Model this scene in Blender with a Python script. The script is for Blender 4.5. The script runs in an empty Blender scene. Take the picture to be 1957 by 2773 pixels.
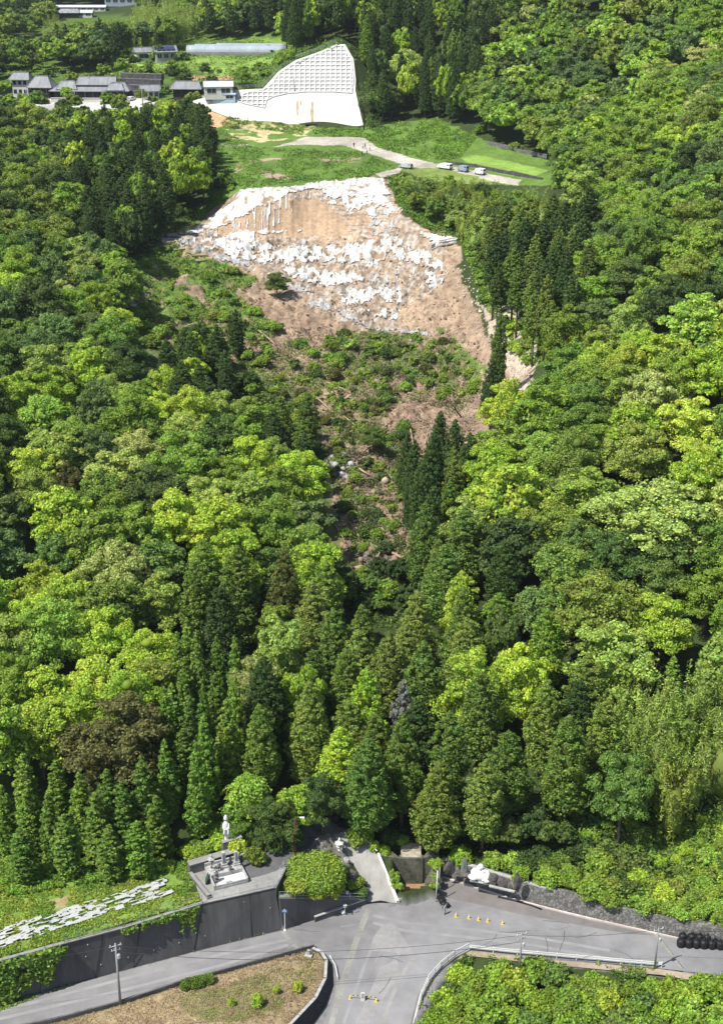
import bpy, bmesh, math, random
import numpy as np
from mathutils import Vector, Matrix, Euler
R = math.radians
# ------------------------------------------------------------------ camera, sky, sun, exposure
SC = bpy.context.scene
COL = SC.collection
FPX, CX, CY, HC, PITCH = 3800.0, 978.5, 1386.5, 118.0, R(23.0)
cam_d = bpy.data.cameras.new('camera'); cam = bpy.data.objects.new('camera', cam_d); COL.objects.link(cam)
cam.location = (0, 0, HC); cam.rotation_euler = (R(90) - PITCH, 0, 0)
cam_d.sensor_fit = 'VERTICAL'; cam_d.sensor_height = 24.0; cam_d.lens = 24.0 * FPX / 2773.0
cam_d.clip_start = 1.0; cam_d.clip_end = 6000.0
SC.camera = cam
SUN_EL, SUN_AZ = R(57), R(-124)            # azimuth of the sun seen from the place, clockwise from +Y
world = bpy.data.worlds.new('World'); SC.world = world; world.use_nodes = True
wn = world.node_tree; bg = wn.nodes['Background']
sky = wn.nodes.new('ShaderNodeTexSky'); sky.sky_type = 'NISHITA'; sky.sun_disc = False
sky.sun_elevation = SUN_EL; sky.sun_rotation = SUN_AZ; sky.altitude = 100; sky.dust_density = 1.2
wn.links.new(sky.outputs[0], bg.inputs[0]); bg.inputs[1].default_value = 0.09
sun_d = bpy.data.lights.new('sun', 'SUN'); sun = bpy.data.objects.new('sun', sun_d); COL.objects.link(sun)
sun_d.energy = 4.4; sun_d.angle = R(0.5); sun_d.color = (1.0, 0.96, 0.88)
sv = Vector((math.sin(SUN_AZ) * math.cos(SUN_EL), math.cos(SUN_AZ) * math.cos(SUN_EL), math.sin(SUN_EL)))
sun.rotation_euler = sv.to_track_quat('Z', 'Y').to_euler()
SC.view_settings.view_transform = 'Standard'; SC.view_settings.look = 'None'
SC.view_settings.exposure = 0.66; SC.view_settings.gamma = 1.0
SC.cycles.max_bounces = 5; SC.cycles.diffuse_bounces = 3; SC.cycles.transparent_max_bounces = 6
SC.cycles.use_adaptive_sampling = True

# ------------------------------------------------------------------ photo pixel <-> world
CP, SP = math.cos(PITCH), math.sin(PITCH)
def ray(px, py):
    u = (px - CX) / FPX; v = -(py - CY) / FPX
    return np.array([u, CP + v * SP, -SP + v * CP])       # world direction per unit depth
def atz(px, py, z=0.0):
    d = ray(px, py); t = (z - HC) / d[2]
    return (d[0] * t, d[1] * t, z)
def project(x, y, z):
    zz = z - HC
    dep = y * CP - zz * SP
    up = y * SP + zz * CP
    return CX + FPX * x / dep, CY - FPX * up / dep
def inpoly(px, py, poly):
    px = np.asarray(px, float); py = np.asarray(py, float)
    ins = np.zeros(px.shape, bool); n = len(poly); j = n - 1
    for i in range(n):
        xi, yi = poly[i]; xj, yj = poly[j]
        if yi != yj:
            c = ((yi > py) != (yj > py)) & (px < (xj - xi) * (py - yi) / (yj - yi) + xi)
            ins ^= c
        j = i
    return ins
def hash2(i, j, s=0):
    h = (i.astype(np.int64) * 374761393 + j.astype(np.int64) * 668265263 + s * 974634777) & 0xffffffff
    h = ((h ^ (h >> 13)) * 1274126177) & 0xffffffff
    return ((h ^ (h >> 16)) & 0xffffff) / float(0xffffff)
def vnoise(x, y, s=0):
    x = np.asarray(x, float); y = np.asarray(y, float)
    i = np.floor(x); j = np.floor(y); u = x - i; v = y - j
    u = u * u * (3 - 2 * u); v = v * v * (3 - 2 * v)
    a = hash2(i, j, s); b = hash2(i + 1, j, s); c = hash2(i, j + 1, s); d = hash2(i + 1, j + 1, s)
    return (a * (1 - u) + b * u) * (1 - v) + (c * (1 - u) + d * u) * v
def fbm(x, y, s=0, o=4):
    t = 0; a = 0.5; f = 1.0
    for k in range(o):
        t = t + a * vnoise(x * f + 17.3 * k, y * f - 9.1 * k, s + k); a *= 0.5; f *= 2.03
    return t / (1 - 0.5 ** o)                               # 0..1

# ------------------------------------------------------------------ terrain heights
CTRL_PX = [  # photo pixel and ground height
 # landslide crest, cliff foot, debris apron
 (441,650,37.6),(509,633,38.0),(577,578,40.6),(638,530,45.6),(700,520,46.6),(753,510,46.8),(868,497,47),(977,487,47),(1031,480,47.2),(1086,460,47.5),
 (604,612,38.9),(672,577,41.9),(780,533,45.7),(835,512,46.4),(930,520,45.2),(1000,540,43.5),
 (560,645,37.0),(672,640,36.9),(740,634,36.8),(807,632,36.8),(880,638,36.6),(943,650,36.2),(1000,650,36.8),(1050,600,40.0),
 (1079,572,43.0),(1140,626,39.3),(1235,650,38.4),(1181,690,34.8),(1100,690,34.6),
 (450,690,35.0),(600,700,33.4),(750,700,33.0),(900,700,32.8),(1050,730,31.6),(1208,721,34.0),(1242,741,33.5),
 (450,800,30.5),(600,800,29.2),(750,800,28.8),(900,800,28.7),(1100,800,28.8),(1276,816,29.5),
 (450,900,26.0),(600,900,25.0),(800,900,24.2),(1000,900,24.0),(1200,900,24.6),(1317,950,25.0),
 (500,1000,23.0),(700,1000,21.0),(900,1000,20.5),(1100,1000,20.5),(1300,1000,21.5),(1400,1020,24.0),
 (800,1150,18.0),(1000,1150,17.6),(1200,1150,19.0),(900,1300,15.2),(1050,1300,15.0),(950,1500,13.1),(1030,1600,12.2),(950,1700,10.4),(950,2000,5.9),(1040,2000,5.9),
 # terrace above
 (700,430,47.2),(900,430,47.5),(1100,430,47.6),(1300,440,47.6),(1450,480,47.8),(650,380,48.2),(850,380,48.4),(1000,390,48.5),(1200,390,48.6),
 (600,340,50),(750,345,50),(850,345,50),(980,350,50),(1150,340,51),
]
CTRL_W = [  # world x, y, height
 (-60,110,0),(-30,110,0),(0,110,0),(30,110,0),(60,110,0),(-60,140,0),(-20,140,0),(10,140,0),(40,140,0),(70,140,0),
 (-90,120,0),(90,120,-1),(-90,150,6),(80,155,3),
 (-25,160,6.4),(-45,160,6.8),(-60,165,7.5),(-12,165,6.3),(10,160,3.5),(25,158,3.5),(45,153,3.6),(60,160,6),
 (-20,180,8),(-45,180,10),(-70,190,14),(10,180,6),(30,180,8),(60,180,13),
 (-20,200,12),(-50,200,15),(-80,210,20),(30,200,13),(60,200,20),(90,200,28),
 (-22,230,17),(-55,230,22),(-90,240,27),(30,230,20),(60,230,29),(90,230,38),
 (-30,260,21),(-60,260,27),(-95,260,32),(30,260,25),(60,260,35),(90,260,46),
 (-45,290,25),(-75,290,31),(-110,300,36),(40,300,32),(65,300,43),(95,300,54),
 (-60,330,31),(-90,340,38),(-130,350,42),(50,340,38),(75,340,50),(105,340,62),
 (-75,375,38),(-105,380,43),(-140,390,46),(50,370,40),(80,380,56),(115,380,70),
 (-65,410,43),(-95,420,46.5),(-130,430,48),(45,400,45),(60,410,50),(95,415,64),(130,420,80),
 (-60,450,48),(-90,470,49),(-125,486,47),(-160,480,48),(62,440,49),(90,450,62),(130,460,88),
 (40,500,53),(62,500,62),(90,500,76),(130,510,98),
 (-62,500,51),(-90,520,51),(-120,530,51),(-160,540,52),
 (-50,512,50.5),(-25,508,50),(2,510,50.5),(10,530,53),(25,540,57),(60,540,72),(100,550,96),
 (-75,560,55),(-110,560,55),(-150,565,55),(-190,570,55),(-240,560,52),
 (-52,560,58),(-65,600,58.5),(-90,610,58.5),(-130,620,58),(-45,625,61),(-60,655,65),(-80,655,64.5),(-30,655,66),(-130,660,60),(-180,680,58),
 (-100,700,62),(-60,700,70),(-140,720,58),(-10,700,92),(-20,600,74),(20,600,84),(-10,570,74),(60,610,100),(120,620,125),
 (-60,760,80),(-110,780,62),(-170,780,58),(-230,780,60),(-250,680,58),(-130,880,65),(-190,900,65),(-250,920,66),(-320,800,72),
 (-130,1000,80),(-230,1050,90),(0,800,125),(100,750,150),(250,600,160),(250,400,120),(250,250,90),(200,160,40),(-200,300,45),(-250,420,55),(-180,180,25),
 (-300,1300,150),(0,1300,200),(400,1200,260),(-600,900,120),(600,700,220),(-500,400,80),(-400,150,40),(500,200,120),
]
GRIDTOP_PX = [(505,280),(560,265),(610,243),(712,240),(755,195),(800,165),(870,140),(932,120),(957,160),(962,220),(985,345)]
def slopeplane_z(y): return 50.0 + (y - 511.0) * 0.85
def at_slope(px, py):
    d = ray(px, py); t = (50.0 - 511.0 * 0.85 - HC) / (d[2] - 0.85 * d[1])
    return (d[0] * t, d[1] * t, HC + d[2] * t)
_gt = [at_slope(*p) for p in GRIDTOP_PX]
CTRL_W += [(p[0], p[1] + 1.5, p[2]) for p in _gt] + [(p[0], p[1] + 9, p[2] + 1.5) for p in _gt[1:-2]]
GRIDPOLY = [p[:2] for p in _gt] + [at_slope(700,343)[:2], at_slope(610,318)[:2]]
_cp = np.array([atz(*c) for c in CTRL_PX] + [tuple(map(float, c)) for c in CTRL_W])
_C2 = 9.0
def _solve():
    P = _cp[:, :2]; n = len(P)
    D = np.sqrt(((P[:, None] - P[None]) ** 2).sum(-1) + _C2)
    A = np.zeros((n + 3, n + 3)); A[:n, :n] = -D - 0.0 * np.eye(n)
    A[:n, :n] += 0.15 * np.eye(n)
    A[:n, n] = 1; A[:n, n + 1:] = P; A[n:, :n] = A[:n, n:].T
    b = np.zeros(n + 3); b[:n] = _cp[:, 2]
    return np.linalg.solve(A, b)
_W = _solve()
def sstep(a, b, x):
    t = np.clip((x - a) / (b - a), 0, 1); return t * t * (3 - 2 * t)
def pxpoly(pts, z):
    return [atz(a, b, z)[:2] for a, b in pts]
# flat levels bounded by walls, as world polygons: (polygon, height function)
WALL_TOP = [(-140,2640),(190,2553),(333,2513),(549,2448),(744,2404)]
WALL_BASE = [(-140,2760),(0,2720),(167,2673),(321,2633),(525,2578),(765,2519),(855,2491),(985,2445)]
FIELD = pxpoly(WALL_TOP + [(770,2352),(700,2310),(600,2290),(480,2330),(300,2350),(0,2330),(-300,2330)], 6.3)
ISLAND_PX = [(-60,2812),(142,2773),(333,2722),(494,2668),(583,2643),(716,2606),(821,2577),(850,2570),(872,2580),(885,2600),(880,2650),(852,2700),(805,2750),(760,2800),(740,2900),(-60,2900)]
ROADAREA = pxpoly([(-400,2790),(0,2722),(321,2635),(765,2521),(985,2447),(1045,2462),(1180,2432),(1195,2374),(1420,2442),(1600,2488),(1957,2568),(2300,2640),(2300,2740),(1957,2650),(1790,2622),(1262,2572),(1180,2640),(1110,2773),(1060,3000),(600,3000),(-400,3000)], 0.0)
PLAT_R = pxpoly([(1195,2350),(1290,2352),(1400,2385),(1600,2440),(1957,2520),(2200,2560),(2200,2450),(1957,2380),(1500,2330),(1300,2310),(1210,2310)], 2.2)
LOWR = pxpoly([(1262,2604),(1790,2652),(2300,2770),(2300,3000),(1085,3000),(1110,2773),(1190,2640)], 0.0)
CHAN = pxpoly([(1078,2446),(1176,2424),(1178,2350),(1140,2340),(1078,2344),(1060,2350)], -0.5)
def dpoly(x, y, poly):
    """signed distance to a polygon, positive inside"""
    d = np.full(np.shape(x), 1e9); n = len(poly)
    for i in range(n):
        ax, ay = poly[i]; bx, by = poly[(i + 1) % n]
        vx, vy = bx - ax, by - ay; L = vx * vx + vy * vy + 1e-9
        t = np.clip(((x - ax) * vx + (y - ay) * vy) / L, 0, 1)
        d = np.minimum(d, (x - ax - t * vx) ** 2 + (y - ay - t * vy) ** 2)
    d = np.sqrt(d)
    return np.where(inpoly(x, y, poly), d, -d)
RAMP = [(1045,2455,0.0),(1040,2400,1.0),(1000,2340,2.8),(950,2295,4.2),(880,2275,5.3),(800,2300,6.2),(720,2330,6.3)]
_wl = np.array([atz(*p, 0.0)[:2] for p in [(-140,2762),(0,2722),(167,2675),(321,2634),(525,2579),(765,2520),(855,2492),(920,2470),(985,2448)]]); _WLX, _WLY = _wl[:, 0], _wl[:, 1]
_wr = np.array([atz(*p, 0.0)[:2] for p in [(1196,2374),(1290,2404),(1385,2434),(1500,2464),(1600,2488),(1790,2531),(1957,2568),(2200,2622)]]); _WRX, _WRY = _wr[:, 0], _wr[:, 1]
def road_z(x, y):
    # the lower road falls away towards the camera between the island and the curved rail
    k = sstep(-13.5, -9, x) * (1 - sstep(11, 14, x))
    return -np.clip(139.5 - y, 0, 40) * 0.17 * k
def H(x, y, detail=True):
    x = np.asarray(x, float); y = np.asarray(y, float); sh = x.shape
    xf = x.ravel(); yf = y.ravel(); z = np.empty(xf.size)
    for s in range(0, xf.size, 20000):
        a = xf[s:s + 20000]; b = yf[s:s + 20000]
        D = np.sqrt((a[:, None] - _cp[None, :, 0]) ** 2 + (b[:, None] - _cp[None, :, 1]) ** 2 + _C2)
        z[s:s + 20000] = -D @ _W[:-3] + _W[-3] + a * _W[-2] + b * _W[-1]
    near = yf < 175
    if near.any():
        a = xf[near]; b = yf[near]; q = z[near]
        q = np.where(dpoly(a, b, ROADAREA) > 0, road_z(a, b), q)
        isl = dpoly(a, b, ISLAND_W)
        q = np.where(isl > -0.2, 0.25 + 0.0 * a, q)
        f = dpoly(a, b, FIELD); q = np.where(f > 0.55, 6.3 + np.clip(b - 158, 0, 10) * .12, q)
        m = dpoly(a, b, MOUND); q = np.where(m > -0.6, MOUNDZ(a, b), q)
        r = dpoly(a, b, RAMPW); q = np.where(r > -0.4, RAMPZ(a, b), q)
        p = dpoly(a, b, PLAT_R); q = np.where(p > 0, 2.2 + 0.25 * np.clip(b - 158, 0, 5), q)
        l = dpoly(a, b, LOWR); q = np.where(l > 0, -np.minimum(l * 1.2, 1.3), q)
        c = dpoly(a, b, CHAN); q = np.where(c > 0, -1.6, q)
        wl = np.interp(a, _WLX, _WLY); q = np.where((a < 3.6) & (b < wl + .45) & (b > wl - 5), 0.0, q)
        w2 = np.interp(a, _WRX, _WRY); q = np.where((a > 10.5) & (b < w2 + 1.15) & (b > w2 - 4), 0.0, q)
        q = np.where((a > 10.5) & (b >= w2 + 1.15) & (b < w2 + 3.5), 2.15, q)
        z[near] = q
    gw = (yf > 500) & (yf < 550) & (np.abs(xf) < 80)
    if gw.any():
        a = xf[gw]; b = yf[gw]
        z[gw] = np.where(dpoly(a, b, GRIDPOLY) > -0.8, slopeplane_z(b) - 0.6, z[gw])
    if detail:
        sl = (yf > 200) & (yf < 402)
        if sl.any():
            a = xf[sl]; b = yf[sl]; px, py = project(a, b, z[sl])
            w = slide_mask(px, py)
            n = (fbm(a / 9, b / 9, 3, 4) - .5) * 4.0 + (np.abs(fbm(a / 2.6, b / 2.6, 8, 3) - .5)) * 3.2 - .5 + (.5 - np.abs(fbm(a / 3.2, b / .9, 12, 3) - .5) * 4) * 1.0 + (fbm(a / .9, b / .8, 15, 2) - .5) * .7
            z[sl] += n * w
    return z.reshape(sh)
SLIDE_PX = [(430,652),(577,572),(640,520),(753,508),(977,484),(1045,478),(1075,560),(1140,615),(1240,640),(1245,740),(1280,810),(1330,950),(1440,1030),(1400,1080),(1310,1100),(1280,1240),(1150,1300),(1120,1450),(1100,1600),(950,1600),(930,1450),(890,1300),(870,1150),(800,1050),(640,1000),(520,960),(400,900),(330,780),(400,720)]
def slide_mask(px, py):
    d = dpoly(px, py, SLIDE_PX)
    m = sstep(0, 40, d)
    # the scarp itself stays steep and fairly smooth
    face = dpoly(px, py, [(500,640),(640,560),(800,505),(1000,480),(1060,520),(1040,640),(950,655),(650,648)])
    return m * (1 - 0.75 * sstep(-10, 15, face))
ISLAND_W = pxpoly(ISLAND_PX, 0.25)
MOUND = [atz(*p)[:2] for p in [(978,2440,0.2),(860,2441,3.0),(752,2440,4.9),(772,2352,6.0),(800,2330,6.1),(900,2300,5.0),(935,2320,4.1),(985,2370,2.4),(1000,2430,0.6)]]
_mp = np.array([atz(*p) for p in [(978,2440,0.2),(860,2441,3.0),(752,2440,4.9),(772,2352,6.0),(800,2330,6.1),(900,2300,5.0),(935,2320,4.1),(985,2370,2.4),(1000,2430,0.6)]])
_ml = np.linalg.lstsq(np.c_[_mp[:, 0], _mp[:, 1], np.ones(len(_mp))], _mp[:, 2], rcond=None)[0]
def MOUNDZ(x, y): return np.clip(_ml[0] * x + _ml[1] * y + _ml[2], 0, 6.3)
_rl = [(1076,2452,0.02),(1056,2396,1.1),(1038,2350,2.3),(1020,2312,3.2),(988,2284,4.2),(935,2240,5.2),(880,2220,6.0)]
_rr = [(988,2447,0.02),(992,2405,1.0),(974,2373,1.9),(950,2338,2.8),(925,2292,4.3),(895,2262,5.3),(800,2330,6.1),(745,2360,6.28)]
RAMPW = [atz(*p)[:2] for p in _rl] + [atz(*p)[:2] for p in _rr[::-1]]
_rp = np.array([atz(*p) for p in _rl + _rr])
def RAMPZ(x, y):
    w = 1.0 / (((x[..., None] - _rp[:, 0]) ** 2 + (y[..., None] - _rp[:, 1]) ** 2) + 1.0) ** 2
    return (w * _rp[:, 2]).sum(-1) / w.sum(-1)
def hz(x, y): return float(H(np.array([x]), np.array([y]))[0])
def ground_at(px, py, h=0.0, near=100.0, far=1500.0):
    """world point on the ground (or h above it) seen at a photo pixel"""
    d = ray(px, py); Y = np.concatenate([np.arange(near, 600, 1.5), np.arange(600, far, 4.0)])
    t = Y / d[1]; X = d[0] * t; Z = HC + d[2] * t
    g = H(X, Y) + h; b = np.nonzero(Z <= g)[0]
    if len(b) == 0: return None
    i = b[0]
    if i == 0: return (X[0], Y[0], g[0] - h)
    a0 = Z[i - 1] - g[i - 1]; a1 = g[i] - Z[i]; k = a0 / (a0 + a1 + 1e-9)
    x = X[i - 1] + k * (X[i] - X[i - 1]); y = Y[i - 1] + k * (Y[i] - Y[i - 1])
    return (x, y, float(H(np.array([x]), np.array([y]))[0]))
_LUT = {}
def ground_many(pts, h=0.0): return [ground_at(a, b, h) for a, b in pts]
# ------------------------------------------------------------------ small node and mesh helpers
def new_mat(name):
    m = bpy.data.materials.new(name); m.use_nodes = True
    nt = m.node_tree; return m, nt, nt.nodes['Principled BSDF']
def N(nt, t, **kw):
    n = nt.nodes.new(t)
    for k, v in kw.items():
        if k in n.inputs.keys() if isinstance(k, str) else False: n.inputs[k].default_value = v
        else: setattr(n, k, v)
    return n
def simple(name, col, rough=0.8, var=0.18, scale=3.0, bump=0.0, metal=0.0, streak=None, var2=0.0, dark=None):
    """a surface whose colour wanders with two layers of noise"""
    m, nt, p = new_mat(name)
    tc = N(nt, 'ShaderNodeTexCoord'); mp = N(nt, 'ShaderNodeMapping')
    nt.links.new(tc.outputs['Object'], mp.inputs['Vector'])
    if streak: mp.inputs['Scale'].default_value = streak
    n1 = N(nt, 'ShaderNodeTexNoise'); n1.inputs['Scale'].default_value = scale; n1.inputs['Detail'].default_value = 6; n1.inputs['Roughness'].default_value = .65
    n2 = N(nt, 'ShaderNodeTexNoise'); n2.inputs['Scale'].default_value = scale * .17; n2.inputs['Detail'].default_value = 4
    nt.links.new(mp.outputs[0], n1.inputs['Vector']); nt.links.new(mp.outputs[0], n2.inputs['Vector'])
    mx = N(nt, 'ShaderNodeMath', operation='ADD'); nt.links.new(n1.outputs[0], mx.inputs[0]); nt.links.new(n2.outputs[0], mx.inputs[1])
    r = N(nt, 'ShaderNodeMapRange'); r.inputs['From Min'].default_value = .7; r.inputs['From Max'].default_value = 1.3
    nt.links.new(mx.outputs[0], r.inputs[0])
    mc = N(nt, 'ShaderNodeMix', data_type='RGBA')
    d = dark or tuple(c * (1 - 2 * var) for c in col)
    b = tuple(min(1, c * (1 + var)) for c in col)
    mc.inputs[6].default_value = (*d, 1); mc.inputs[7].default_value = (*b, 1)
    nt.links.new(r.outputs[0], mc.inputs[0]); nt.links.new(mc.outputs[2], p.inputs['Base Color'])
    p.inputs['Roughness'].default_value = rough; p.inputs['Metallic'].default_value = metal
    p.inputs['Specular IOR Level'].default_value = .3
    if bump:
        bp = N(nt, 'ShaderNodeBump'); bp.inputs['Strength'].default_value = bump; bp.inputs['Distance'].default_value = .05
        nt.links.new(n1.outputs[0], bp.inputs['Height']); nt.links.new(bp.outputs[0], p.inputs['Normal'])
    return m
def attr_mat(name, rough=.9, nscale=1.2, amt=.35, bump=.6, dist=.25, attr='Col'):
    """colour from the ground-cover attribute, broken up by fine noise"""
    m, nt, p = new_mat(name)
    a = N(nt, 'ShaderNodeAttribute', attribute_name=attr)
    tc = N(nt, 'ShaderNodeTexCoord')
    n1 = N(nt, 'ShaderNodeTexNoise'); n1.inputs['Scale'].default_value = nscale; n1.inputs['Detail'].default_value = 8; n1.inputs['Roughness'].default_value = .72
    nt.links.new(tc.outputs['Object'], n1.inputs['Vector'])
    r = N(nt, 'ShaderNodeMapRange'); r.inputs['From Min'].default_value = .3; r.inputs['From Max'].default_value = .7
    r.inputs['To Min'].default_value = 1 - amt; r.inputs['To Max'].default_value = 1 + amt
    nt.links.new(n1.outputs[0], r.inputs[0])
    v = N(nt, 'ShaderNodeVectorMath', operation='SCALE'); nt.links.new(a.outputs['Color'], v.inputs[0]); nt.links.new(r.outputs[0], v.inputs['Scale'])
    nt.links.new(v.outputs[0], p.inputs['Base Color'])
    p.inputs['Roughness'].default_value = rough; p.inputs['Specular IOR Level'].default_value = .15
    bp = N(nt, 'ShaderNodeBump'); bp.inputs['Strength'].default_value = bump; bp.inputs['Distance'].default_value = dist
    nt.links.new(n1.outputs[0], bp.inputs['Height']); nt.links.new(bp.outputs[0], p.inputs['Normal'])
    return m
def link(o, parent=None):
    COL.objects.link(o)
    if parent is not None: o.parent = parent
    return o
def tag(o, label=None, cat=None, group=None, kind=None):
    if label: o['label'] = label
    if cat: o['category'] = cat
    if group: o['group'] = group
    if kind: o['kind'] = kind
    return o
def np_mesh(name, V, F, mat=None, smooth=False, cols=None):
    me = bpy.data.meshes.new(name)
    V = np.asarray(V, np.float32); F = np.asarray(F, np.int32); k = F.shape[1]
    me.vertices.add(len(V)); me.vertices.foreach_set('co', V.ravel())
    me.loops.add(F.size); me.loops.foreach_set('vertex_index', F.ravel())
    me.polygons.add(len(F)); me.polygons.foreach_set('loop_start', np.arange(0, F.size, k, dtype=np.int32))
    try: me.polygons.foreach_set('loop_total', np.full(len(F), k, np.int32))
    except Exception: pass
    if smooth: me.polygons.foreach_set('use_smooth', np.ones(len(F), bool))
    if cols is not None:
        ca = me.color_attributes.new('Col', 'FLOAT_COLOR', 'POINT')
        c4 = np.ones((len(V), 4), np.float32); c4[:, :3] = cols; ca.data.foreach_set('color', c4.ravel())
    me.update(calc_edges=True)
    if mat: me.materials.append(mat)
    return me
class MB:
    """collects simple shapes and links them as one mesh object"""
    def __init__(s): s.bm = bmesh.new()
    def xf(s, vs, M): bmesh.ops.transform(s.bm, matrix=M, verts=vs); return vs
    def box(s, c, d, rz=0, rx=0, ry=0, bev=0):
        r = bmesh.ops.create_cube(s.bm, size=1.0)['verts']
        M = Matrix.Translation(c) @ Euler((rx, ry, rz)).to_matrix().to_4x4() @ Matrix.Diagonal((*d, 1))
        s.xf(r, M)
        if bev:
            es = list({e for v in r for e in v.link_edges}); bmesh.ops.bevel(s.bm, geom=es, offset=bev, segments=1, affect='EDGES')
        return s
    def cyl(s, c, r1, h, r2=None, seg=10, M=None):
        r = bmesh.ops.create_cone(s.bm, cap_ends=True, segments=seg, radius1=r1, radius2=r1 if r2 is None else r2, depth=h)['verts']
        s.xf(r, (M or Matrix()) @ Matrix.Translation((c[0], c[1], c[2] + h / 2))); return s
    def tube(s, pts, r, seg=6):
        pts = [Vector(p) for p in pts]; rs = r if isinstance(r, (list, tuple)) else [r] * len(pts); rings = []
        for i, p in enumerate(pts):
            t = (pts[min(i + 1, len(pts) - 1)] - pts[max(i - 1, 0)]).normalized()
            a = t.orthogonal().normalized() if not rings else (pa - t * pa.dot(t)).normalized()
            pa = a; b = t.cross(a)
            rings.append([s.bm.verts.new(p + (a * math.cos(2 * math.pi * k / seg) + b * math.sin(2 * math.pi * k / seg)) * rs[i]) for k in range(seg)])
        for A, B in zip(rings, rings[1:]):
            for k in range(seg): s.bm.faces.new((A[k], A[(k + 1) % seg], B[(k + 1) % seg], B[k]))
        s.bm.faces.new(rings[0][::-1]); s.bm.faces.new(rings[-1]); return s
    def poly(s, pts, h=0.0):
        """closed outline (x,y,z); h > 0 gives it thickness upwards"""
        vs = [s.bm.verts.new(p) for p in pts]
        f = s.bm.faces.new(vs)
        if f.normal.z < 0 or f.calc_area() and (f.normal_update() or f.normal.z < 0): f.normal_flip()
        if h:
            g = bmesh.ops.extrude_face_region(s.bm, geom=[f]); nv = [e for e in g['geom'] if isinstance(e, bmesh.types.BMVert)]
            for v in nv: v.co.z += h
        return s
    def lathe(s, prof, c=(0, 0, 0), seg=12, sx=1, sy=1, jit=0, rz=0):
        rings = []
        for r, z in prof:
            rings.append([s.bm.verts.new((c[0] + r * sx * math.cos(2 * math.pi * k / seg + rz), c[1] + r * sy * math.sin(2 * math.pi * k / seg + rz), c[2] + z)) for k in range(seg)])
        for A, B in zip(rings, rings[1:]):
            for k in range(seg): s.bm.faces.new((A[k], A[(k + 1) % seg], B[(k + 1) % seg], B[k]))
        s.bm.faces.new(rings[0][::-1]); s.bm.faces.new(rings[-1]); return s
    def blob(s, c, d, sub=2, amt=.15, seed=0, fr=1.2, rz=0):
        r = bmesh.ops.create_icosphere(s.bm, subdivisions=sub, radius=1.0)['verts']; rnd = random.Random(seed)
        o = Vector((rnd.uniform(-9, 9), rnd.uniform(-9, 9), rnd.uniform(-9, 9)))
        from mathutils import noise
        rot = Matrix.Rotation(rz, 3, 'Z')
        for v in r:
            k = 1 + amt * 2 * noise.noise(v.co * fr + o) + amt * .8 * noise.noise(v.co * fr * 2.7 + o)
            q = v.co * k; v.co = rot @ Vector((q.x * d[0], q.y * d[1], q.z * d[2])) + Vector(c)
        return s
    def face(s, pts): s.bm.faces.new([s.bm.verts.new(p) for p in pts]); return s
    def build(s, name, mat, parent=None, smooth=False, loc=None):
        me = bpy.data.meshes.new(name); bmesh.ops.recalc_face_normals(s.bm, faces=s.bm.faces); s.bm.to_mesh(me); s.bm.free()
        if smooth:
            for p in me.polygons: p.use_smooth = True
        me.materials.append(mat); o = bpy.data.objects.new(name, me)
        if loc is not None: o.location = loc
        return link(o, parent)
def empty(name, loc=(0, 0, 0), rz=0, label=None, cat=None, group=None, kind=None):
    o = bpy.data.objects.new(name, None); o.location = loc; o.rotation_euler = (0, 0, rz); o.empty_display_size = .5
    link(o); return tag(o, label, cat, group, kind)
def copy_tree(o, parent=None):
    c = o.copy(); COL.objects.link(c); c.parent = parent
    for ch in list(o.children): copy_tree(ch, c)
    return c

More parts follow.
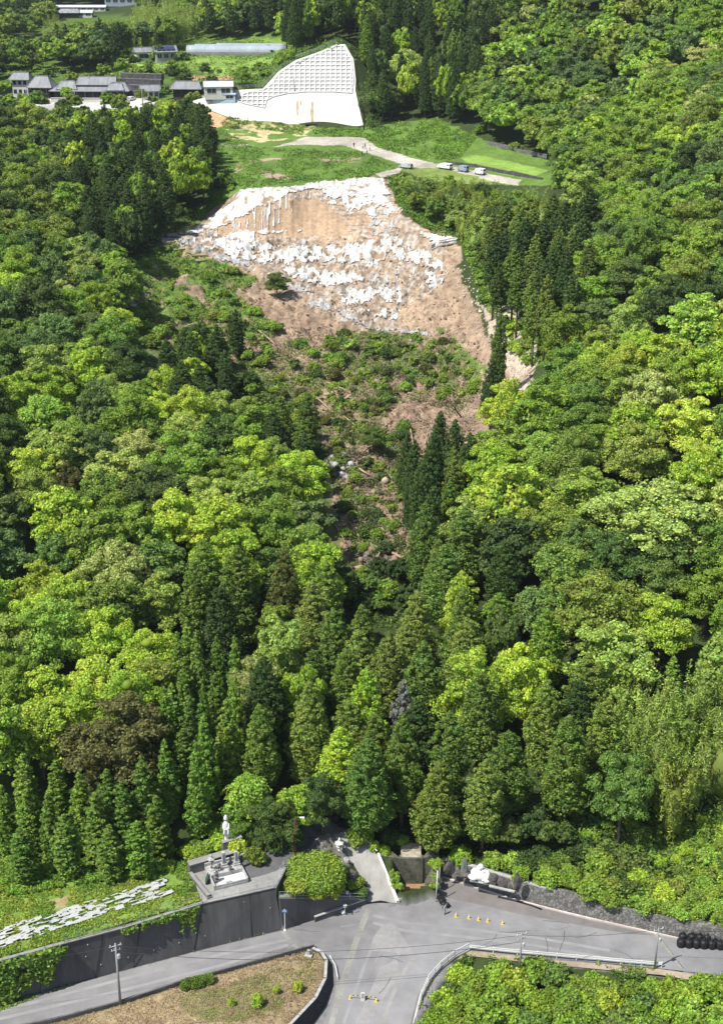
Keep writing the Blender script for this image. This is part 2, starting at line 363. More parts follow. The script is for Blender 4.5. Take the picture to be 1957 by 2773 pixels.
# ------------------------------------------------------------------ ground: one sheet to beyond the hills
def zq(pts, s=.679, ox=400, oy=300): return [(a * s + ox, b * s + oy) for a, b in pts]
FOREST = np.array([.040, .060, .018]); SOIL = np.array([.325, .242, .170]); SOIL2 = np.array([.20, .125, .085])
GR = np.array([.105, .18, .034]); LIME = np.array([.20, .31, .06]); DRY = np.array([.30, .25, .12]); PALE = np.array([.44, .40, .34]); GREY = np.array([.17, .165, .16])
TERRACE = [(575,335),(600,318),(640,300),(690,300),(830,345),(1000,345),(1180,318),(1290,370),(1330,392),(1500,440),(1490,500),(1300,500),(1180,480),(1060,455),(1040,478),(1000,488),(760,505),(640,530),(600,570),(520,610),(540,560),(600,500),(600,430)]
COVER = [  # (polygon in photo pixels, colour, edge roughness, chance)
 ([(-60,60),(300,40),(640,60),(800,110),(960,120),(700,250),(600,340),(300,350),(-60,420)], GR * .75, 6, 1),
 ([(560,920),(780,930),(900,1280),(1140,1280),(1120,1640),(880,1660),(820,1300),(620,1100)], GR * .45 + SOIL2 * .3, 12, 1),
 ([(-150,2750),(321,2630),(765,2510),(985,2440),(1180,2425),(1195,2368),(1600,2478),(2200,2610),(2200,2700),(1240,2580),(1100,2860),(700,2860),(870,2600),(821,2570),(-150,2840)], np.array([.18,.178,.175]), 1, 1),
 (TERRACE, GR, 6, 1),
 ([(600,335),(680,318),(850,332),(850,352),(700,362),(640,365)], GR * .6 + DRY * .6, 8, .75),
 (SLIDE_PX, SOIL, 10, 1),
 ([(600,780),(700,800),(860,880),(1000,900),(1200,905),(1330,960),(1400,1080),(1290,1240),(1150,1300),(1120,1450),(1100,1600),(950,1600),(930,1450),(870,1150),(700,1000),(500,960)], SOIL * .62 + SOIL2 * .35, 12, .8),
 ([(980,910),(1200,890),(1320,1000),(1280,1040),(1200,980),(1000,960)], GR * .9, 14, .7),
 ([(430,660),(560,700),(700,760),(640,800),(760,900),(620,900),(420,860),(330,780),(380,700)], GR * 1.05, 16, .8),
 ([(300,800),(600,880),(700,1000),(600,1010),(400,960)], GR * .7 + SOIL * .2, 16, .6),
 ([(870,900),(1000,890),(1240,930),(1300,1050),(1200,1060),(900,1000)], GR * .6 + SOIL * .2, 20, .5),
 ([(740,398),(830,370),(985,372),(1030,398),(1110,428),(1200,446),(1410,488),(1400,502),(1190,468),(1090,446),(1000,416),(930,394),(800,392)], PALE, 2, 1),
 ([(1015,470),(1090,452),(1080,468),(1035,480)], PALE, 2, 1),
 ([(610,345),(700,335),(830,352),(840,372),(700,385),(620,375)], DRY * 1.2 + PALE * .2, 5, .55),
 ([(548,292),(575,278),(600,285),(632,318),(618,332),(580,352),(560,330)], np.array([.55,.36,.2]), 4, 1),
 ([(600,392),(660,388),(700,392),(640,400)], PALE * .9, 4, .8),
 ([(640,440),(760,425),(790,430),(680,440),(650,462),(632,470)], SOIL * 1.05, 3, .8),
 ([(860,428),(980,425),(975,440),(880,438)], SOIL, 3, .7),
 ([(690,460),(790,475),(800,490),(720,480)], SOIL * .9, 3, .7),
 ([(1245,428),(1290,418),(1400,442),(1485,462),(1440,480),(1385,476),(1290,456)], LIME, 1.5, 1),
 ([(1085,460),(1180,452),(1290,478),(1350,500),(1230,500),(1120,476)], LIME * .65 + DRY * .2, 3, 1),
 ([(265,185),(300,168),(480,172),(520,190),(480,200),(330,196)], LIME, 3, 1),
 ([(500,160),(560,150),(760,158),(740,170),(690,200),(600,205),(510,190)], LIME * .9, 3, 1),
 ([(515,205),(640,205),(620,222),(520,222)], np.array([.42,.24,.15]), 2, 1),
 ([(560,105),(600,95),(770,105),(770,120),(640,112)], LIME * .7, 5, 1),
 ([(5,385),(140,362),(160,378),(60,410),(0,420)], LIME, 4, 1),
 ([(0,250),(150,265),(300,290),(420,300),(400,312),(130,300),(0,278)], np.array([.40,.39,.38]), 1, 1),
 ([(150,248),(330,248),(430,262),(400,312),(150,290)], np.array([.50,.49,.46]), 1, 1),
 ([(30,115),(90,100),(100,140),(40,150)], LIME * .7, 4, 1),
 ([(530,262),(580,262),(560,290),(500,282)], PALE * .9, 3, 1),
 ([(1290,810),(1340,800),(1450,900),(1450,1060),(1390,1090),(1370,1000)], PALE * .5 + SOIL * .6, 8, .9),
 ([(1140,1150),(1290,1000),(1290,1250),(1180,1230)], SOIL * .8, 12, .8),
 ([(-50,2340),(330,2330),(470,2320),(500,2400),(540,2440),(190,2560),(-50,2700)], LIME * .75, 10, 1),
 ([(300,2395),(420,2390),(480,2400),(530,2430),(520,2450),(420,2450)], DRY * 1.2, 9, .8),
 ([(120,2440),(300,2400),(300,2415),(150,2460)], DRY * 1.1, 10, .8),
 ([(1600,2420),(1700,2300),(1990,2180),(1990,2560),(1800,2500)], LIME * .65, 10, .9),
 ([(790,2330),(830,2240),(930,2200),(1000,2280),(985,2330),(940,2350),(900,2300),(850,2310)], np.array([.19,.18,.165]), 3, 1),
 (ISLAND_PX, DRY * .45 + np.array([.16,.12,.08]), 1, 1),
 ([(420,2720),(700,2640),(840,2600),(850,2650),(760,2740),(600,2790),(400,2790)], DRY * .5 + GR * .25, 18, .55),
]
def ground_colour(x, y, z):
    px, py = project(x, y, z)
    wx = (fbm(x / 3.1, y / 3.1, 21, 3) - .5) * 2; wy = (fbm(x / 3.1, y / 3.1, 22, 3) - .5) * 2
    big = fbm(x / 7.0, y / 7.0, 31, 4); fine = fbm(x / 1.3, y / 1.3, 41, 3)
    c = np.tile(FOREST, (len(x), 1)) * (0.6 + .8 * big)[:, None]
    for poly, col, rough, chance in COVER:
        qx = px + wx * rough * 2; qy = py + wy * rough
        m = inpoly(qx, qy, poly)
        if chance < 1: m &= (fbm(x / 4.0 + col[0] * 50, y / 4.0, 51, 3) < .30 + chance * .36)
        c = np.where(m[:, None], col[None] * (0.62 + .76 * big)[:, None] * (0.8 + .4 * fine)[:, None], c)
    # eroded earth face: upright runnels of paler and darker soil
    f = (y > 380) & (y < 412); fc = f & inpoly(px, py, [(500,640),(604,600),(700,540),(800,520),(1000,500),(1070,560),(1040,640),(950,655),(650,648)])
    st = fbm(x / .8, z / 9.0, 61, 3)
    c = np.where(fc[:, None], np.array([.39, .275, .18])[None] * (.62 + .76 * st)[:, None], c)
    # broken sheeting and mortar crumbs trodden into the soil
    zone = (y > 320) & (y < 415) & inpoly(px + wx * 14, py + wy * 10, zq([(130,505),(200,465),(350,330),(700,290),(940,275),(1010,400),(1190,560),(1195,680),(1120,730),(1010,790),(1000,890),(820,860),(640,770),(540,700),(350,620),(60,530)]))
    face = inpoly(px, py, [(560,630),(660,570),(760,540),(860,540),(920,580),(950,640),(800,640)])
    st2 = fbm((px + .35 * py) / 2.6, (py - .1 * px) / 12.0, 71, 3); hh_ = fbm(px / 24.0, py / 4.5, 72, 3)
    k = np.clip((st2 * .6 + hh_ * .4 - .515) * 8, 0, 1) * (zone & ~face); c = c * (1 - k[:, None]) + np.array([.46,.445,.415])[None] * (.55 + .9 * fine)[:, None] * k[:, None]
    dk = np.clip((fbm(px / 16.0, py / 3.0, 73, 3) - .57) * 10, 0, 1) * (inpoly(px, py, SLIDE_PX) & ~face) * .55
    c = c * (1 - dk[:, None]) + SOIL2[None] * .55 * dk[:, None]
    return c
def axis(spec):
    out = []
    for a, b, st in spec: out += list(np.arange(a, b, st))
    return np.array(out)
gx = axis([(-1400,-400,100),(-400,-160,16),(-160,-76,4),(-76,84,.45),(84,160,4),(160,400,16),(400,1401,100)])
gy = axis([(60,120,4),(120,162,.42),(162,330,.8),(330,402,.33),(402,520,.7),(520,700,2.2),(700,1000,12),(1000,2600,80)])
GX, GY = np.meshgrid(gx, gy); gz = H(GX, GY)
gcol = ground_colour(GX.ravel(), GY.ravel(), gz.ravel())
nx, ny = len(gx), len(gy)
idx = (np.arange(ny - 1)[:, None] * nx + np.arange(nx - 1)[None]).ravel()
GF = np.stack([idx, idx + 1, idx + nx + 1, idx + nx], 1)
M_ground = attr_mat('ground_cover')
ground = link(bpy.data.objects.new('ground', np_mesh('ground', np.stack([GX.ravel(), GY.ravel(), gz.ravel()], 1), GF, M_ground, True, gcol)))
tag(ground, kind='structure')
# ------------------------------------------------------------------ trees
def foliage_mat(name, src):
    """leaf colour comes from the tree (object colour, or attribute for the far woods); clump tones vary, with sparkle put in, and cores stay darker"""
    m, nt, p = new_mat(name)
    if src == 'object': base = N(nt, 'ShaderNodeObjectInfo').outputs['Color']
    else: base = N(nt, 'ShaderNodeAttribute', attribute_name='Col').outputs['Color']
    a = N(nt, 'ShaderNodeAttribute', attribute_name='rnd')
    tc = N(nt, 'ShaderNodeTexCoord')
    nz = N(nt, 'ShaderNodeTexNoise'); nz.inputs['Scale'].default_value = .55; nz.inputs['Detail'].default_value = 2
    nt.links.new(tc.outputs['Object'], nz.inputs['Vector'])
    hs = N(nt, 'ShaderNodeHueSaturation'); nt.links.new(base, hs.inputs['Color'])
    r1 = N(nt, 'ShaderNodeMapRange'); r1.inputs['To Min'].default_value = .62; r1.inputs['To Max'].default_value = 1.75
    nt.links.new(a.outputs['Fac'], r1.inputs[0]); nt.links.new(r1.outputs[0], hs.inputs['Value'])
    r2 = N(nt, 'ShaderNodeMapRange'); r2.inputs['From Min'].default_value = .3; r2.inputs['From Max'].default_value = .7; r2.inputs['To Min'].default_value = .468; r2.inputs['To Max'].default_value = .506
    nt.links.new(nz.outputs[0], r2.inputs[0]); nt.links.new(r2.outputs[0], hs.inputs['Hue'])
    nt.links.new(hs.outputs[0], p.inputs['Base Color']); p.inputs['Roughness'].default_value = .62; p.inputs['Specular IOR Level'].default_value = .18
    tr = N(nt, 'ShaderNodeBsdfTranslucent'); nt.links.new(hs.outputs[0], tr.inputs['Color'])
    mx = N(nt, 'ShaderNodeMixShader'); mx.inputs[0].default_value = .38
    nt.links.new(p.outputs[0], mx.inputs[1]); nt.links.new(tr.outputs[0], mx.inputs[2])
    nt.links.new(mx.outputs[0], nt.nodes['Material Output'].inputs['Surface'])
    return m
M_leaf = foliage_mat('foliage', 'object'); M_leaf_far = foliage_mat('far_foliage', 'attr')
M_bark = simple('bark', (.13, .10, .075), .9, .3, 6, .5, streak=(4, 4, .6))
M_deadwood = simple('dead_wood', (.36, .32, .28), .9, .25, 6, .4)
def cards(rng, C, Nn, size, jit=.55, aspect=1.0):
    """one small quad (a spray of leaves) per centre, facing roughly along its normal"""
    n = len(C); Nn = Nn + rng.normal(0, jit, (n, 3)); Nn /= np.linalg.norm(Nn, axis=1)[:, None] + 1e-9
    t = rng.normal(0, 1, (n, 3)); t -= Nn * (t * Nn).sum(1)[:, None]; t /= np.linalg.norm(t, axis=1)[:, None] + 1e-9
    b = np.cross(Nn, t); s = np.asarray(size) * rng.uniform(.65, 1.35, n); s = s[:, None]
    fold = Nn * s * .35
    V = np.stack([C - t * s, C - b * s * aspect * .8 - fold * .0, C + t * s - fold, C + b * s * aspect * .8], 1).reshape(-1, 3)
    F = np.arange(n * 4).reshape(-1, 4)
    return V, F, np.repeat(rng.random(n), 4)
def sphere_pts(rng, n, up=-1.0):
    v = rng.normal(0, 1, (n * 3 + 20, 3)); v /= np.linalg.norm(v, axis=1)[:, None]; v = v[v[:, 2] > up]
    while len(v) < n: v = np.concatenate([v, v])
    return v[:n]
def clump(rng, c, r, n, size, up=-.5, jit=.5, outward=None):
    d = sphere_pts(rng, n, up); r = np.asarray(r)
    P = c + d * r * rng.uniform(.75, 1.05, (n, 1)); nn = d / r; nn /= np.linalg.norm(nn, axis=1)[:, None]
    return cards(rng, P, nn, size, jit)
_t = (1 + 5 ** .5) / 2
_ICO = np.array([(-1,_t,0),(1,_t,0),(-1,-_t,0),(1,-_t,0),(0,-1,_t),(0,1,_t),(0,-1,-_t),(0,1,-_t),(_t,0,-1),(_t,0,1),(-_t,0,-1),(-_t,0,1)]) / math.hypot(1, _t)
_ICF = [(0,11,5),(0,5,1),(0,1,7),(0,7,10),(0,10,11),(1,5,9),(5,11,4),(11,10,2),(10,7,6),(7,1,8),(3,9,4),(3,4,2),(3,2,6),(3,6,8),(3,8,9),(4,9,5),(2,4,11),(6,2,10),(8,6,7),(9,8,1)]
_ICQ = np.array([(a, b, c, c) for a, b, c in _ICF])
def merge(parts, K=4):
    V, F, Rr = [], [], []; o = 0
    for v, f, r in parts:
        V.append(v); F.append(f + o); Rr.append(r); o += len(v)
    return np.concatenate(V), np.concatenate(F), np.concatenate(Rr)
def quads_to_mesh(name, V, F, rr, mat, cols=None):
    """quads (cards) and degenerate quads (core triangles) as one mesh"""
    tri = F[:, 2] == F[:, 3]
    me = bpy.data.meshes.new(name); Fq = F[~tri]; Ft = F[tri][:, :3]
    me.vertices.add(len(V)); me.vertices.foreach_set('co', V.astype(np.float32).ravel())
    li = np.concatenate([Fq.ravel(), Ft.ravel()]).astype(np.int32); me.loops.add(len(li)); me.loops.foreach_set('vertex_index', li)
    st = np.concatenate([np.arange(len(Fq)) * 4, len(Fq) * 4 + np.arange(len(Ft)) * 3]).astype(np.int32)
    me.polygons.add(len(st)); me.polygons.foreach_set('loop_start', st)
    at = me.attributes.new('rnd', 'FLOAT', 'POINT'); at.data.foreach_set('value', rr.astype(np.float32))
    if cols is not None:
        ca = me.color_attributes.new('Col', 'FLOAT_COLOR', 'POINT'); c4 = np.ones((len(V), 4), np.float32); c4[:, :3] = cols; ca.data.foreach_set('color', c4.ravel())
    me.update(calc_edges=True)
    if mat: me.materials.append(mat)
    return me
def core(rng, c, r):
    k = rng.uniform(.85, 1.1, (12, 1)); return (_ICO * k * np.asarray(r) + c, _ICQ, np.full(12, .2))  # fixed low tone puts crown-centre shade into the core colour
# every builder returns crown arrays for a tree about 1 unit wide-ish in metres: (V, F, rnd), trunk description
def broadleaf(seed, Rr=5.0, Hh=12.0, crown_h=8.0, lobes=26, sub=8, per=34, size=.27, flat=1.0):
    rng = np.random.default_rng(seed); parts = []
    zc = Hh - crown_h * .5; a = np.array([Rr * .74, Rr * .74, crown_h * .40])
    d = sphere_pts(rng, lobes * 4, -.6)
    sel = [d[0]]
    for q in d[1:]:                                    # spread the lobes
        if min(np.dot(q, s) < .86 for s in sel): sel.append(q)
        if len(sel) >= lobes: break
    sc = rng.uniform(.82, 1.12, len(sel)); ell = rng.uniform(.85, 1.15, 2)
    parts.append(core(rng, np.array([0, 0, zc]), a * .66)); parts.append(clump(rng, np.array([0, 0, zc]), a * .92, 2000, size * 1.2, -.6, .5))
    for q, s in zip(sel, sc):
        c = np.array([0, 0, zc]) + q * a * s * np.array([ell[0], ell[1], 1]); lr = Rr * rng.uniform(.20, .40)
        parts.append(core(rng, c, lr * .5 * np.array([1, 1, .8 * flat])))
        dd = sphere_pts(rng, sub, -.35) ; dd = dd + q * .45; dd /= np.linalg.norm(dd, axis=1)[:, None]
        for e in dd:
            sr = lr * rng.uniform(.38, .58); sc_ = c + e * lr * .78 * np.array([1, 1, .85 * flat])
            parts.append(clump(rng, sc_, sr * np.array([1, 1, .75]) * rng.uniform(.8, 1.25, 3), per, size, -.25, .34))
    return merge(parts)
def conifer(seed, Rr=2.9, Hh=18.0, base=.28, clumps=190, per=34, size=.26, top=.55, narrow=1.0, droop=.25):
    """cedar or cypress: rounded cone of many small up-turned clumps"""
    rng = np.random.default_rng(seed); parts = []
    z0 = Hh * base; L = Hh - z0
    def rad(t): return Rr * (1 - t ** (1.75 * narrow)) ** .60 * (1.0 - .35 * (1 - t) ** 3)
    for i in range(7):
        t = i / 7; parts.append(core(rng, np.array([0, 0, z0 + L * (t + .07)]), np.array([rad(t + .07) * .5, rad(t + .07) * .5, L * .1])))
    g = rng.random() * 6; lob = rng.uniform(.80, 1.2, 9)
    for i in range(clumps):
        t = 1 - (1 - (i + .5) / clumps) ** .62; t = min(.985, max(0, t + rng.normal(0, .012))); ph = g + i * 2.39996
        if rng.random() < .08: continue
        r = rad(t) * (.88 + .16 * math.sin(ph * 2 + g * 3 + t * 7) + .14 * math.sin(ph * 5 + t * 19 + g)) * rng.uniform(.78, 1.15)
        sr = (.30 + .34 * (1 - t)) * rng.uniform(.75, 1.25) * (Rr / 2.9) ** .6
        c = np.array([math.cos(ph) * (r - sr * .5), math.sin(ph) * (r - sr * .5), z0 + L * t + sr * .2])
        parts.append(clump(rng, c, np.array([sr, sr, sr * 1.05]) * rng.uniform(.7, 1.35, 3), per, size * (.75 + .35 * (1 - t)), -.5, .42))
    parts.append(clump(rng, np.array([0, 0, Hh - .5]), np.array([.35, .35, .8]), per, size * .7, -.6, .4))
    return merge(parts)
def layered(seed, Rr=5.0, Hh=11.0, pads=42, per=120, size=.2):
    """feathery tree with flat tiers of foliage"""
    rng = np.random.default_rng(seed); parts = [core(rng, np.array([0, 0, Hh * .62]), np.array([Rr * .55, Rr * .55, Hh * .2]))]
    for i in range(pads):
        t = (i + .5) / pads; ph = i * 2.39996; r = Rr * math.sqrt(1 - t * .85) * rng.uniform(.35, .88) if t < .9 else Rr * .2
        c = np.array([math.cos(ph) * r, math.sin(ph) * r, Hh * (.5 + .47 * t)]); pr = Rr * rng.uniform(.26, .4)
        ang = rng.uniform(0, 2 * math.pi, per); q = np.sqrt(rng.random(per)) * pr * (1 + .25 * np.sin(ang * 5 + i))
        P = np.stack([c[0] + np.cos(ang) * q, c[1] + np.sin(ang) * q, c[2] - (q / pr) ** 2 * pr * .35 + rng.normal(0, .1, per)], 1)
        Nn = np.stack([np.cos(ang) * q / pr * .6, np.sin(ang) * q / pr * .6, np.ones(per)], 1)
        parts.append(cards(rng, P, Nn, size, .38))
    return merge(parts)
def bamboo(seed, Rr=3.0, Hh=11.0, culms=16, per=130, size=.26):
    """a clump of plumes whose tips arch over; narrow hanging leaves"""
    rng = np.random.default_rng(seed); parts = [core(rng, np.array([0, 0, Hh * .36]), np.array([Rr * .62, Rr * .62, Hh * .3]))]
    for i in range(culms):
        a = rng.uniform(0, 2 * math.pi); r = Rr * .75 * math.sqrt(rng.random()); b = np.array([math.cos(a) * r, math.sin(a) * r, 0])
        la = a + rng.normal(0, .7); lean = rng.uniform(.8, 2.1); h = Hh * rng.uniform(.72, 1.03)
        t = rng.beta(2.2, 1.5, per); ax = b + np.stack([np.cos(la) * lean * t ** 2.6, np.sin(la) * lean * t ** 2.6, h * (t - .06 * t ** 6)], 1)
        wid = .75 * np.sin(np.clip(t, .05, 1) * math.pi * .93) ** .7 + .12
        off = rng.normal(0, 1, (per, 3)); off /= np.linalg.norm(off, axis=1)[:, None]; P = ax + off * wid[:, None] * rng.uniform(.3, 1, (per, 1)) * np.array([1, 1, .6])
        Nn = off * np.array([1, 1, .4]) + np.array([0, 0, .55])
        v, f, rr = cards(rng, P, Nn, size, .35, .38); v[:, 2] -= 0
        parts.append((v, f, rr))
    return merge(parts)
def shrub(seed, Rr=1.6, Hh=1.9, clumps=34, per=60, size=.135):
    rng = np.random.default_rng(seed); parts = [core(rng, np.array([0, 0, Hh * .35]), np.array([Rr * .75, Rr * .75, Hh * .45]))]
    for q in sphere_pts(rng, clumps, -.1):
        c = np.array([0, 0, Hh * .25]) + q * np.array([Rr * .75, Rr * .75, Hh * .58]) * rng.uniform(.8, 1.1); sr = Rr * rng.uniform(.2, .36)
        parts.append(clump(rng, c, sr, per, size, -.3, .6))
    return merge(parts)
def trunk_mesh(name, seed, Hh, r=.28, limbs=6, spread=2.5, z0=.45, mat=None):
    rnd = random.Random(seed); m = MB(); wob = [(rnd.uniform(-.12, .12), rnd.uniform(-.12, .12)) for _ in range(6)]
    pts = [(wob[i][0] * i * .4, wob[i][1] * i * .4, Hh * i / 5 - (.8 if i == 0 else 0)) for i in range(6)]
    m.tube(pts, [r * 1.25, r, r * .85, r * .65, r * .4, r * .12], 7)
    for i in range(limbs):
        a = i * 2.4 + rnd.uniform(-.4, .4); t = z0 + (0.9 - z0) * i / max(1, limbs); k = int(t * 5); p = Vector(pts[k]).lerp(Vector(pts[min(5, k + 1)]), t * 5 - k)
        L = spread * rnd.uniform(.6, 1) * (1.15 - t * .6)
        m.tube([p, p + Vector((math.cos(a) * L * .5, math.sin(a) * L * .5, L * .28)), p + Vector((math.cos(a) * L, math.sin(a) * L, L * .75))], [r * .4, r * .26, r * .06], 5)
    me = bpy.data.meshes.new(name); m.bm.to_mesh(me); m.bm.free(); me.materials.append(mat or M_bark)
    for p in me.polygons: p.use_smooth = True
    return me
# kind -> (list of (crown mesh, trunk mesh)), nominal radius, nominal height
KINDS = {}
def reg(kind, builds, R0, H0, tr):
    out = []
    for i, b in enumerate(builds):
        V, F, rr = b; out.append((quads_to_mesh('crown', V, F, rr, M_leaf), trunk_mesh('trunk', i * 7, *tr)))
    KINDS[kind] = (out, R0, H0)
reg('broadleaf', [broadleaf(i, 5.0 + .3 * (i % 3), 12, 9.6 + (i % 2), lobes=36, sub=9, per=72, size=.15) for i in range(6)], 5.0, 12.0, (9.5, .3, 7, 3.2, .4))
reg('bigleaf', [broadleaf(20 + i, 5.2, 12, 9.8, lobes=36, sub=8, per=54, size=.20) for i in range(4)], 5.2, 12.0, (9.5, .34, 7, 3.2, .4))
reg('cedar', [conifer(40 + i, 2.9 + .2 * (i % 2), 18, .14 + .05 * (i % 3), 290, 62, .14) for i in range(6)], 2.9, 18.0, (17, .24, 5, 1.4, .3))
reg('tallcedar', [conifer(240 + i, 2.5, 19, .42 + .06 * (i % 2), 170, 52, .17) for i in range(3)], 2.5, 19.0, (18, .2, 8, 1.2, .25))
reg('cypress', [conifer(60 + i, 1.65, 13, .04, 210, 50, .135, narrow=.8) for i in range(3)], 1.5, 13.0, (12, .16, 3, .8, .3))
reg('layered', [layered(70 + i) for i in range(2)], 5.0, 11.0, (9, .25, 7, 3.4, .35))
reg('bamboo', [bamboo(80 + i) for i in range(3)], 3.0, 11.0, (8, .06, 3, 1.2, .3))
reg('shrub', [shrub(90 + i) for i in range(4)], 1.6, 1.9, (1.2, .06, 3, .7, .2))

# palettes: linear albedo
PAL = {
 'mid': [(0.170,0.293,0.040),(0.141,0.255,0.044),(0.195,0.323,0.047),(0.132,0.235,0.053),(0.205,0.313,0.055)],
 'bright': [(0.289,0.438,0.051),(0.251,0.404,0.044),(0.328,0.455,0.060)],
 'yellow': [(0.373,0.520,0.065),(0.414,0.522,0.079),(0.330,0.488,0.057)],
 'pale': [(0.298,0.405,0.095),(0.266,0.388,0.082),(0.314,0.388,0.115)],
 'dark': [(0.081,0.147,0.034),(0.067,0.124,0.034),(0.099,0.158,0.038)],
 'blue': [(0.114,0.201,0.059),(0.140,0.229,0.066)],
 'brown': [(.112,.132,.036),(.128,.135,.042),(.100,.125,.036)],
 'olive': [(0.191,0.273,0.047),(0.164,0.252,0.047),(0.218,0.306,0.055)],
 'bamboo': [(0.255,0.368,0.083),(0.217,0.341,0.063),(0.281,0.388,0.101)],
 'fresh': [(0.213,0.351,0.047),(0.237,0.399,0.066),(0.189,0.319,0.047)],
 'cedarmid': [(0.137,0.226,0.041),(0.116,0.207,0.041),(0.160,0.246,0.046),(0.175,0.246,0.052)],
 'cedardark': [(0.059,0.113,0.029),(0.068,0.126,0.031),(0.055,0.101,0.029)],
 'cyp': [(0.138,0.256,0.042),(0.162,0.286,0.046),(0.120,0.225,0.040)],
 'grey': [(0.169,0.169,0.156)],
}
SHADE = {'mid':'mid green','bright':'bright green','yellow':'yellow green','pale':'pale green','dark':'dark green','blue':'bluish green','brown':'brownish','olive':'olive green','bamboo':'yellowish','fresh':'fresh green','cedarmid':'olive green','cedardark':'very dark green','cyp':'deep green','grey':'greyish'}
NAMES = {'tallcedar':('cedar_tree','cedar'),'broadleaf':('broadleaf_tree','broadleaf tree'),'bigleaf':('broadleaf_tree','broadleaf tree'),'cedar':('cedar_tree','cedar'),'cypress':('cypress_tree','cypress'),'layered':('spreading_tree','spreading tree'),'bamboo':('bamboo_clump','bamboo'),'shrub':('shrub','shrub')}
NOUN = {'tallcedar':'bare stemmed cedar','broadleaf':'broadleaf tree','bigleaf':'large leaved tree','cedar':'cedar','cypress':'slim cypress','layered':'flat topped spreading tree','bamboo':'bamboo clump','shrub':'shrub'}
TREES = []     # dicts: kind, x, y, z, r, h, pal, where, label
def add_tree(kind, x, y, r, h, pal, where, label=None, z=None, group=None, col=None):
    TREES.append(dict(kind=kind, x=x, y=y, z=hz(x, y) if z is None else z, r=r, h=h, pal=pal, where=where, label=label, group=group, col=col))
def hero(kind, px, py, r, h, pal, label, at='mid', dz=None):
    """px,py is where the middle of the crown is seen in the photograph"""
    k = .55 if kind in ('cypress', 'cedar', 'tallcedar') else .62
    if at == 'top': k = .97
    if at == 'base': k = 0
    g = ground_at(px, py, h * k)
    if g is None: return
    add_tree(kind, g[0], g[1], r, h, pal, None, label, g[2] if dz is None else g[2] + dz)
# ------------------------------------------------------------------ roads, walls and everything beside the junction
M_asph = simple('asphalt', (.235, .232, .236), .85, .10, .35, .25, dark=(.150, .147, .150))
M_asph2 = simple('shade_painted_asphalt', (.115, .113, .115), .85, .14, 1.0, .25)  # darker copy of the asphalt, tree shade put into its colour
M_patch = simple('worn_concrete', (.265, .26, .255), .85, .12, 1.6, .2)
M_crack = simple('tar_seal', (.10, .10, .10), .8, .2, 3); M_track = simple('worn_tyre_track', (.262, .26, .262), .8, .12, .5)
M_conc = simple('pale_concrete', (.27, .265, .25), .85, .16, 1.4, .25)
M_ramp = simple('ramp_concrete', (.30, .29, .275), .85, .12, .6, .2, streak=(1, 1, 1))
M_gutter = simple('gutter_concrete', (.25, .25, .225), .9, .18, 2.5, .3)
M_wall = simple('dark_stained_concrete', (.100, .098, .099), .9, .22, .8, .3, streak=(1.6, 1.6, .16))
M_white = simple('white_paint', (.74, .73, .70), .5, .05, 3)
M_galv = simple('galvanised_steel', (.52, .53, .54), .45, .08, 5, metal=.3)
M_gran = simple('grey_granite', (.40, .395, .38), .6, .22, 9, .2)
M_grand = simple('dark_granite', (.16, .158, .155), .6, .25, 7, .3)
M_marble = simple('white_statue_stone', (.72, .71, .68), .55, .06, 4, .1)
M_rock = simple('dark_rock', (.105, .095, .09), .9, .35, 2.6, .8)
M_black = simple('black_plastic', (.018, .018, .02), .5, .25, 4, .3)
M_red = simple('rust_red_paint', (.16, .035, .028), .6, .12, 5)
M_blue = simple('blue_sign', (.06, .16, .42), .5, .05, 3)
M_yel = simple('yellow_plastic', (.72, .50, .03), .5, .06, 5)
M_pole = simple('pole_concrete', (.27, .265, .26), .85, .12, 2.2, .1)
M_wire = simple('wire', (.05, .05, .05), .6, 0, 1)
M_mud = simple('muddy_water', (.30, .19, .10), .15, .1, 2)
M_net = simple('green_netting', (.15, .22, .17), .8, .1, 3)
def masonry(name, col, dark, scale, rough=.9, stretch=(1, 1, 1), joint=.08):
    m, nt, p = new_mat(name); tc = N(nt, 'ShaderNodeTexCoord'); mp = N(nt, 'ShaderNodeMapping'); mp.inputs['Scale'].default_value = stretch
    nt.links.new(tc.outputs['Object'], mp.inputs[0]); v = N(nt, 'ShaderNodeTexVoronoi', feature='DISTANCE_TO_EDGE'); v.inputs['Scale'].default_value = scale
    v2 = N(nt, 'ShaderNodeTexVoronoi'); v2.inputs['Scale'].default_value = scale
    nt.links.new(mp.outputs[0], v.inputs['Vector']); nt.links.new(mp.outputs[0], v2.inputs['Vector'])
    r = N(nt, 'ShaderNodeMapRange'); r.inputs['From Max'].default_value = joint; nt.links.new(v.outputs['Distance'], r.inputs[0])
    hs = N(nt, 'ShaderNodeHueSaturation'); hs.inputs['Color'].default_value = (*col, 1); sp = N(nt, 'ShaderNodeSeparateColor'); nt.links.new(v2.outputs['Color'], sp.inputs[0])
    r2 = N(nt, 'ShaderNodeMapRange'); r2.inputs['To Min'].default_value = .55; r2.inputs['To Max'].default_value = 1.35; nt.links.new(sp.outputs[0], r2.inputs[0]); nt.links.new(r2.outputs[0], hs.inputs['Value'])
    mx = N(nt, 'ShaderNodeMix', data_type='RGBA'); mx.inputs[6].default_value = (*dark, 1); nt.links.new(r.outputs[0], mx.inputs[0]); nt.links.new(hs.outputs[0], mx.inputs[7])
    nt.links.new(mx.outputs[2], p.inputs['Base Color']); p.inputs['Roughness'].default_value = rough
    bp = N(nt, 'ShaderNodeBump'); bp.inputs['Distance'].default_value = .06; bp.inputs['Strength'].default_value = .7; nt.links.new(r.outputs[0], bp.inputs['Height']); nt.links.new(bp.outputs[0], p.inputs['Normal'])
    return m
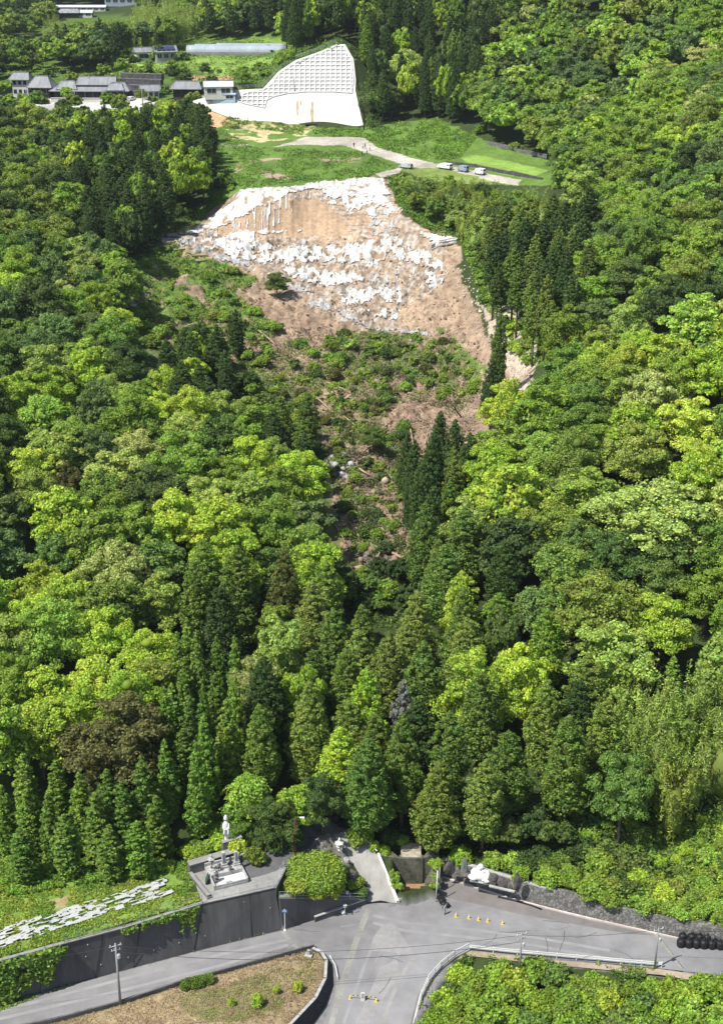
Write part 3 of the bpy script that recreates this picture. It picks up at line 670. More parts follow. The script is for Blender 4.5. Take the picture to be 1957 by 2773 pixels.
M_mason = masonry('grey_masonry', (.16, .155, .145), (.055, .057, .05), 2.6)
M_block = masonry('dark_block', (.045, .045, .045), (.012, .012, .012), 3.2, stretch=(1, 1, 1.6))
M_rubble = simple('mossy_rubble', (.13, .125, .10), .95, .35, 2.2, .9, dark=(.03,.04,.02))
def W(px, py, z=0.0): return Vector(atz(px, py, z))
def Wr(px, py):
    z = 0.0
    for _ in range(6):
        p = atz(px, py, z); z = float(road_z(np.array([p[0]]), np.array([p[1]]))[0])
    return Vector((p[0], p[1], z))
def sheet(name, pts, zf, mat, raise_=.02, step=1.0, kind='structure', parent=None, thick=0):
    """a surface with the given outline (world x,y) laid on zf, cut into a fine net"""
    bm = bmesh.new(); vs = [bm.verts.new((p[0], p[1], 0)) for p in pts]; f = bm.faces.new(vs); f.normal_update()
    if f.normal.z < 0: f.normal_flip()
    xs = [p[0] for p in pts]; ys = [p[1] for p in pts]
    for ax, lo, hi in ((0, min(xs), max(xs)), (1, min(ys), max(ys))):
        c = math.floor(lo / step) * step + step
        while c < hi:
            co = Vector((c, 0, 0)) if ax == 0 else Vector((0, c, 0)); no = Vector((1, 0, 0)) if ax == 0 else Vector((0, 1, 0))
            bmesh.ops.bisect_plane(bm, geom=bm.verts[:] + bm.edges[:] + bm.faces[:], plane_co=co, plane_no=no); c += step
    x = np.array([v.co.x for v in bm.verts]); y = np.array([v.co.y for v in bm.verts]); z = zf(x, y)
    for v, q in zip(bm.verts, z): v.co.z = q + raise_
    me = bpy.data.meshes.new(name); bm.to_mesh(me); bm.free(); me.materials.append(mat)
    o = link(bpy.data.objects.new(name, me), parent)
    if kind: o['kind'] = kind
    return o
Z0 = lambda x, y: np.zeros(len(x))
def strip_pts(line, w):
    """world outline of a band w wide along a line of points"""
    L = [Vector((p[0], p[1], 0)) for p in line]; a, b = [], []
    for i, p in enumerate(L):
        t = (L[min(i + 1, len(L) - 1)] - L[max(i - 1, 0)]).normalized(); n = Vector((-t.y, t.x, 0)) * w / 2
        a.append(p + n); b.append(p - n)
    return [(*q.xy,) for q in a] + [(*q.xy,) for q in b[::-1]]
# road surfaces
road_px = [(-150,2765),(0,2722),(167,2675),(321,2635),(525,2580),(765,2521),(855,2493),(985,2448),(1045,2456),(1075,2450),(1175,2430),(1186,2440),(1192,2385),(1200,2376),(1385,2437),(1600,2491),(1957,2571),(2200,2625),(2200,2690),(1957,2643),(1800,2625),(1262,2572),(1225,2590),(1185,2620),(1152,2655),(1130,2700),(1112,2773),(1095,2860),(850,2860),(875,2773),(905,2700),(912,2650),(903,2615),(880,2585),(850,2566),(821,2574),(716,2603),(583,2640),(494,2664),(333,2718),(142,2770),(-150,2840)]
sheet('road', [Wr(*p).xy for p in road_px], lambda x, y: road_z(x, y), M_asph, .05)
def on_road(name, px, mat, r, w=None, kind='structure'):
    pts = [Wr(*p) for p in px]
    return sheet(name, strip_pts(pts, w) if w else [p.xy for p in pts], lambda x, y: road_z(x, y), mat, r, kind=kind)
on_road('road_gutter', [(998,2460),(975,2520),(955,2576),(935,2640),(915,2710),(893,2790)], M_gutter, .056, .75)
on_road('road_patch', [(1010,2540),(1035,2505),(1065,2500),(1105,2560),(1130,2590),(1060,2580),(1000,2575)], M_patch, .058)
on_road('road_patch', [(1030,2620),(1075,2600),(1085,2640),(1040,2700),(1000,2773),(965,2773),(1000,2690)], M_patch, .0585)
on_road('road_line', [(1122,2596),(1106,2615),(1089,2641),(1074,2668),(1063,2693),(1050,2730),(1036,2775),(1020,2830)], M_conc, .063, .55)
on_road('drain_grating', [(1774,2530),(1846,2622)], M_gutter, .058, .6)
on_road('drain_grating', [(765,2524),(808,2574)], M_gutter, .058, .5)
on_road('road_seam', [(1000,2640),(1018,2600),(1030,2580)], M_conc, .062, .12)
rk = random.Random(8)
for i in range(26):      # sealed cracks and scrapes
    x = rk.uniform(780, 1700); y = rk.uniform(2480, 2600) if x > 1150 else rk.uniform(2480, 2740)
    if not inpoly([x], [y], road_px)[0]: continue
    L = [(x, y)]; a = rk.uniform(-.5, .5) if rk.random() < .7 else rk.uniform(1.2, 1.9)
    for k in range(6): a += rk.uniform(-.3, .3); L.append((L[-1][0] + math.cos(a) * rk.uniform(6, 16), L[-1][1] + math.sin(a) * rk.uniform(5, 12)))
    if all(inpoly([p[0]], [p[1]], road_px)[0] for p in L): on_road('road_crack', L, M_crack if i % 3 else M_patch, .060 + i * .0001, rk.uniform(.05, .12))
for L, w in (([(1010,2480),(1100,2500),(1250,2515),(1450,2540),(1650,2575)], .5), ([(1010,2500),(1100,2522),(1250,2537),(1450,2562),(1650,2597)], .5), ([(1010,2560),(985,2620),(960,2690),(930,2773)], .4), ([(1100,2560),(1075,2590),(1030,2650),(990,2720),(965,2773)], .4), ([(0,2740),(321,2655),(600,2585),(780,2545)], .5), ([(0,2760),(321,2685),(600,2615),(780,2560)], .5)):
    on_road('tyre_track', L, M_track, .0565, w)
def dark_asph():
    on_road('plaza_surface', [(1192,2388),(1203,2380),(1385,2440),(1600,2494),(1780,2534),(1700,2530),(1400,2475),(1250,2440),(1200,2430)], simple('brownish_asphalt', (.185, .17, .165), .85, .12, .8, .25), .056)
dark_asph()
# shrine terrace surfaces and ramp
ZT = lambda x, y: np.full(len(x), 6.3) + np.clip(y - 158, 0, 10) * .12
sheet('terrace_paving', [W(*p, 6.3).xy for p in [(515,2352),(548,2448),(744,2405),(768,2354),(690,2340),(640,2300),(560,2322)]], ZT, M_conc, .06)
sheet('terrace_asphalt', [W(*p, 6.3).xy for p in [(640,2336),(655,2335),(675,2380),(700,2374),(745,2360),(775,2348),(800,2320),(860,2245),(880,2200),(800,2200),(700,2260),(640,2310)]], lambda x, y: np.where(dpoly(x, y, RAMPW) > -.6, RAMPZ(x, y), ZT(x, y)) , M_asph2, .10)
rp = [(991,2446),(996,2405),(977,2373),(953,2338),(930,2292),(903,2262),(940,2248),(985,2284),(1016,2310),(1034,2350),(1053,2396),(1074,2448)]
def Wramp(px, py):
    z = 2.0
    for _ in range(12):
        p = atz(px, py, z); z = .5 * z + .5 * float(RAMPZ(np.array([p[0]]), np.array([p[1]]))[0])
    return Vector((p[0], p[1], z))
sheet('ramp_road', [Wramp(*p).xy for p in rp], lambda x, y: RAMPZ(x, y), M_ramp, .12, .6)

on_road('road_verge', [(1262,2575),(1500,2600),(1790,2625),(2200,2695),(2200,2714),(1790,2641),(1500,2614),(1262,2590),(1236,2600)], simple('sandy_verge', (.34,.28,.20), .9, .2, 1.2, .3), .045)
# walls
def wall_strip(m, base, top, th=.4):
    """a leaning wall between two lines of equal length, th thick (away from the road)"""
    n = len(base); bm = m.bm
    back = Vector((-.35, 1, 0)).normalized() * th
    A = [bm.verts.new(p) for p in base]; T = [bm.verts.new(p) for p in top]; T2 = [bm.verts.new(Vector(p) + back) for p in top]; B2 = [bm.verts.new(Vector(p) + back) for p in base]
    for i in range(n - 1):
        bm.faces.new((A[i], A[i + 1], T[i + 1], T[i])); bm.faces.new((T[i], T[i + 1], T2[i + 1], T2[i])); bm.faces.new((T2[i], T2[i + 1], B2[i + 1], B2[i])); bm.faces.new((B2[i], B2[i + 1], A[i + 1], A[i]))
    bm.faces.new((A[0], T[0], T2[0], B2[0])); bm.faces.new((A[-1], B2[-1], T2[-1], T[-1])); return m
rw = empty('retaining_wall', W(455,2598,0), 0, 'tall dark stained concrete wall below the mulched field and the graves', 'retaining wall')
def loc(o, root):       # keep world coordinates while parenting
    o.parent = root; o.matrix_parent_inverse = Matrix.Translation(-root.location) if root.rotation_euler.z == 0 else root.matrix_world.inverted(); return o
wb = [W(*p, -.1) for p in [(-140,2762),(0,2722),(167,2675),(321,2634),(525,2579),(765,2520)]]
wt = [Vector((*Vector(W(*p, 6.35)).xy, 6.35)) for p in [(-140,2640),(0,2603),(187,2552),(340,2512),(549,2447),(744,2404)]]
loc(wall_strip(MB(), wb, wt).build('concrete_face', M_wall), rw)
m = MB()
for i in range(len(wt) - 1):
    a, b = wt[i], wt[i + 1]; mid = (a + b) / 2; d = b - a
    m.box(mid + Vector((-.05, .12, .06)), (d.length + .02, .45, .12), math.atan2(d.y, d.x))
loc(m.build('coping', M_conc), rw)
m = MB(); rq = random.Random(3)
for i in range(len(wb) - 1):
    n = int((wb[i + 1] - wb[i]).length / 2.9)
    for k in range(n):
        for row in (.3, .58, .84):
            t = (k + .3 + .4 * (row > .5)) / n; a = wb[i].lerp(wb[i + 1], t); b = wt[i].lerp(wt[i + 1], t); p = a.lerp(b, row)
            if rq.random() < .7: m.box(p + Vector((.01, -.03, 0)), (.12, .06, .12))
loc(m.build('weep_holes', M_gran), rw)
m = MB()
for f in (.18, .33, .52, .64, .80, .93):
    i = int(f * (len(wb) - 1)); t = f * (len(wb) - 1) - i; a = wb[i].lerp(wb[i + 1], t); b = wt[i].lerp(wt[i + 1], t); m.tube([a + Vector((0, -.02, .2)), b + Vector((0, -.02, -.05))], .035, 4)
loc(m.build('expansion_joints', simple('joint', (.02, .02, .02), .9, .1, 2)), rw)
# return wall at the corner and the lower wall under the azalea mound
cr = empty('corner_wall', W(757,2400,5), 0, 'dark return wall at the corner between the grave terrace and the azalea mound', 'retaining wall')
m = MB(); a = W(744,2404,6.36); b = W(771,2351,6.36)
m.box(((a + b) / 2) - Vector((0.0, 0, 1.2)), ((b - a).length, .3, 2.4), math.atan2((b - a).y, (b - a).x)); loc(m.build('concrete_face', M_wall), cr)
m = MB(); m.box(((a + b) / 2) + Vector((0, 0, .03)), ((b - a).length + .1, .42, .12), math.atan2((b - a).y, (b - a).x)); loc(m.build('coping', M_conc), cr)
lw = empty('mound_wall', W(860,2470,0), 0, 'dark triangular wall below the azalea mound with a pale walkway on top', 'retaining wall')
tb = [W(765,2520,-.1), W(855,2492,-.1), W(920,2470,-.1), W(985,2448,-.1)]
tt = []
for px, py in ((757,2440),(840,2441),(910,2443),(985,2444)):
    z = 3.0
    for _ in range(14):
        p = atz(px, py, z); z = .5 * z + .5 * float(MOUNDZ(np.array([p[0]]), np.array([p[1]]))[0])
    tt.append(Vector((p[0], p[1], max(z, .3) + .35)))
loc(wall_strip(MB(), tb, tt, .3).build('concrete_face', M_wall), lw)
m = MB()
for i in range(3):
    a, b = tt[i], tt[i + 1]; d = b - a; L = d.length; v = Vector((0, .62, .06)); w = Vector((0, .55, 0))
    c = (a + b) / 2 + v; r = m.bm.verts; q = [r.new(a + v - w), r.new(b + v - w), r.new(b + v + w), r.new(a + v + w)]
    f = m.bm.faces.new(q); g = bmesh.ops.extrude_face_region(m.bm, geom=[f])
    for e in g['geom']:
        if isinstance(e, bmesh.types.BMVert): e.co.z -= .35
loc(m.build('walkway', M_conc), lw)
def post_row(pts, gap, mk, mat, root):
    me = None
    for j, (a, b) in enumerate(zip(pts, pts[1:])):
        a = Vector(a); b = Vector(b); n = max(1, round((b - a).length / gap))
        for i in range(0 if j == 0 else 1, n + 1):
            p = a.lerp(b, i / n)
            if me is None: o = mk(p).build('post', mat, root); me = o.data
            else: o = link(bpy.data.objects.new('post', me), root)
            o.location = p - root.location
def rail(name, pts, h, label, cat, n_rails=2, rp_=.04, posts=2.0, mat=None, rr=.03, group=None, bottom=.3):
    root = empty(name, pts[0], 0, label, cat, group)
    mm = MB()
    for k in range(n_rails):
        z = h if k == 0 else h * (1 - k / n_rails) ; mm.tube([Vector(p) + Vector((0, 0, z)) for p in pts], rr, 5)
    loc(mm.build('rails', mat or M_galv), root)
    post_row(pts, posts, lambda p: MB().cyl((0, 0, 0), rp_, h + .03, seg=6), mat or M_galv, root); return root
rail('pipe_railing', [t + Vector((0, .1, 0)) for t in tt], 1.0, 'thin grey pipe railing along the pale walkway under the azalea mound', 'railing', 2, .03, 2.0, rr=.025)
rail('pipe_railing', [W(560,2440,6.4), W(650,2421,6.4), W(740,2402,6.4)], 1.0, 'thin wire railing on the concrete edge beside the graves', 'railing', 2, .03, 2.4, rr=.02)
rail('pipe_railing', [W(742,2404,6.4), W(768,2354,6.4)], 1.3, 'short wire fence at the corner above the return wall', 'railing', 3, .03, 1.4, rr=.02)
fe = [W(175,2553,6.4), W(333,2511,6.4), W(432,2478,6.4), W(548,2447,6.4)]
f_ = rail('net_fence', fe, 1.2, 'low green net fence on top of the dark wall beside the mulched field', 'fence', 2, .04, 2.0, M_net, .025)
# parapet by the road
pr = empty('parapet', W(920,2470,0), 0, 'low dark parapet sloping up beside the road below the azalea mound', 'parapet')
m = MB(); pa = [W(852,2497,0), W(990,2449,0)]; d = pa[1] - pa[0]
m.box((pa[0] + pa[1]) / 2 + Vector((0, .0, .4)), (d.length, .28, .85), math.atan2(d.y, d.x)); loc(m.build('dark_face', M_wall), pr)
m = MB(); m.box((pa[0] + pa[1]) / 2 + Vector((0, 0, .86)), (d.length + .05, .34, .07), math.atan2(d.y, d.x)); loc(m.build('pale_cap', M_gran), pr)
# ramp kerb wall on the stream side
kw = empty('ramp_kerb_wall', Wramp(1050,2380), 0, 'white low kerb wall along the stream side of the pale curved ramp', 'kerb wall')
m = MB(); L = [Wramp(*p) for p in [(1021,2318),(1034,2348),(1046,2378),(1060,2412),(1074,2447)]]
def offs(dx, dz): return [p + Vector((dx, 0, dz)) for p in L]
K4 = [[m.bm.verts.new(p) for p in q] for q in (offs(0, -.4), offs(0, .5), offs(.26, .5), offs(.26, -.8))]
for a_, b_ in zip(K4, K4[1:]):
    for i in range(len(L) - 1): m.bm.faces.new((a_[i], a_[i + 1], b_[i + 1], b_[i]))
loc(m.build('kerb', M_white), kw)
m = MB(); m.tube([Wramp(992,2288) + Vector((0, 0, .8)), Wramp(1008,2305) + Vector((0, 0, .8)), L[0] + Vector((0, 0, .8))], .05); [m.cyl(Wramp(*p), .05, .85, seg=6) for p in ((992,2288),(1008,2305))]
loc(m.build('pipe_end', M_white), kw)
def guard(name, pts, label, h=.75, posts=2.6, mat=None, group=None):
    """steel crash barrier: corrugated beam on posts"""
    root = empty(name, pts[0], 0, label, 'guard rail', group); mat = mat or M_galv
    m = MB()
    for a, b in zip(pts, pts[1:]):
        a = Vector(a); b = Vector(b); d = b - a; q = math.atan2(d.y, d.x); c = (a + b) / 2
        for dz, th in ((.13, .07), (0, .04), (-.13, .07)):
            nrm = Vector((math.sin(q), -math.cos(q), 0)) * (.03 if dz else 0)
            m.box(c + nrm + Vector((0, 0, h + dz)), (math.hypot(d.x, d.y) + .02, th, .13), q)
    loc(m.build('beam', mat), root)
    post_row(pts, posts, lambda p: MB().cyl((0, .08, -.1), .07, h + .25, seg=7), mat, root); return root
guard('guard_rail', [W(1080,2449,0), W(1178,2429,0)], 'short steel crash barrier between the ramp and the tall posts by the stream')
M_whitesteel = simple('white_steel', (.70, .70, .68), .4, .04, 4, metal=.1)
guard('guard_rail', [W(1270,2575,0), W(1400,2588,0), W(1560,2602,0), W(1680,2613,0), W(1790,2622,0)], 'long white crash barrier along the right road above the green bushes', mat=M_whitesteel)
cv = [(1262,2575),(1225,2594),(1187,2624),(1155,2660),(1134,2703),(1116,2775),(1100,2850)]
rail('curved_railing', [Wr(*p) + Vector((.25, 0, .25)) for p in cv], .9, 'curved white pipe railing round the corner at lower right', 'railing', 2, .05, 1.6, M_whitesteel, .05)
m = MB(); P_ = [Wr(*p) + Vector((.25, 0, 0)) for p in cv]
cb = empty('curved_kerb', P_[3], 0, 'pale curved concrete kerb under the white pipe railing', 'kerb')
for a, b in zip(P_, P_[1:]):
    d = b - a; q = math.atan2(d.y, d.x); r_ = m.bm.verts; nn = Vector((-math.sin(q), math.cos(q), 0)) * .2
    vs = [r_.new(a - nn + Vector((0, 0, .28))), r_.new(b - nn + Vector((0, 0, .28))), r_.new(b + nn + Vector((0, 0, .28))), r_.new(a + nn + Vector((0, 0, .28)))]
    f = m.bm.faces.new(vs); g = bmesh.ops.extrude_face_region(m.bm, geom=[f])
    for e in g['geom']:
        if isinstance(e, bmesh.types.BMVert): e.co.z -= 2.6
loc(m.build('concrete', M_conc), cb)
# low kerb wall along the left road and curved block wall of the island
kl = empty('island_kerb', W(494,2666,0), 0, 'low dark kerb wall between the left road and the dry island', 'kerb wall')
m = MB(); L = [W(*p, 0) for p in [(-60,2808),(142,2770),(333,2719),(494,2665),(583,2641),(716,2604),(821,2575),(850,2568)]]
for a, b in zip(L, L[1:]): d = b - a; m.box((a + b) / 2 + Vector((0, 0, .3)), (d.length + .05, .3, .62), math.atan2(d.y, d.x))
loc(m.build('dark_kerb', M_wall), kl); m = MB()
for a, b in zip(L, L[1:]): d = b - a; m.box((a + b) / 2 + Vector((0, 0, .63)), (d.length + .05, .2, .05), math.atan2(d.y, d.x))
loc(m.build('kerb_top', M_grand), kl)
bw = empty('block_wall', Wr(880,2680), 0, 'curved black block wall with grey cap round the right end of the dry island', 'retaining wall')
tpx = [(850,2568),(872,2578),(886,2600),(883,2650),(857,2702),(812,2750),(768,2796),(745,2860)]; bpx = [(868,2574),(893,2592),(906,2620),(906,2665),(885,2722),(846,2778),(806,2830),(780,2900)]
T_ = [W(*p, .55) for p in tpx]; B_ = [Wr(*p) - Vector((0, 0, .3)) for p in bpx]
m = MB(); bm = m.bm; a_ = [bm.verts.new(p) for p in B_]; t_ = [bm.verts.new(p) for p in T_]
for i in range(len(T_) - 1): bm.faces.new((a_[i], t_[i], t_[i + 1], a_[i + 1]))
inn = [bm.verts.new((p[0] - .35, p[1] - .1, .3)) for p in T_]
for i in range(len(T_) - 1): bm.faces.new((t_[i], inn[i], inn[i + 1], t_[i + 1]))
loc(m.build('blocks', M_block), bw)
m = MB(); bm = m.bm
for i in range(len(T_) - 1):
    a, b = T_[i], T_[i + 1]; d = b - a; m.box((a + b) / 2 + Vector((-.12, 0, .05)), (d.length + .08, .36, .10), math.atan2(d.y, d.x))
loc(m.build('cap', M_gran), bw)
gpx = [(880,2598),(905,2618),(917,2650),(914,2700),(895,2745)]
rail('white_handrail', [Wr(*p) for p in [(893,2596),(908,2622),(914,2655)]], .5, 'short white rail at the foot of the curved block wall', 'railing', 1, .05, 1.2, M_whitesteel, .06)
# grey masonry wall of the plaza
mw = empty('masonry_wall', W(1500,2462,0), 0, 'long grey stone wall behind the plaza, overhung by shrubs', 'retaining wall')
base = [W(*p, -.1) for p in [(1196,2374),(1290,2404),(1385,2434),(1500,2464),(1600,2488),(1790,2531),(1957,2568),(2200,2622)]]
top = [Vector((b.x + .1, b.y + .55, 2.3 + .25 * math.sin(i))) for i, b in enumerate(base)]
loc(wall_strip(MB(), base, top, 1.25).build('stonework', M_mason), mw)
m = MB()
for a, b in list(zip(top, top[1:]))[:3]: d = b - a; m.box((a + b) / 2 + Vector((0, .25, .07)), (d.length, .5, .16), math.atan2(d.y, d.x), 0, -math.atan2(d.z, d.xy.length))
loc(m.build('coping', M_gran), mw)
m = MB(); q0 = [b + Vector((-.05, -.22, .1)) for b in base]
for i, (a, b) in enumerate(zip(q0, q0[1:])): d = b - a; m.box((a + b) / 2 + Vector((0, 0, .08)), (d.length + .03, .22, .2), math.atan2(d.y, d.x))
o = m.build('plaza_kerb', simple('faded_pink_kerb', (.55, .47, .42), .85, .18, 1.2, .2)); tag(o, 'faded white and pink kerb line at the foot of the grey stone wall', 'kerb')
o = MB().tube([W(1398,2440,.2), W(1440,2452,.22), W(1465,2462,.2)], .1, 6).build('drain_pipe', M_black, smooth=True); tag(o, 'black pipe lying along the kerb of the grey stone wall', 'pipe')
# small weir and stream
we = empty('stream_weir', W(1110,2400,-1), 0, 'small mossy weir dropping muddy water beside the ramp', 'weir')
a = W(1082,2398,-1.4); b = W(1142,2396,-1.4)
m = MB(); m.box((a + b) / 2 + Vector((0, .5, 2.2)), ((b - a).length + .2, .8, 4.2), 0, bev=.05); loc(m.build('rubble_face', M_rubble), we)
m = MB(); m.box((a + b) / 2 + Vector((0, 1.9, 4.25)), ((b - a).length - .3, 3.2, .25)); loc(m.build('crest_slab', simple('wet_pale_stone', (.42, .37, .29), .6, .35, 2.5, .4)), we)
m = MB(); bm = m.bm
def quad(p): bm.faces.new([bm.verts.new(q) for q in p])
k0, k1 = Wramp(1024,2318), Wramp(1077,2450)
quad([k0 + Vector((.15, 0, .1)), k1 + Vector((.15, 0, .1)), Vector((a.x - .1, k1.y, -1.6)), Vector((a.x - .1, a.y + .5, -1.6))]); quad([k0 + Vector((.15, 0, .1)), Vector((a.x - .1, a.y + .5, -1.6)), a + Vector((.1, .2, 4.2)), k0 + Vector((.8, 2.2, .2))])
quad([Vector((b.x + .1, b.y + .3, -1.6)), Vector((b.x + .1, b.y - 4.2, -1.6)), Vector((b.x + 1.6, b.y - 4.2, .1)), Vector((b.x + 2.2, b.y + .3, 3.2))]); quad([b + Vector((-.1, .2, 4.2)), Vector((b.x + .1, b.y + .3, -1.6)), Vector((b.x + 2.2, b.y + .3, 3.2)), Vector((b.x + 2.4, b.y + 3, 3.8))])
loc(m.build('side_banks', M_rubble), we)
o = sheet('stream_water', [(a.x - .2, a.y - 4.0), (b.x + .6, a.y - 4.0), (b.x + .6, a.y + .3), (a.x - .2, a.y + .3)], lambda x, y: np.full(len(x), -1.25), M_mud, 0)
# ------------------------------------------------------------------ street furniture
def htop(p, py):
    """height above p whose top shows at photo row py"""
    lo, hi = 0, 40
    for _ in range(40):
        m_ = (lo + hi) / 2
        if project(p[0], p[1], p[2] + m_)[1] > py: lo = m_
        else: hi = m_
    return lo
POLES = {}
def utility_pole(px, py, topy, label, arms=2, r=.17):
    p = Wr(px, py); h = htop(p, topy); root = empty('utility_pole', p, 0, label, 'utility pole')
    MB().cyl((0, 0, -.3), r, h + .3, r * .6, 10).build('pole', M_pole, root, True)
    m = MB(); 
    for k in range(arms): m.box((.0, 0, h - .35 - .6 * k), (1.5 - .4 * k, .09, .09), .4)
    m.build('cross_arm', M_galv, root)
    for k in range(arms):
        for s in (-.6, 0, .6): MB().cyl((s * math.cos(.4) * (1 - .25 * k), s * math.sin(.4) * (1 - .25 * k), h - .3 - .6 * k), .05, .2, seg=6).build('insulator', M_white, root)
    MB().lathe([(.2, 0), (.21, .05), (.21, .5), (.12, .62)], (.28, 0, h - 2.1), 8).build('transformer', M_galv, root)
    POLES[px] = p + Vector((0, 0, h)); return root
utility_pole(327,2722,2555,'tall concrete utility pole on the kerb of the left road')
utility_pole(1406,2634,2525,'utility pole standing in the bushes below the white crash barrier', 2, .14)
utility_pole(1771,2624,2512,'utility pole at the right end of the white crash barrier', 1, .13)
def wire(a, b, sag, label, r=.022):
    a = Vector(a); b = Vector(b); o = MB().tube([a.lerp(b, t / 10) - Vector((0, 0, sag * 4 * (t / 10) * (1 - t / 10))) for t in range(11)], r, 4).build('overhead_wire', M_wire); return tag(o, label, 'wire')
wire(POLES[327] - Vector((0, 0, .4)), POLES[1406] - Vector((0, 0, .4)), 1.6, 'long overhead wire crossing the junction from the left pole to the middle one')
wire(POLES[327] - Vector((0, 0, 1.2)), POLES[1406] - Vector((0, 0, 1.4)), 1.9, 'lower of the two wires crossing the junction', .03)
wire(POLES[1406] - Vector((0, 0, .4)), POLES[1771] - Vector((0, 0, .3)), .5, 'overhead wire above the white crash barrier')
wire(POLES[1771] - Vector((0, 0, .3)), W(2200,2640,0) + Vector((0, 0, 7)), .4, 'overhead wire leaving the picture at lower right')
wire(POLES[327] - Vector((0, 0, .4)), W(-200,2800,0) + Vector((0, 0, 9)), .5, 'overhead wire leaving the picture at lower left')
wire(POLES[1771] - Vector((0, 0, 1.0)), W(1850,2622,.1), 0, 'slanting stay wire of the right utility pole')
# red street lamp
p = W(800,2326,6.2); h = htop(p, 2216); sl = empty('street_lamp', p, 0, 'rust red street lamp with a short arm behind the azalea mound', 'street lamp')
MB().cyl((0, 0, -.2), .085, h + .2, .06, 8).build('pole', M_red, sl, True); MB().tube([(0, 0, h), (.35, 0, h + .12), (.75, 0, h + .12)], .04).build('arm', M_red, sl)
m = MB(); m.box((.95, 0, h + .12), (.62, .26, .12), bev=.03); m.build('lamp_head', M_white, sl)
# blue road sign, small post lamps, marker posts
p = W(772,2520,0); h = htop(p, 2462); sg = empty('sign_post', p, 0, 'small blue road sign on a white post at the foot of the dark wall', 'road sign')
MB().cyl((0, 0, 0), .05, h, seg=8).build('post', M_white, sg); m = MB(); m.box((0, -.07, h - .25), (.68, .04, .42), 0, bev=.01); m.build('sign_plate', M_blue, sg)
m = MB(); [m.box((0, -.095, h - .14 - .1 * k), (.5 - .1 * (k % 2), .008, .035)) for k in range(3)]; m.build('sign_lettering', M_white, sg)
MB().cyl((0, 0, 0), .2, .16, .16, 8).build('base', M_white, sg)
for px, py, ty, lab in ((940,2455,2416,'little box lantern on a post at the end of the pale walkway'),(934,2478,2452,'short white post lamp beside the dark parapet')):
    p = W(px, py, 0.0); h = htop(p, ty); r = empty('post_lamp', p, 0, lab, 'lamp'); MB().cyl((0, 0, 0), .05, h - .25, seg=7).build('post', M_galv, r); m = MB(); m.box((0, 0, h - .12), (.34, .3, .3), .2, bev=.04); m.box((0, 0, h + .06), (.42, .38, .06), .2); m.build('lamp_box', M_white, r)
o = MB().blob((0, 0, .25), (.3, .25, .3), 2, .1, 4).build('white_stone', M_marble, None, True, W(929,2475,0)); tag(o, 'small round white stone by the dark parapet', 'stone')
p = W(73,2690,0); mp_ = empty('marker_post', p, .3, 'leaning white marker board at the foot of the wall at far left', 'marker post'); m = MB(); m.box((0, 0, .75), (.35, .06, 1.5), 0, .12); m.build('board', M_white, mp_); m = MB(); [m.box((0, -.05 - .1 * (.5 + .16 * k) + .09, .6 + .16 * k), (.2, .01, .05)) for k in range(5)]; m.build('board_lettering', M_grand, mp_)
# tall posts by the stream
for px, py, ty, lab in ((1180,2443,2362,'taller white gate post beside the stacked black bags'),(1187,2418,2352,'weathered pole leaning behind the white gate post')):
    p = W(px, py, 0); h = htop(p, ty); o = MB().tube([(0, 0, 0), (.05, .1, h * .6), (.12, .3, h)], .07, 7).build('gate_post', M_pole if py < 2440 else M_whitesteel, None, True, p); tag(o, lab, 'post')
# black sandbags and bulk bags
def bag_proto(name, label, cat, group, s=1.0):
    r = empty(name, (0, 0, 0), 0, label, cat, group)
    MB().lathe([(.30, 0), (.44, .08), (.48, .35), (.49, .6), (.44, .82), (.30, .93), (.14, .97)], seg=14, sx=s, sy=s).build('bag_body', M_black, r, True)
    m = MB(); m.lathe([(.13, .95), (.09, 1.03), (.15, 1.14), (.05, 1.18)], seg=8, sx=s, sy=s); [m.tube([(c * .38 * s, d * .38 * s, .85), (c * .3 * s, d * .3 * s, 1.1), (c * .15 * s, d * .2 * s, 1.05)], .02, 4) for c in (-1, 1) for d in (-1, 1)]; m.build('tied_neck', M_black, r)
    return r
bg0 = bag_proto('bulk_bag', 'black bulk bag standing in the double row at the right edge of the road', 'bulk bag', 'black bulk bags at the right edge')
spots = [(x, 2562 + i * 1.2) for i, x in enumerate((1841,1862,1883,1903,1925,1947,1970))] + [(x, 2547 + i) for i, x in enumerate((1846,1871,1892,1913,1936,1958))]
for i, (x, y) in enumerate(spots):
    o = bg0 if i == 0 else copy_tree(bg0); o.location = W(x, y, .05); o.rotation_euler = (0, 0, i * 1.3); o.scale = (1.08, 1.08, 1.15)
sb0 = bag_proto('sandbag', 'black bag leaning in the small heap by the white gate post', 'bag', 'black bags by the gate post', .8)
for i, (x, y) in enumerate(((1187,2432),(1192,2440),(1198,2447),(1205,2456),(1211,2452))):
    o = sb0 if i == 0 else copy_tree(sb0); o.location = W(x, y, .05); o.rotation_euler = (.35 if i % 2 else -.2, .2 * i, i); o.scale = (1, 1, .75)
# standing boards
def aboard(px, py, ty, rz, lean, label):
    p = Wr(px, py) + Vector((0, 0, .05)); h = htop(p, ty); r = empty('standing_sign', p, rz, label, 'sign'); m = MB(); m.box((0, 0, h / 2), (.5, .05, h), 0, lean, bev=.01); m.build('sign_plate', M_white, r)
    m = MB(); m.box((0, .25, h * .42), (.45, .04, h * .86), 0, -.25); m.build('back_leg', M_galv, r); m = MB()
    for k in range(5): m.box((0, -.035 - math.sin(lean) * (h * (.25 + .1 * k)) * 0, h * .42 + .13 * k), (.32 - .05 * (k % 2), .012, .05), 0, lean)
    m.build('sign_lettering', M_grand, r)
aboard(1203,2477,2452,1.0,.05,'white standing sign turned aside next to the black bags')
aboard(982,2712,2688,.05,.0,'white standing sign between the two cones on the lower road')
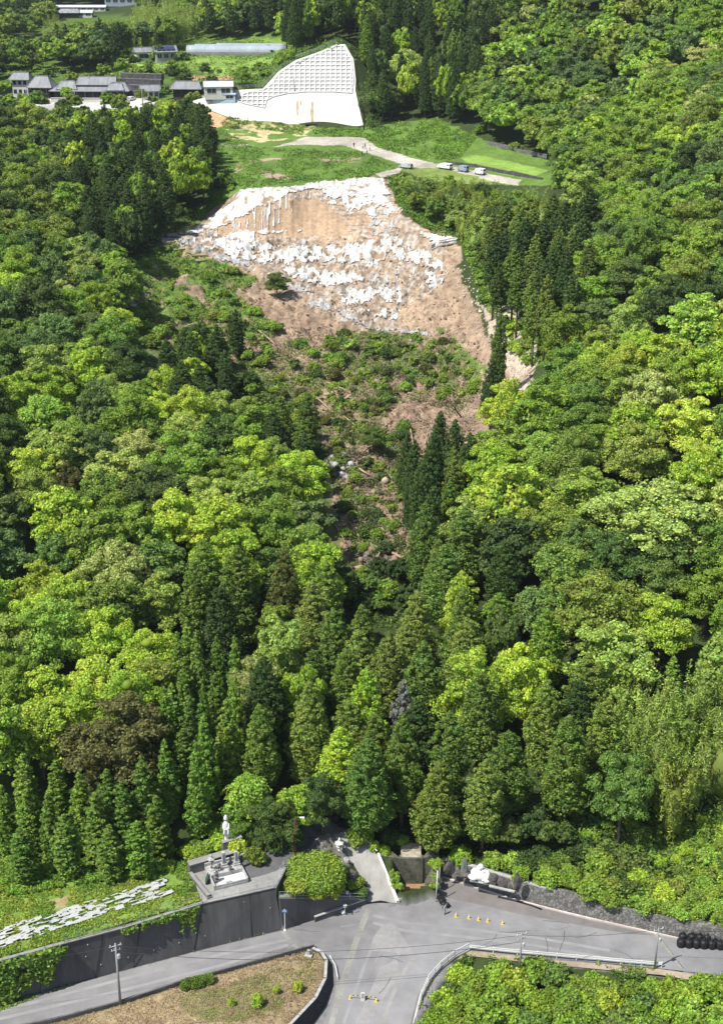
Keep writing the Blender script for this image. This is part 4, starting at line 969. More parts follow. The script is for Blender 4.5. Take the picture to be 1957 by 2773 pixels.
# cones and the striped bar
def cone_proto():
    r = empty('traffic_cone', (0, 0, 0), 0, 'small yellow cone', 'traffic cone', 'yellow cones on the plaza')
    m = MB(); m.box((0, 0, .02), (.38, .38, .04), bev=.01); m.build('base', M_yel, r); m = MB(); m.cyl((0, 0, .04), .15, .68, .03, 10); m.build('cone', M_yel, r)
    MB().cyl((0, 0, .34), .108, .16, .078, 10).build('white_band', M_white, r); return r
c0 = cone_proto(); cl = ['cone nearest the turned white sign, leftmost of five','second cone from the left on the plaza','middle cone of the five on the plaza','second cone from the right on the plaza','rightmost and most separate cone on the plaza','left cone holding the striped bar on the lower road','right cone holding the striped bar on the lower road']
cps = [(1234,2483),(1269,2488),(1295,2493),(1320,2497),(1360,2504),(948,2706),(1019,2714)]
for i, (x, y) in enumerate(cps):
    o = c0 if i == 0 else copy_tree(c0); o.location = Wr(x, y) + Vector((0, 0, .055)); o['label'] = cl[i]; o.scale = (.95,) * 3
    if i > 4: o['group'] = 'cones of the lower barrier'
a = Wr(948,2706) + Vector((0, 0, .7)); b = Wr(1019,2714) + Vector((0, 0, .7)); cbz = empty('barrier_bar', (a + b) / 2, math.atan2((b - a).y, (b - a).x), 'yellow and black striped bar laid across two cones on the lower road', 'barrier bar')
L_ = (b - a).length; n_ = 12; m1, m2 = MB(), MB()
for i in range(n_): (m1 if i % 2 else m2).box(((i + .5) / n_ * L_ - L_ / 2, 0, 0), (L_ / n_, .06, .06))
m1.build('black_stripes', M_black, cbz); m2.build('yellow_stripes', M_yel, cbz)
# ------------------------------------------------------------------ where the trees stand
OPEN = [  # nothing of a crown may cover these (photo pixels)
 [(-200,2390),(200,2375),(380,2368),(470,2345),(505,2300),(560,2300),(640,2300),(700,2345),(780,2318),(835,2262),(880,2240),(935,2252),(1000,2300),(1075,2335),(1150,2318),(1205,2345),(1290,2345),(1420,2385),(1600,2440),(1700,2450),(1800,2300),(1880,2230),(2200,2150),(2200,3000),(-200,3000)],
 [(470,640),(577,560),(600,500),(600,440),(600,350),(560,310),(560,280),(520,262),(620,225),(700,190),(770,165),(870,110),(940,105),(970,150),(985,230),(1000,330),(1180,318),(1260,345),(1320,385),(1500,440),(1480,485),(1320,482),(1150,462),(1075,480),(1085,545),(1130,590),(1250,640),(1260,740),(1300,830),(1330,930),(1290,1000),(1190,960),(1000,905),(860,890),(700,830),(640,770),(480,700),(400,670)],
 [(0,240),(60,200),(120,205),(300,190),(420,205),(480,210),(600,180),(590,230),(610,262),(560,285),(480,262),(400,285),(330,285),(150,285),(0,275)],
 [(270,185),(330,160),(360,140),(480,135),(500,110),(780,105),(775,150),(740,185),(690,215),(640,230),(500,222),(480,195)],
 [(150,18),(290,18),(360,-10),(370,45),(290,48),(150,58)], [(-20,125),(75,125),(75,155),(-20,155)],
 [(40,95),(110,75),(130,95),(85,140),(40,148)],
 [(10,392),(120,370),(150,375),(60,412),(10,415)],
 [(860,930),(1000,900),(1120,930),(1280,1010),(1240,1110),(1110,1150),(1060,1290),(1060,1420),(1095,1480),(1098,1630),(1000,1655),(925,1620),(915,1440),(880,1370),(890,1200),(760,1080),(640,970)],
 [(400,665),(560,700),(660,790),(740,840),(700,930),(560,890),(440,830),(400,760)],
 [(600,850),(700,880),(800,1000),(880,1150),(860,1180),(760,1080),(680,1050),(590,930)],
 [(1385,960),(1445,1000),(1445,1050),(1385,1080),(1370,1000)],
 [(1160,1060),(1300,1090),(1280,1200),(1130,1160)],
 [(350,830),(460,830),(480,900),(400,1000),(380,960)],
]
B = dict
STANDS = [
 # polygon, place words, kinds, palettes, r, h, spacing
 (B(p=[(760,-200),(1440,-200),(1360,110),(1280,250),(1190,290),(1060,290),(1000,330),(940,110),(900,100),(800,120)], w='in the dark plantation behind the white slope', k=['cedar']*5+['broadleaf'], pal=['cedardark']*6+['mid'], r=(2.5,3.3), h=(17,22), s=.74)),
 (B(p=[(560,-200),(960,-200),(900,60),(780,130),(640,110),(560,90)], w='on the slope above the plastic greenhouse', k=['broadleaf','broadleaf','cedar'], pal=['dark','mid','mid','bright','pale'], r=(4.2,6.6), h=(11,15), s=.64)),
 (B(p=[(130,60),(240,40),(420,10),(560,30),(540,72),(440,84),(330,92),(200,104),(110,118)], w='on the bamboo ridge behind the white cottage', k=['bamboo'], pal=['bamboo','bamboo','olive'], r=(3.0,3.8), h=(12,15), s=.72)),
 (B(p=[(1060,455),(1180,450),(1400,480),(1540,500),(1560,600),(1440,620),(1300,640),(1180,600),(1060,520)], w='in the thicket right of the torn slope', k=['bamboo','bamboo','shrubtree'], pal=['bamboo','olive','olive','mid','dark'], r=(2.3,3.3), h=(6,8), s=.78)),
 (B(p=[(1320,640),(1420,590),(1590,590),(1610,700),(1560,900),(1480,940),(1420,900),(1340,820)], w='in the bare stemmed stand right of the slide', k=['tallcedar'], pal=['cedardark','cedarmid','dark'], r=(2.3,3.0), h=(15,20), s=.78)),
 (B(p=[(230,330),(360,290),(470,250),(600,330),(585,500),(500,620),(440,680),(250,650),(190,480)], w='on the dark knoll left of the slide', k=['cedar']*3+['broadleaf'], pal=['cedardark']*5+['dark'], r=(2.6,3.6), h=(13,18), s=.72)),
 (B(p=[(-200,300),(230,300),(250,650),(200,700),(-200,640)], w='on the left hillside below the village', k=['broadleaf'], pal=['dark','mid','dark','olive'], r=(4.2,6.6), h=(11,15), s=.64)),
 (B(p=[(380,940),(480,890),(600,830),(720,850),(650,960),(610,1100),(480,1120)], w='left of the fallen debris', k=['cedar','cedar','broadleaf'], pal=['cedardark','cedardark','dark'], r=(2.4,3.2), h=(12,15), s=.74)),
 (B(p=[(700,1100),(760,1050),(890,1080),(890,1250),(740,1260)], w='at the left edge of the debris tongue', k=['cedar'], pal=['cedarmid','cedardark'], r=(2.3,2.8), h=(12,15), s=.78)),
 (B(p=[(1120,1180),(1180,1130),(1310,1150),(1300,1330),(1200,1500),(1100,1480)], w='at the right edge of the debris tongue', k=['cedar'], pal=['cedardark','cedardark','cedarmid'], r=(2.2,2.8), h=(14,18), s=.78)),
 (B(p=[(430,1740),(520,1750),(690,1840),(690,2140),(480,2200),(440,1950)], w='in the cypress grove above the shrine', k=['cypress'], pal=['cyp'], r=(1.4,1.9), h=(12,16), s=.82)),
 (B(p=[(-200,2120),(470,2050),(500,2340),(-200,2400)], w='in the row behind the mulched field', k=['cypress']*5+['broadleaf'], pal=['cyp','cyp','cyp','mid'], r=(1.5,2.1), h=(10,14), s=.8)),
 (B(p=[(780,1600),(1000,1640),(1090,1500),(1200,1440),(1380,1530),(1400,1700),(1560,1820),(1640,1950),(1750,2100),(1780,2350),(1560,2450),(1180,2350),(950,2300),(870,2180),(720,2120),(640,2060),(660,1900),(520,1700),(520,1540),(700,1560)], w='in the cedar wood above the road', k=['cedar']*7+['broadleaf'], pal=['cedarmid']*6+['cedardark']*2+['mid','bright'], r=(2.9,3.8), h=(14,18), s=.74)),
 (B(p=[(1560,1850),(1700,1870),(2200,1900),(2200,2200),(1850,2340),(1760,2330),(1700,2100)], w='in the bamboo thicket above the right wall', k=['bamboo'], pal=['bamboo','olive','bamboo'], r=(2.4,3.2), h=(11,15), s=.64)),
 (B(p=[(1050,1200),(1300,1000),(1500,900),(2300,800),(2300,1500),(1500,1500),(1200,1500)], w='on the bright right spur', k=['broadleaf','broadleaf','bigleaf'], pal=['mid','mid','bright','bright','fresh','pale','olive','mid'], r=(4.2,6.6), h=(11,15), s=.64)),
 (B(p=[(900,-200),(2300,-200),(2300,820),(1500,900),(1300,700),(1300,500)], w='on the upper right hillside', k=['broadleaf'], pal=['mid','mid','mid','bright','fresh','fresh','olive','pale','mid','dark','blue'], r=(4.2,6.6), h=(11,15), s=.64)),
 (B(p=[(1000,1400),(2300,1400),(2300,2300),(1000,2300)], w='on the lower right hillside', k=['broadleaf','broadleaf','bigleaf'], pal=['mid','mid','bright','fresh','pale','dark','olive','blue'], r=(4.2,6.6), h=(11,15), s=.64)),
 (B(p=[(-300,600),(900,600),(900,1200),(-300,1200)], w='on the left slope beside the slide', k=['broadleaf','broadleaf','bigleaf'], pal=['mid','mid','dark','fresh','bright','blue','pale'], r=(4.0,6.2), h=(11,15), s=.64)),
 (B(p=[(-300,1150),(1100,1150),(1100,1600),(-300,1600)], w='in the wood left of the gully', k=['broadleaf','broadleaf','bigleaf'], pal=['mid','mid','pale','bright','bright','fresh','olive','dark','yellow','blue','mid'], r=(4.2,6.6), h=(11,15), s=.64)),
 (B(p=[(-300,1550),(800,1550),(800,2400),(-300,2400)], w='in the wood above the mulched field', k=['broadleaf','bigleaf'], pal=['mid','bright','bright','fresh','pale','olive','dark','yellow'], r=(4.0,6.2), h=(11,15), s=.64)),
 (B(p=[(-400,-400),(640,-400),(640,330),(-400,330)], w='in the woods behind the temple', k=['broadleaf','broadleaf','broadleaf','cedar'], pal=['dark','mid','dark','olive','blue','mid'], r=(4.2,6.6), h=(11,15), s=.64)),
 (B(p=[(-400,-400),(2400,-400),(2400,3000),(-400,3000)], w='in the valley wood', k=['broadleaf'], pal=['mid','dark'], r=(4,6), h=(11,15), s=.64)),
]
def stand_of(px, py):
    for s in STANDS:
        if inpoly([px], [py], s['p'])[0]: return s
    return None
def in_open(P):
    a = np.array(P)
    for poly in OPEN:
        if inpoly(a[:, 0], a[:, 1], poly).any(): return True
    return False
def shade_noise(x, y): return float(fbm(np.array([x / 22.0]), np.array([y / 22.0]), 77, 2)[0])
# two shading trees added, the others one can pick out in the photograph
HERO = [
 ('broadleaf',748,2235,3.6,9,'dark','dark round tree added to shade the asphalt between the feathery tree and the red lamp'),
 ('broadleaf',655,2232,2.6,6.5,'mid','small green tree close behind the right shoulder of the white standing statue'),
 ('broadleaf',872,2165,3.0,9,'dark','dark tree added to shade the top of the pale ramp'),
 ('cedar',455,1000,2.9,14,'cedardark','dark cedar farthest left of the group beside the debris'),
 ('cedar',520,985,2.9,15,'cedardark','dark cedar second from the left beside the debris'),
 ('cedar',590,960,3.0,15,'cedardark','tallest dark cedar beside the upper left of the debris'),
 ('cedar',640,900,2.6,12,'cedardark','dark cedar nearest the lower end of the white sheets'),
 ('cedar',835,1140,2.6,13,'cedarmid','cedar leaning into the left side of the debris tongue'),
 ('cedar',760,1150,2.7,13,'cedarmid','cedar left of the leaning one beside the debris tongue'),
 ('cedar',1230,1230,2.6,15,'cedardark','dark cedar at the right edge of the debris tongue'),
 ('cedar',1190,1200,2.4,14,'cedardark','dark cedar below the leafless tree'),
 ('cedar',1270,1260,2.6,14,'cedardark','rightmost dark cedar beside the debris tongue'),
 ('broadleaf',318,2010,7.0,15,'brown','big brownish round tree standing above the slim cypresses at lower left'),
 ('layered',672,2165,3.9,9.5,'fresh','feathery green tree just behind the white standing statue'),
 ('bigleaf',822,2178,3.5,8.5,'fresh','large leaved tree spreading behind the red street lamp'),
 ('broadleaf',755,1770,4.3,15,'pale','pale yellow green crown, highest of the pale ones among the cedars above the statue'),
 ('broadleaf',690,1880,3.4,14,'pale','pale yellow green crown beside the cypress grove'),
 ('cedar',772,1620,3.2,18,'brown','dull brownish pointed cedar left of the gully'),
 ('broadleaf',1868,1150,5.9,12,'yellow','brightest yellow green tree at the right edge of the picture'),
 ('broadleaf',1915,1240,4.4,11,'yellow','smaller yellow green tree below the brightest one at the right edge'),
 ('broadleaf',1800,1410,8.4,14,'pale','huge pale olive dome of a tree on the right slope'),
 ('broadleaf',1410,1850,4.4,15,'yellow','yellow green crown standing out of the cedars at lower right'),
 ('broadleaf',1790,1700,5.0,13,'yellow','yellow green crown left of the slim lone cypress on the right slope'),
 ('layered',1440,1660,4.2,12,'blue','soft bluish green feathery tree above the cedars right of the gully'),
 ('cypress',1818,1845,1.9,9,'cyp','lone slim cypress among broadleaf trees on the lower right slope'),
 ('cypress',1940,2000,2.0,10,'cyp','slim cypress by the right edge above the bamboo'),
 ('broadleaf',812,1305,5.2,13,'yellow','yellow green crown hanging over the left side of the gully'),
 ('broadleaf',735,1250,3.6,12,'pale','pale green crown left of the debris tongue'),
 ('broadleaf',560,1370,5.2,12,'pale','wide pale green crown in the middle of the left wood'),
 ('broadleaf',100,1690,4.6,12,'yellow','yellowish crown at the left edge of the lower wood'),
 ('broadleaf',290,1085,5.0,11,'pale','wide pale yellow crown high in the left wood'),
 ('broadleaf',430,1120,3.8,11,'yellow','yellow green crown beside the widest pale one in the left wood'),
 ('broadleaf',1100,190,6.6,16,'pale','big round pale crown in front of the dark plantation'),
 ('broadleaf',1812,395,5.2,11,'yellow','cream coloured crown high on the right hillside'),
 ('broadleaf',1840,560,6.0,12,'fresh','large fresh green crown on the right hillside'),
 ('broadleaf',30,800,6.2,13,'yellow','big yellow green crown cut by the left edge'),
 ('broadleaf',205,690,4.8,11,'pale','pale green crown at the foot of the dark knoll'),
 ('layered',300,700,5.6,10,'mid','flat topped spreading tree at the foot of the dark knoll'),
 ('cedar',1350,960,2.3,19,'cedarmid','tall lone cedar at the right margin of the slide'),
 ('cedar',1330,1060,2.2,15,'cedardark','cedar just in front of the lone one at the right margin of the slide'),
 ('broadleaf',750,765,2.9,6.5,'dark','small dark round tree at the left foot of the white sheets'),
 ('broadleaf',655,205,3.2,6.5,'mid','small round tree beside the white roofed shed'),
 ('cedar',1010,245,3.0,15,'dark','ivy covered tree right beside the white slope'),
 ('broadleaf',1060,265,4.8,11,'dark','dark bushy tree below the big round pale crown'),
 ('cedar',1115,1370,2.0,14,'cedardark','dark leaning cedar in the gully'),
 ('cedar',1100,1260,2.0,13,'cedardark','narrow dark cedar above the leaning one in the gully'),
 ('broadleaf',180,1320,3.0,11,'brown','brownish crown in the left wood'),
 ('broadleaf',475,1230,3.2,11,'brown','dull brown crown near the middle of the left wood'),
 ('broadleaf',1010,1180,2.4,6,'dark','dark clump on the debris tongue'),
 ('broadleaf',835,1500,4.4,13,'mid','green crown leaning over the left bank of the gully'),
]
for hh in HERO: hero(*hh)
CYP = [(518,1995,14),(558,2057,15),(617,2014,15),(469,1946,12),(506,1878,13),(543,1880,12),(585,1930,13),(500,2060,11),(389,2150,13),(336,2205,11),(296,2180,12),(265,2235,11),(136,2240,11),(82,2225,11),(426,2235,10),(376,2290,8),(14,2215,11),(222,2190,12),(180,2280,9),(60,2310,8),(300,2300,8)]
for i, (a, b, h) in enumerate(CYP): hero('cypress', a, b, 1.75 + .1 * (i % 4), h, 'cyp', None); TREES[-1].update(where='in the cypress grove above the shrine' if a > 440 else 'in the row behind the mulched field')
rnd = random.Random(5)
grid = {}
def near_free(x, y, r, s):
    gx_, gy_ = int(x // 8), int(y // 8)
    for i in (-1, 0, 1, ):
        for j in (-1, 0, 1):
            for (a, b, q) in grid.get((gx_ + i, gy_ + j), ()):
                if (a - x) ** 2 + (b - y) ** 2 < ((r + q) * s) ** 2: return False
    return True
def put(x, y, r): grid.setdefault((int(x // 8), int(y // 8)), []).append((x, y, r))
for t in TREES: put(t['x'], t['y'], t['r'])
cand = []
y = 156.0
while y < 1060:
    st = 2.0 if y < 420 else (2.6 if y < 700 else 4.5); x = -.275 * y - 6
    while x < .275 * y + 6:
        cand.append((x + rnd.uniform(-.5, .5) * st, y + rnd.uniform(-.5, .5) * st)); x += st
    y += st
CA = np.array(cand); CZ = H(CA[:, 0], CA[:, 1]); order = list(range(len(CA))); rnd.shuffle(order)
fill = []
for i in order:
    x, y = CA[i]; z = CZ[i]
    px, py = project(x, y, z + 8)
    if px < -120 or px > 2080 or py < -90 or py > 2500: continue
    s = stand_of(px, py)
    k = rnd.choice(s['k']); r = rnd.uniform(*s['r']); h = rnd.uniform(*s['h']); pal = rnd.choice(s['pal'])
    if k == 'broadleaf' and s['k'].count('cedar') > 1: pal = rnd.choice(['mid', 'dark', 'bright']); r = rnd.uniform(3.2, 4.4)
    if k == 'cedar' and s['k'].count('cedar') <= 1 and 'cedardark' not in s['pal']: pal = 'cedardark'; h += 3; r = 2.8
    if k == 'shrubtree': k = 'broadleaf'; r *= .9
    if k in ('broadleaf', 'bigleaf'): h *= .6 + .4 * r / 5.2
    if not near_free(x, y, r, s['s']): continue
    P = [project(x + dx * r * .85, y, z + dz * h) for dx, dz in ((0, .02), (0, .97), (-1, .55), (1, .55), (0, .5), (-.7, .8), (.7, .8), (-.8, .3), (.8, .3))]
    if in_open(P): continue
    put(x, y, r); add_tree(k, x, y, r, h, pal, s['w'], z=z)
# low growth: undershrubs along open edges and over the debris
def patch(poly, n, r, pals, where, kinds=('shrub',), hh=(.9, 1.3), h0=0.0):
    xs = [p[0] for p in poly]; ys = [p[1] for p in poly]; c = 0; tries = 0
    while c < n and tries < n * 12:
        tries += 1
        a = rnd.uniform(min(xs), max(xs)); b = rnd.uniform(min(ys), max(ys))
        if not inpoly([a], [b], poly)[0]: continue
        g = ground_at(a, b, h0)
        if g is None: continue
        if where.startswith(('hanging', 'overhanging', 'on the grassy bank')) and g[1] < np.interp(g[0], _WRX, _WRY) + 1.3: continue
        q = rnd.uniform(*r)
        if not near_free(g[0], g[1], q, .55): continue
        put(g[0], g[1], q * .8); k = rnd.choice(kinds)
        add_tree(k, g[0], g[1], q, q * rnd.uniform(*hh) * (1.0 if k == 'shrub' else 2.2), rnd.choice(pals), where, z=g[2]); c += 1
patch([(430,660),(560,700),(700,760),(640,800),(760,900),(700,960),(420,960),(300,880),(300,760),(380,700)], 55, (.8,2.2), ['fresh','mid','olive','fresh'], 'on the slumped ground left of the sheets')
patch([(860,930),(1000,900),(1240,930),(1300,1050),(1240,1100),(1120,1050),(960,1200),(900,1290),(870,1100),(740,1080),(640,960)], 165, (.6,2.0), ['fresh','mid','olive','dark','brown'], 'on the fallen debris below the sheets')
patch([(880,1150),(1110,1150),(1100,1330),(1090,1500),(950,1500),(900,1350)], 48, (.8,2.0), ['dark','mid','olive','cedarmid'], 'on the debris tongue in the gully')
patch([(560,930),(700,960),(800,1080),(880,1250),(840,1350),(700,1150),(580,1050)], 40, (1.2,2.8), ['dark','mid','olive','cedardark'], 'at the left edge of the fallen debris', ('shrub','broadleaf'))
patch([(860,1560),(1120,1560),(1120,1680),(860,1680)], 22, (1.4,2.6), ['dark','mid','cedardark'], 'at the foot of the debris tongue', ('shrub','broadleaf'))
patch([(100,200),(560,210),(600,240),(470,300),(150,260)], 40, (1.4,3.0), ['mid','dark','olive'], 'between the temple roofs', ('shrub','broadleaf','broadleaf'))
patch([(0,160),(110,160),(250,150),(330,178),(260,198),(60,200),(0,235)], 26, (2.4,4.2), ['dark','mid','olive'], 'in the copse behind the temple gate', ('broadleaf',), (1.1,1.4))
patch([(0,60),(130,70),(100,105),(0,120)], 12, (2.4,4.0), ['dark','mid','olive'], 'in the copse at the upper left edge', ('broadleaf',), (1.1,1.4))
patch([(1560,2200),(1700,2180),(1760,2300),(1700,2420),(1600,2400)], 24, (1.4,2.6), ['dark','mid','olive'], 'in the undergrowth between the cedars and the bamboo')
patch([(270,150),(360,150),(520,160),(500,215),(440,215),(300,190)], 22, (1.2,2.6), ['mid','dark','fresh'], 'around the cottage garden', ('shrub','broadleaf'))
patch([(1075,500),(1130,580),(1240,630),(1270,700),(1300,820),(1330,820),(1300,640),(1180,560),(1090,470)], 26, (.9,1.8), ['fresh','mid'], 'along the right margin of the slide')
patch([(1340,850),(1480,900),(1500,1000),(1440,1000),(1380,940)], 14, (1.2,2.4), ['fresh','mid','bright'], 'under the bare stemmed cedars')
patch([(470,560),(560,540),(640,520),(600,460),(590,520),(480,620)], 14, (1.1,2.2), ['mid','dark','fresh'], 'at the left edge of the slide crest')
patch([(1190,320),(1330,380),(1480,440),(1400,400),(1260,330)], 16, (1.6,3.0), ['mid','dark','olive'], 'along the upper edge of the small paddy')
patch([(545,122),(770,135),(765,148),(600,140)], 16, (1.0,1.6), ['mid','dark'], 'in the hedge below the plastic greenhouse')
patch([(560,190),(690,190),(690,205),(560,205)], 9, (1.0,1.6), ['dark','mid'], 'between the small fields below the greenhouse')
patch([(700,185),(790,135),(810,150),(700,225)], 9, (1.6,2.8), ['mid','fresh'], 'beside the upper left edge of the white grid')
patch([(330,195),(450,195),(440,200),(330,200)], 12, (.9,1.4), ['dark','mid'], 'in the hedge on top of the terraced stone walls')
patch([(80,225),(330,228),(330,262),(120,258)], 10, (.9,1.6), ['mid','dark','olive'], 'in the temple garden')
patch([(0,268),(150,278),(300,300),(430,310),(430,330),(0,330)], 26, (1.8,3.6), ['mid','olive','dark','bright'], 'below the temple road', ('broadleaf','shrub'))
patch([(500,245),(560,235),(560,262),(470,262)], 4, (1.8,2.4), ['dark','mid'], 'beside the blue shed')
# lower edge of the wood by the road
patch([(1200,2345),(1290,2335),(1420,2375),(1560,2425),(1560,2350),(1400,2320),(1200,2310)], 26, (1.2,2.2), ['fresh','mid','dark'], 'behind the stones above the plaza wall')
patch([(1400,2395),(1700,2470),(1700,2440),(1420,2350)], 20, (1.5,2.6), ['fresh','mid'], 'overhanging the grey stone wall', h0=1.0)
patch([(1560,2462),(1957,2545),(2000,2540),(2000,2500),(1600,2440)], 24, (.8,1.5), ['fresh','mid','olive'], 'hanging over the right part of the grey stone wall', h0=1.6)
patch([(1690,2440),(1960,2520),(1990,2200),(1850,2230),(1760,2340)], 42, (.8,1.7), ['fresh','bright','olive'], 'on the grassy bank at the lower right')
patch([(1075,2335),(1160,2325),(1150,2290),(1070,2290)], 5, (.9,1.6), ['fresh','mid'], 'above the small weir')
patch([(1120,2345),(1180,2340),(1180,2420),(1150,2400)], 6, (.7,1.2), ['fresh','mid'], 'on the bank right of the small weir')
patch([(500,2330),(560,2210),(600,2240),(604,2296),(540,2330)], 26, (1.1,1.9), ['bright','fresh'], 'on the leafy bank left of the white standing statue')
patch([(0,2345),(470,2330),(470,2350),(0,2375)], 22, (.8,1.4), ['mid','fresh'], 'at the foot of the cypress row')
patch([(1116,2790),(1170,2690),(1262,2612),(1420,2612),(1700,2636),(1990,2664),(1990,2800),(1110,2800)], 75, (1.5,2.5), ['mid','fresh','mid','bright'], 'in the bushes below the road at lower right', ('shrub',), (1.1,1.4), 2.0)
patch([(1120,2210),(1400,2210),(1640,2300),(1700,2420),(1560,2410),(1400,2340),(1200,2320),(1120,2300)], 46, (1.5,2.6), ['dark','mid','cedardark','dark'], 'in the dark undergrowth below the cedars', ('shrub','broadleaf'), (.9,1.2))
patch([(950,2230),(1180,2230),(1180,2310),(1000,2290)], 14, (1.3,2.2), ['dark','mid','cedardark'], 'in the shade above the weir')
patch([(1073,2345),(1084,2400),(1075,2420),(1062,2380)], 5, (.5,.9), ['mid','fresh'], 'on the left wall of the small weir')
patch([(583,2640),(700,2612),(700,2618),(583,2650)], 0, (.5,.7), ['mid'], 'on the island kerb')
for a, b, r, h, pal, lab in [(640,2290,1.5,2.6,'yellow','yellow green bush at the end of the shrine terrace wall'),(690,2312,1.7,2.2,'olive','olive bush beside the yellow green one on the shrine terrace'),(973,2255,1.8,2.8,'fresh','round bush at the top of the pale curved ramp'),(1012,2292,.9,1.3,'bright','small bright bush outside the bend of the pale ramp'),(1040,2300,1.0,1.2,'bright','low bright bush at the head of the ramp railing')]:
    hero('shrub', a, b, r, h, pal, lab)
for i in range(7): hero('shrub', 502 + i * 11, 2664 - i * 3, .75, 1.3, 'mid', 'low hedge of dark green shrubs growing over the island kerb'); TREES[-1].update(group='low hedge on the island kerb')
for a, b, r in [(627,2711,.45),(697,2704,.75),(748,2678,.5),(807,2668,.65)]:
    hero('shrub', a, b, r, r * 2.3, 'yellow', {627:'leftmost of the four bright saplings on the dry island',697:'largest of the four bright saplings on the dry island',748:'third of the bright saplings from the left on the dry island',807:'sapling nearest the curved block wall on the dry island'}[a])
print('trees', len(TREES))

# link them: the 300 nearest-looking of each kind as things, the rest as one far wood
WORD = {}
def link_tree(t, idx):
    variants, R0, H0 = KINDS[t['kind']]; cr, tk = variants[idx % len(variants)]
    q = random.Random(idx * 31 + 7); rz = q.uniform(0, 6.28); sx = t['r'] / R0; sz = t['h'] / H0
    base = q.choice(PAL[t['pal']]); j = q.uniform(.88, 1.14); col = tuple(c * j * q.uniform(.95, 1.05) for c in base) + (1,)
    nm, cat = NAMES[t['kind']]
    lab = t['label'] or '%s %s %s' % (SHADE[t['pal']], NOUN[t['kind']], t['where'])
    e = empty(nm, (t['x'], t['y'], t['z']), rz, lab, cat, t['group'] if t['label'] else t['kind'].replace('bigleaf', 'broadleaf') + ' growth ' + t['where'])
    if t.get('tilt'): e.rotation_euler = t['tilt']
    e.scale = (sx, sx * q.uniform(.92, 1.08), sz)
    c = link(bpy.data.objects.new('crown', cr), e); c.color = col
    link(bpy.data.objects.new('trunk', tk), e)
    return e
def px_size(t):
    px, py = project(t['x'], t['y'], t['z'] + t['h'] * .6); d = math.hypot(t['y'], HC - t['z'])
    s = t['r'] / d * min(1, max(.25, t['h'] / t['r'] / 2))
    return s if -60 < px < 2020 and -60 < py < 2830 else s * .2
by = {}
for t in TREES: by.setdefault(NAMES[t['kind']][1], []).append(t)
FARBAKE = []
k = 0
for cat, L in by.items():
    L.sort(key=lambda t: (t['label'] is None, -px_size(t)))
    for n_, t in enumerate(L):
        k += 1
        if n_ < 300: link_tree(t, k)
        else: FARBAKE.append(t)
print('far', len(FARBAKE), {c: len(L) for c, L in by.items()})
def bake_far(trees, name, label_kind):
    protos = {'broadleaf': [broadleaf(300 + i, 5, 12, 8, lobes=16, sub=5, per=20, size=.5) for i in range(3)], 'bigleaf': [broadleaf(310, 5, 12, 8, lobes=16, sub=5, per=20, size=.5)],
              'cedar': [conifer(320 + i, 2.9, 18, .25, 90, 18, .42) for i in range(3)], 'shrub': [shrub(330, clumps=10, per=16, size=.35)], 'bamboo': [bamboo(340, culms=9, per=60, size=.4)], 'cypress': [conifer(350, 1.5, 13, .1, 70, 14, .3)], 'layered': [layered(360, pads=20, per=60, size=.35)]}
    VV, FF, RR, CC = [], [], [], []; o = 0; q = random.Random(3)
    for t in trees:
        V, F, rr = q.choice(protos[t['kind']]); _, R0, H0 = KINDS[t['kind']]
        a = q.uniform(0, 6.28); ca, sa = math.cos(a), math.sin(a); s = t['r'] / R0
        W = np.stack([(V[:, 0] * ca - V[:, 1] * sa) * s + t['x'], (V[:, 0] * sa + V[:, 1] * ca) * s + t['y'], V[:, 2] * t['h'] / H0 + t['z']], 1)
        col = np.array(q.choice(PAL[t['pal']])) * q.uniform(.88, 1.14)
        VV.append(W); FF.append(F + o); RR.append(rr); CC.append(np.tile(col, (len(V), 1))); o += len(V)
    me = quads_to_mesh(name, np.concatenate(VV), np.concatenate(FF), np.concatenate(RR), M_leaf_far, np.concatenate(CC))
    return tag(link(bpy.data.objects.new(name, me)), kind='stuff', label=label_kind, cat='wood')
if FARBAKE: bake_far(FARBAKE, 'distant_wood', 'distant mixed green wood on the hills behind the fields')
# ------------------------------------------------------------------ grave terrace, statues, stones
ZF = 6.38
def basis(pl, pr, plb, z):
    a, b, c = W(*pl, z), W(*pr, z), W(*plb, z); u = (b - a); w = u.length; rz = math.atan2(u.y, u.x); d = abs((c - a).dot(Vector((-math.sin(rz), math.cos(rz), 0)))); return a, rz, w, d
A0, RZ, GW, GD = basis((580,2412), (673,2389), (563,2352), ZF)
gp = empty('grave_plot', A0, RZ, 'white granite grave plot with kerbs and a raised rear tier on the walled terrace', 'grave')
GD = min(GD, 4.2)
MB().box((GW / 2, GD / 2, .14), (GW, GD, .28), bev=.02).build('base_slab', M_gran, gp)
m = MB(); m.box((GW / 2, .12, .42), (GW - .3, .2, .3)); m.box((.1, GD / 2, .5), (.2, GD, .45)); m.box((GW - .1, GD / 2, .5), (.2, GD, .45)); m.box((GW / 2, GD - .1, .75), (GW, .2, .95)); m.build('kerb', M_gran, gp)
m = MB(); m.box((GW / 2, GD * .72, .55), (GW - .4, GD * .5, .55), bev=.02); m.build('rear_tier', M_gran, gp)
m = MB(); m.box((GW * .58, GD * .24, .31), (GW * .78, GD * .36, .06)); m.build('white_gravel_bed', M_white, gp)
m = MB(); m.box((GW * .45, .3, .55), (.7, .35, .3), .1, bev=.02); m.build('offering_stone', M_gran, gp)
def local(x, y, z): return A0 + Matrix.Rotation(RZ, 3, 'Z') @ Vector((x, y, z))
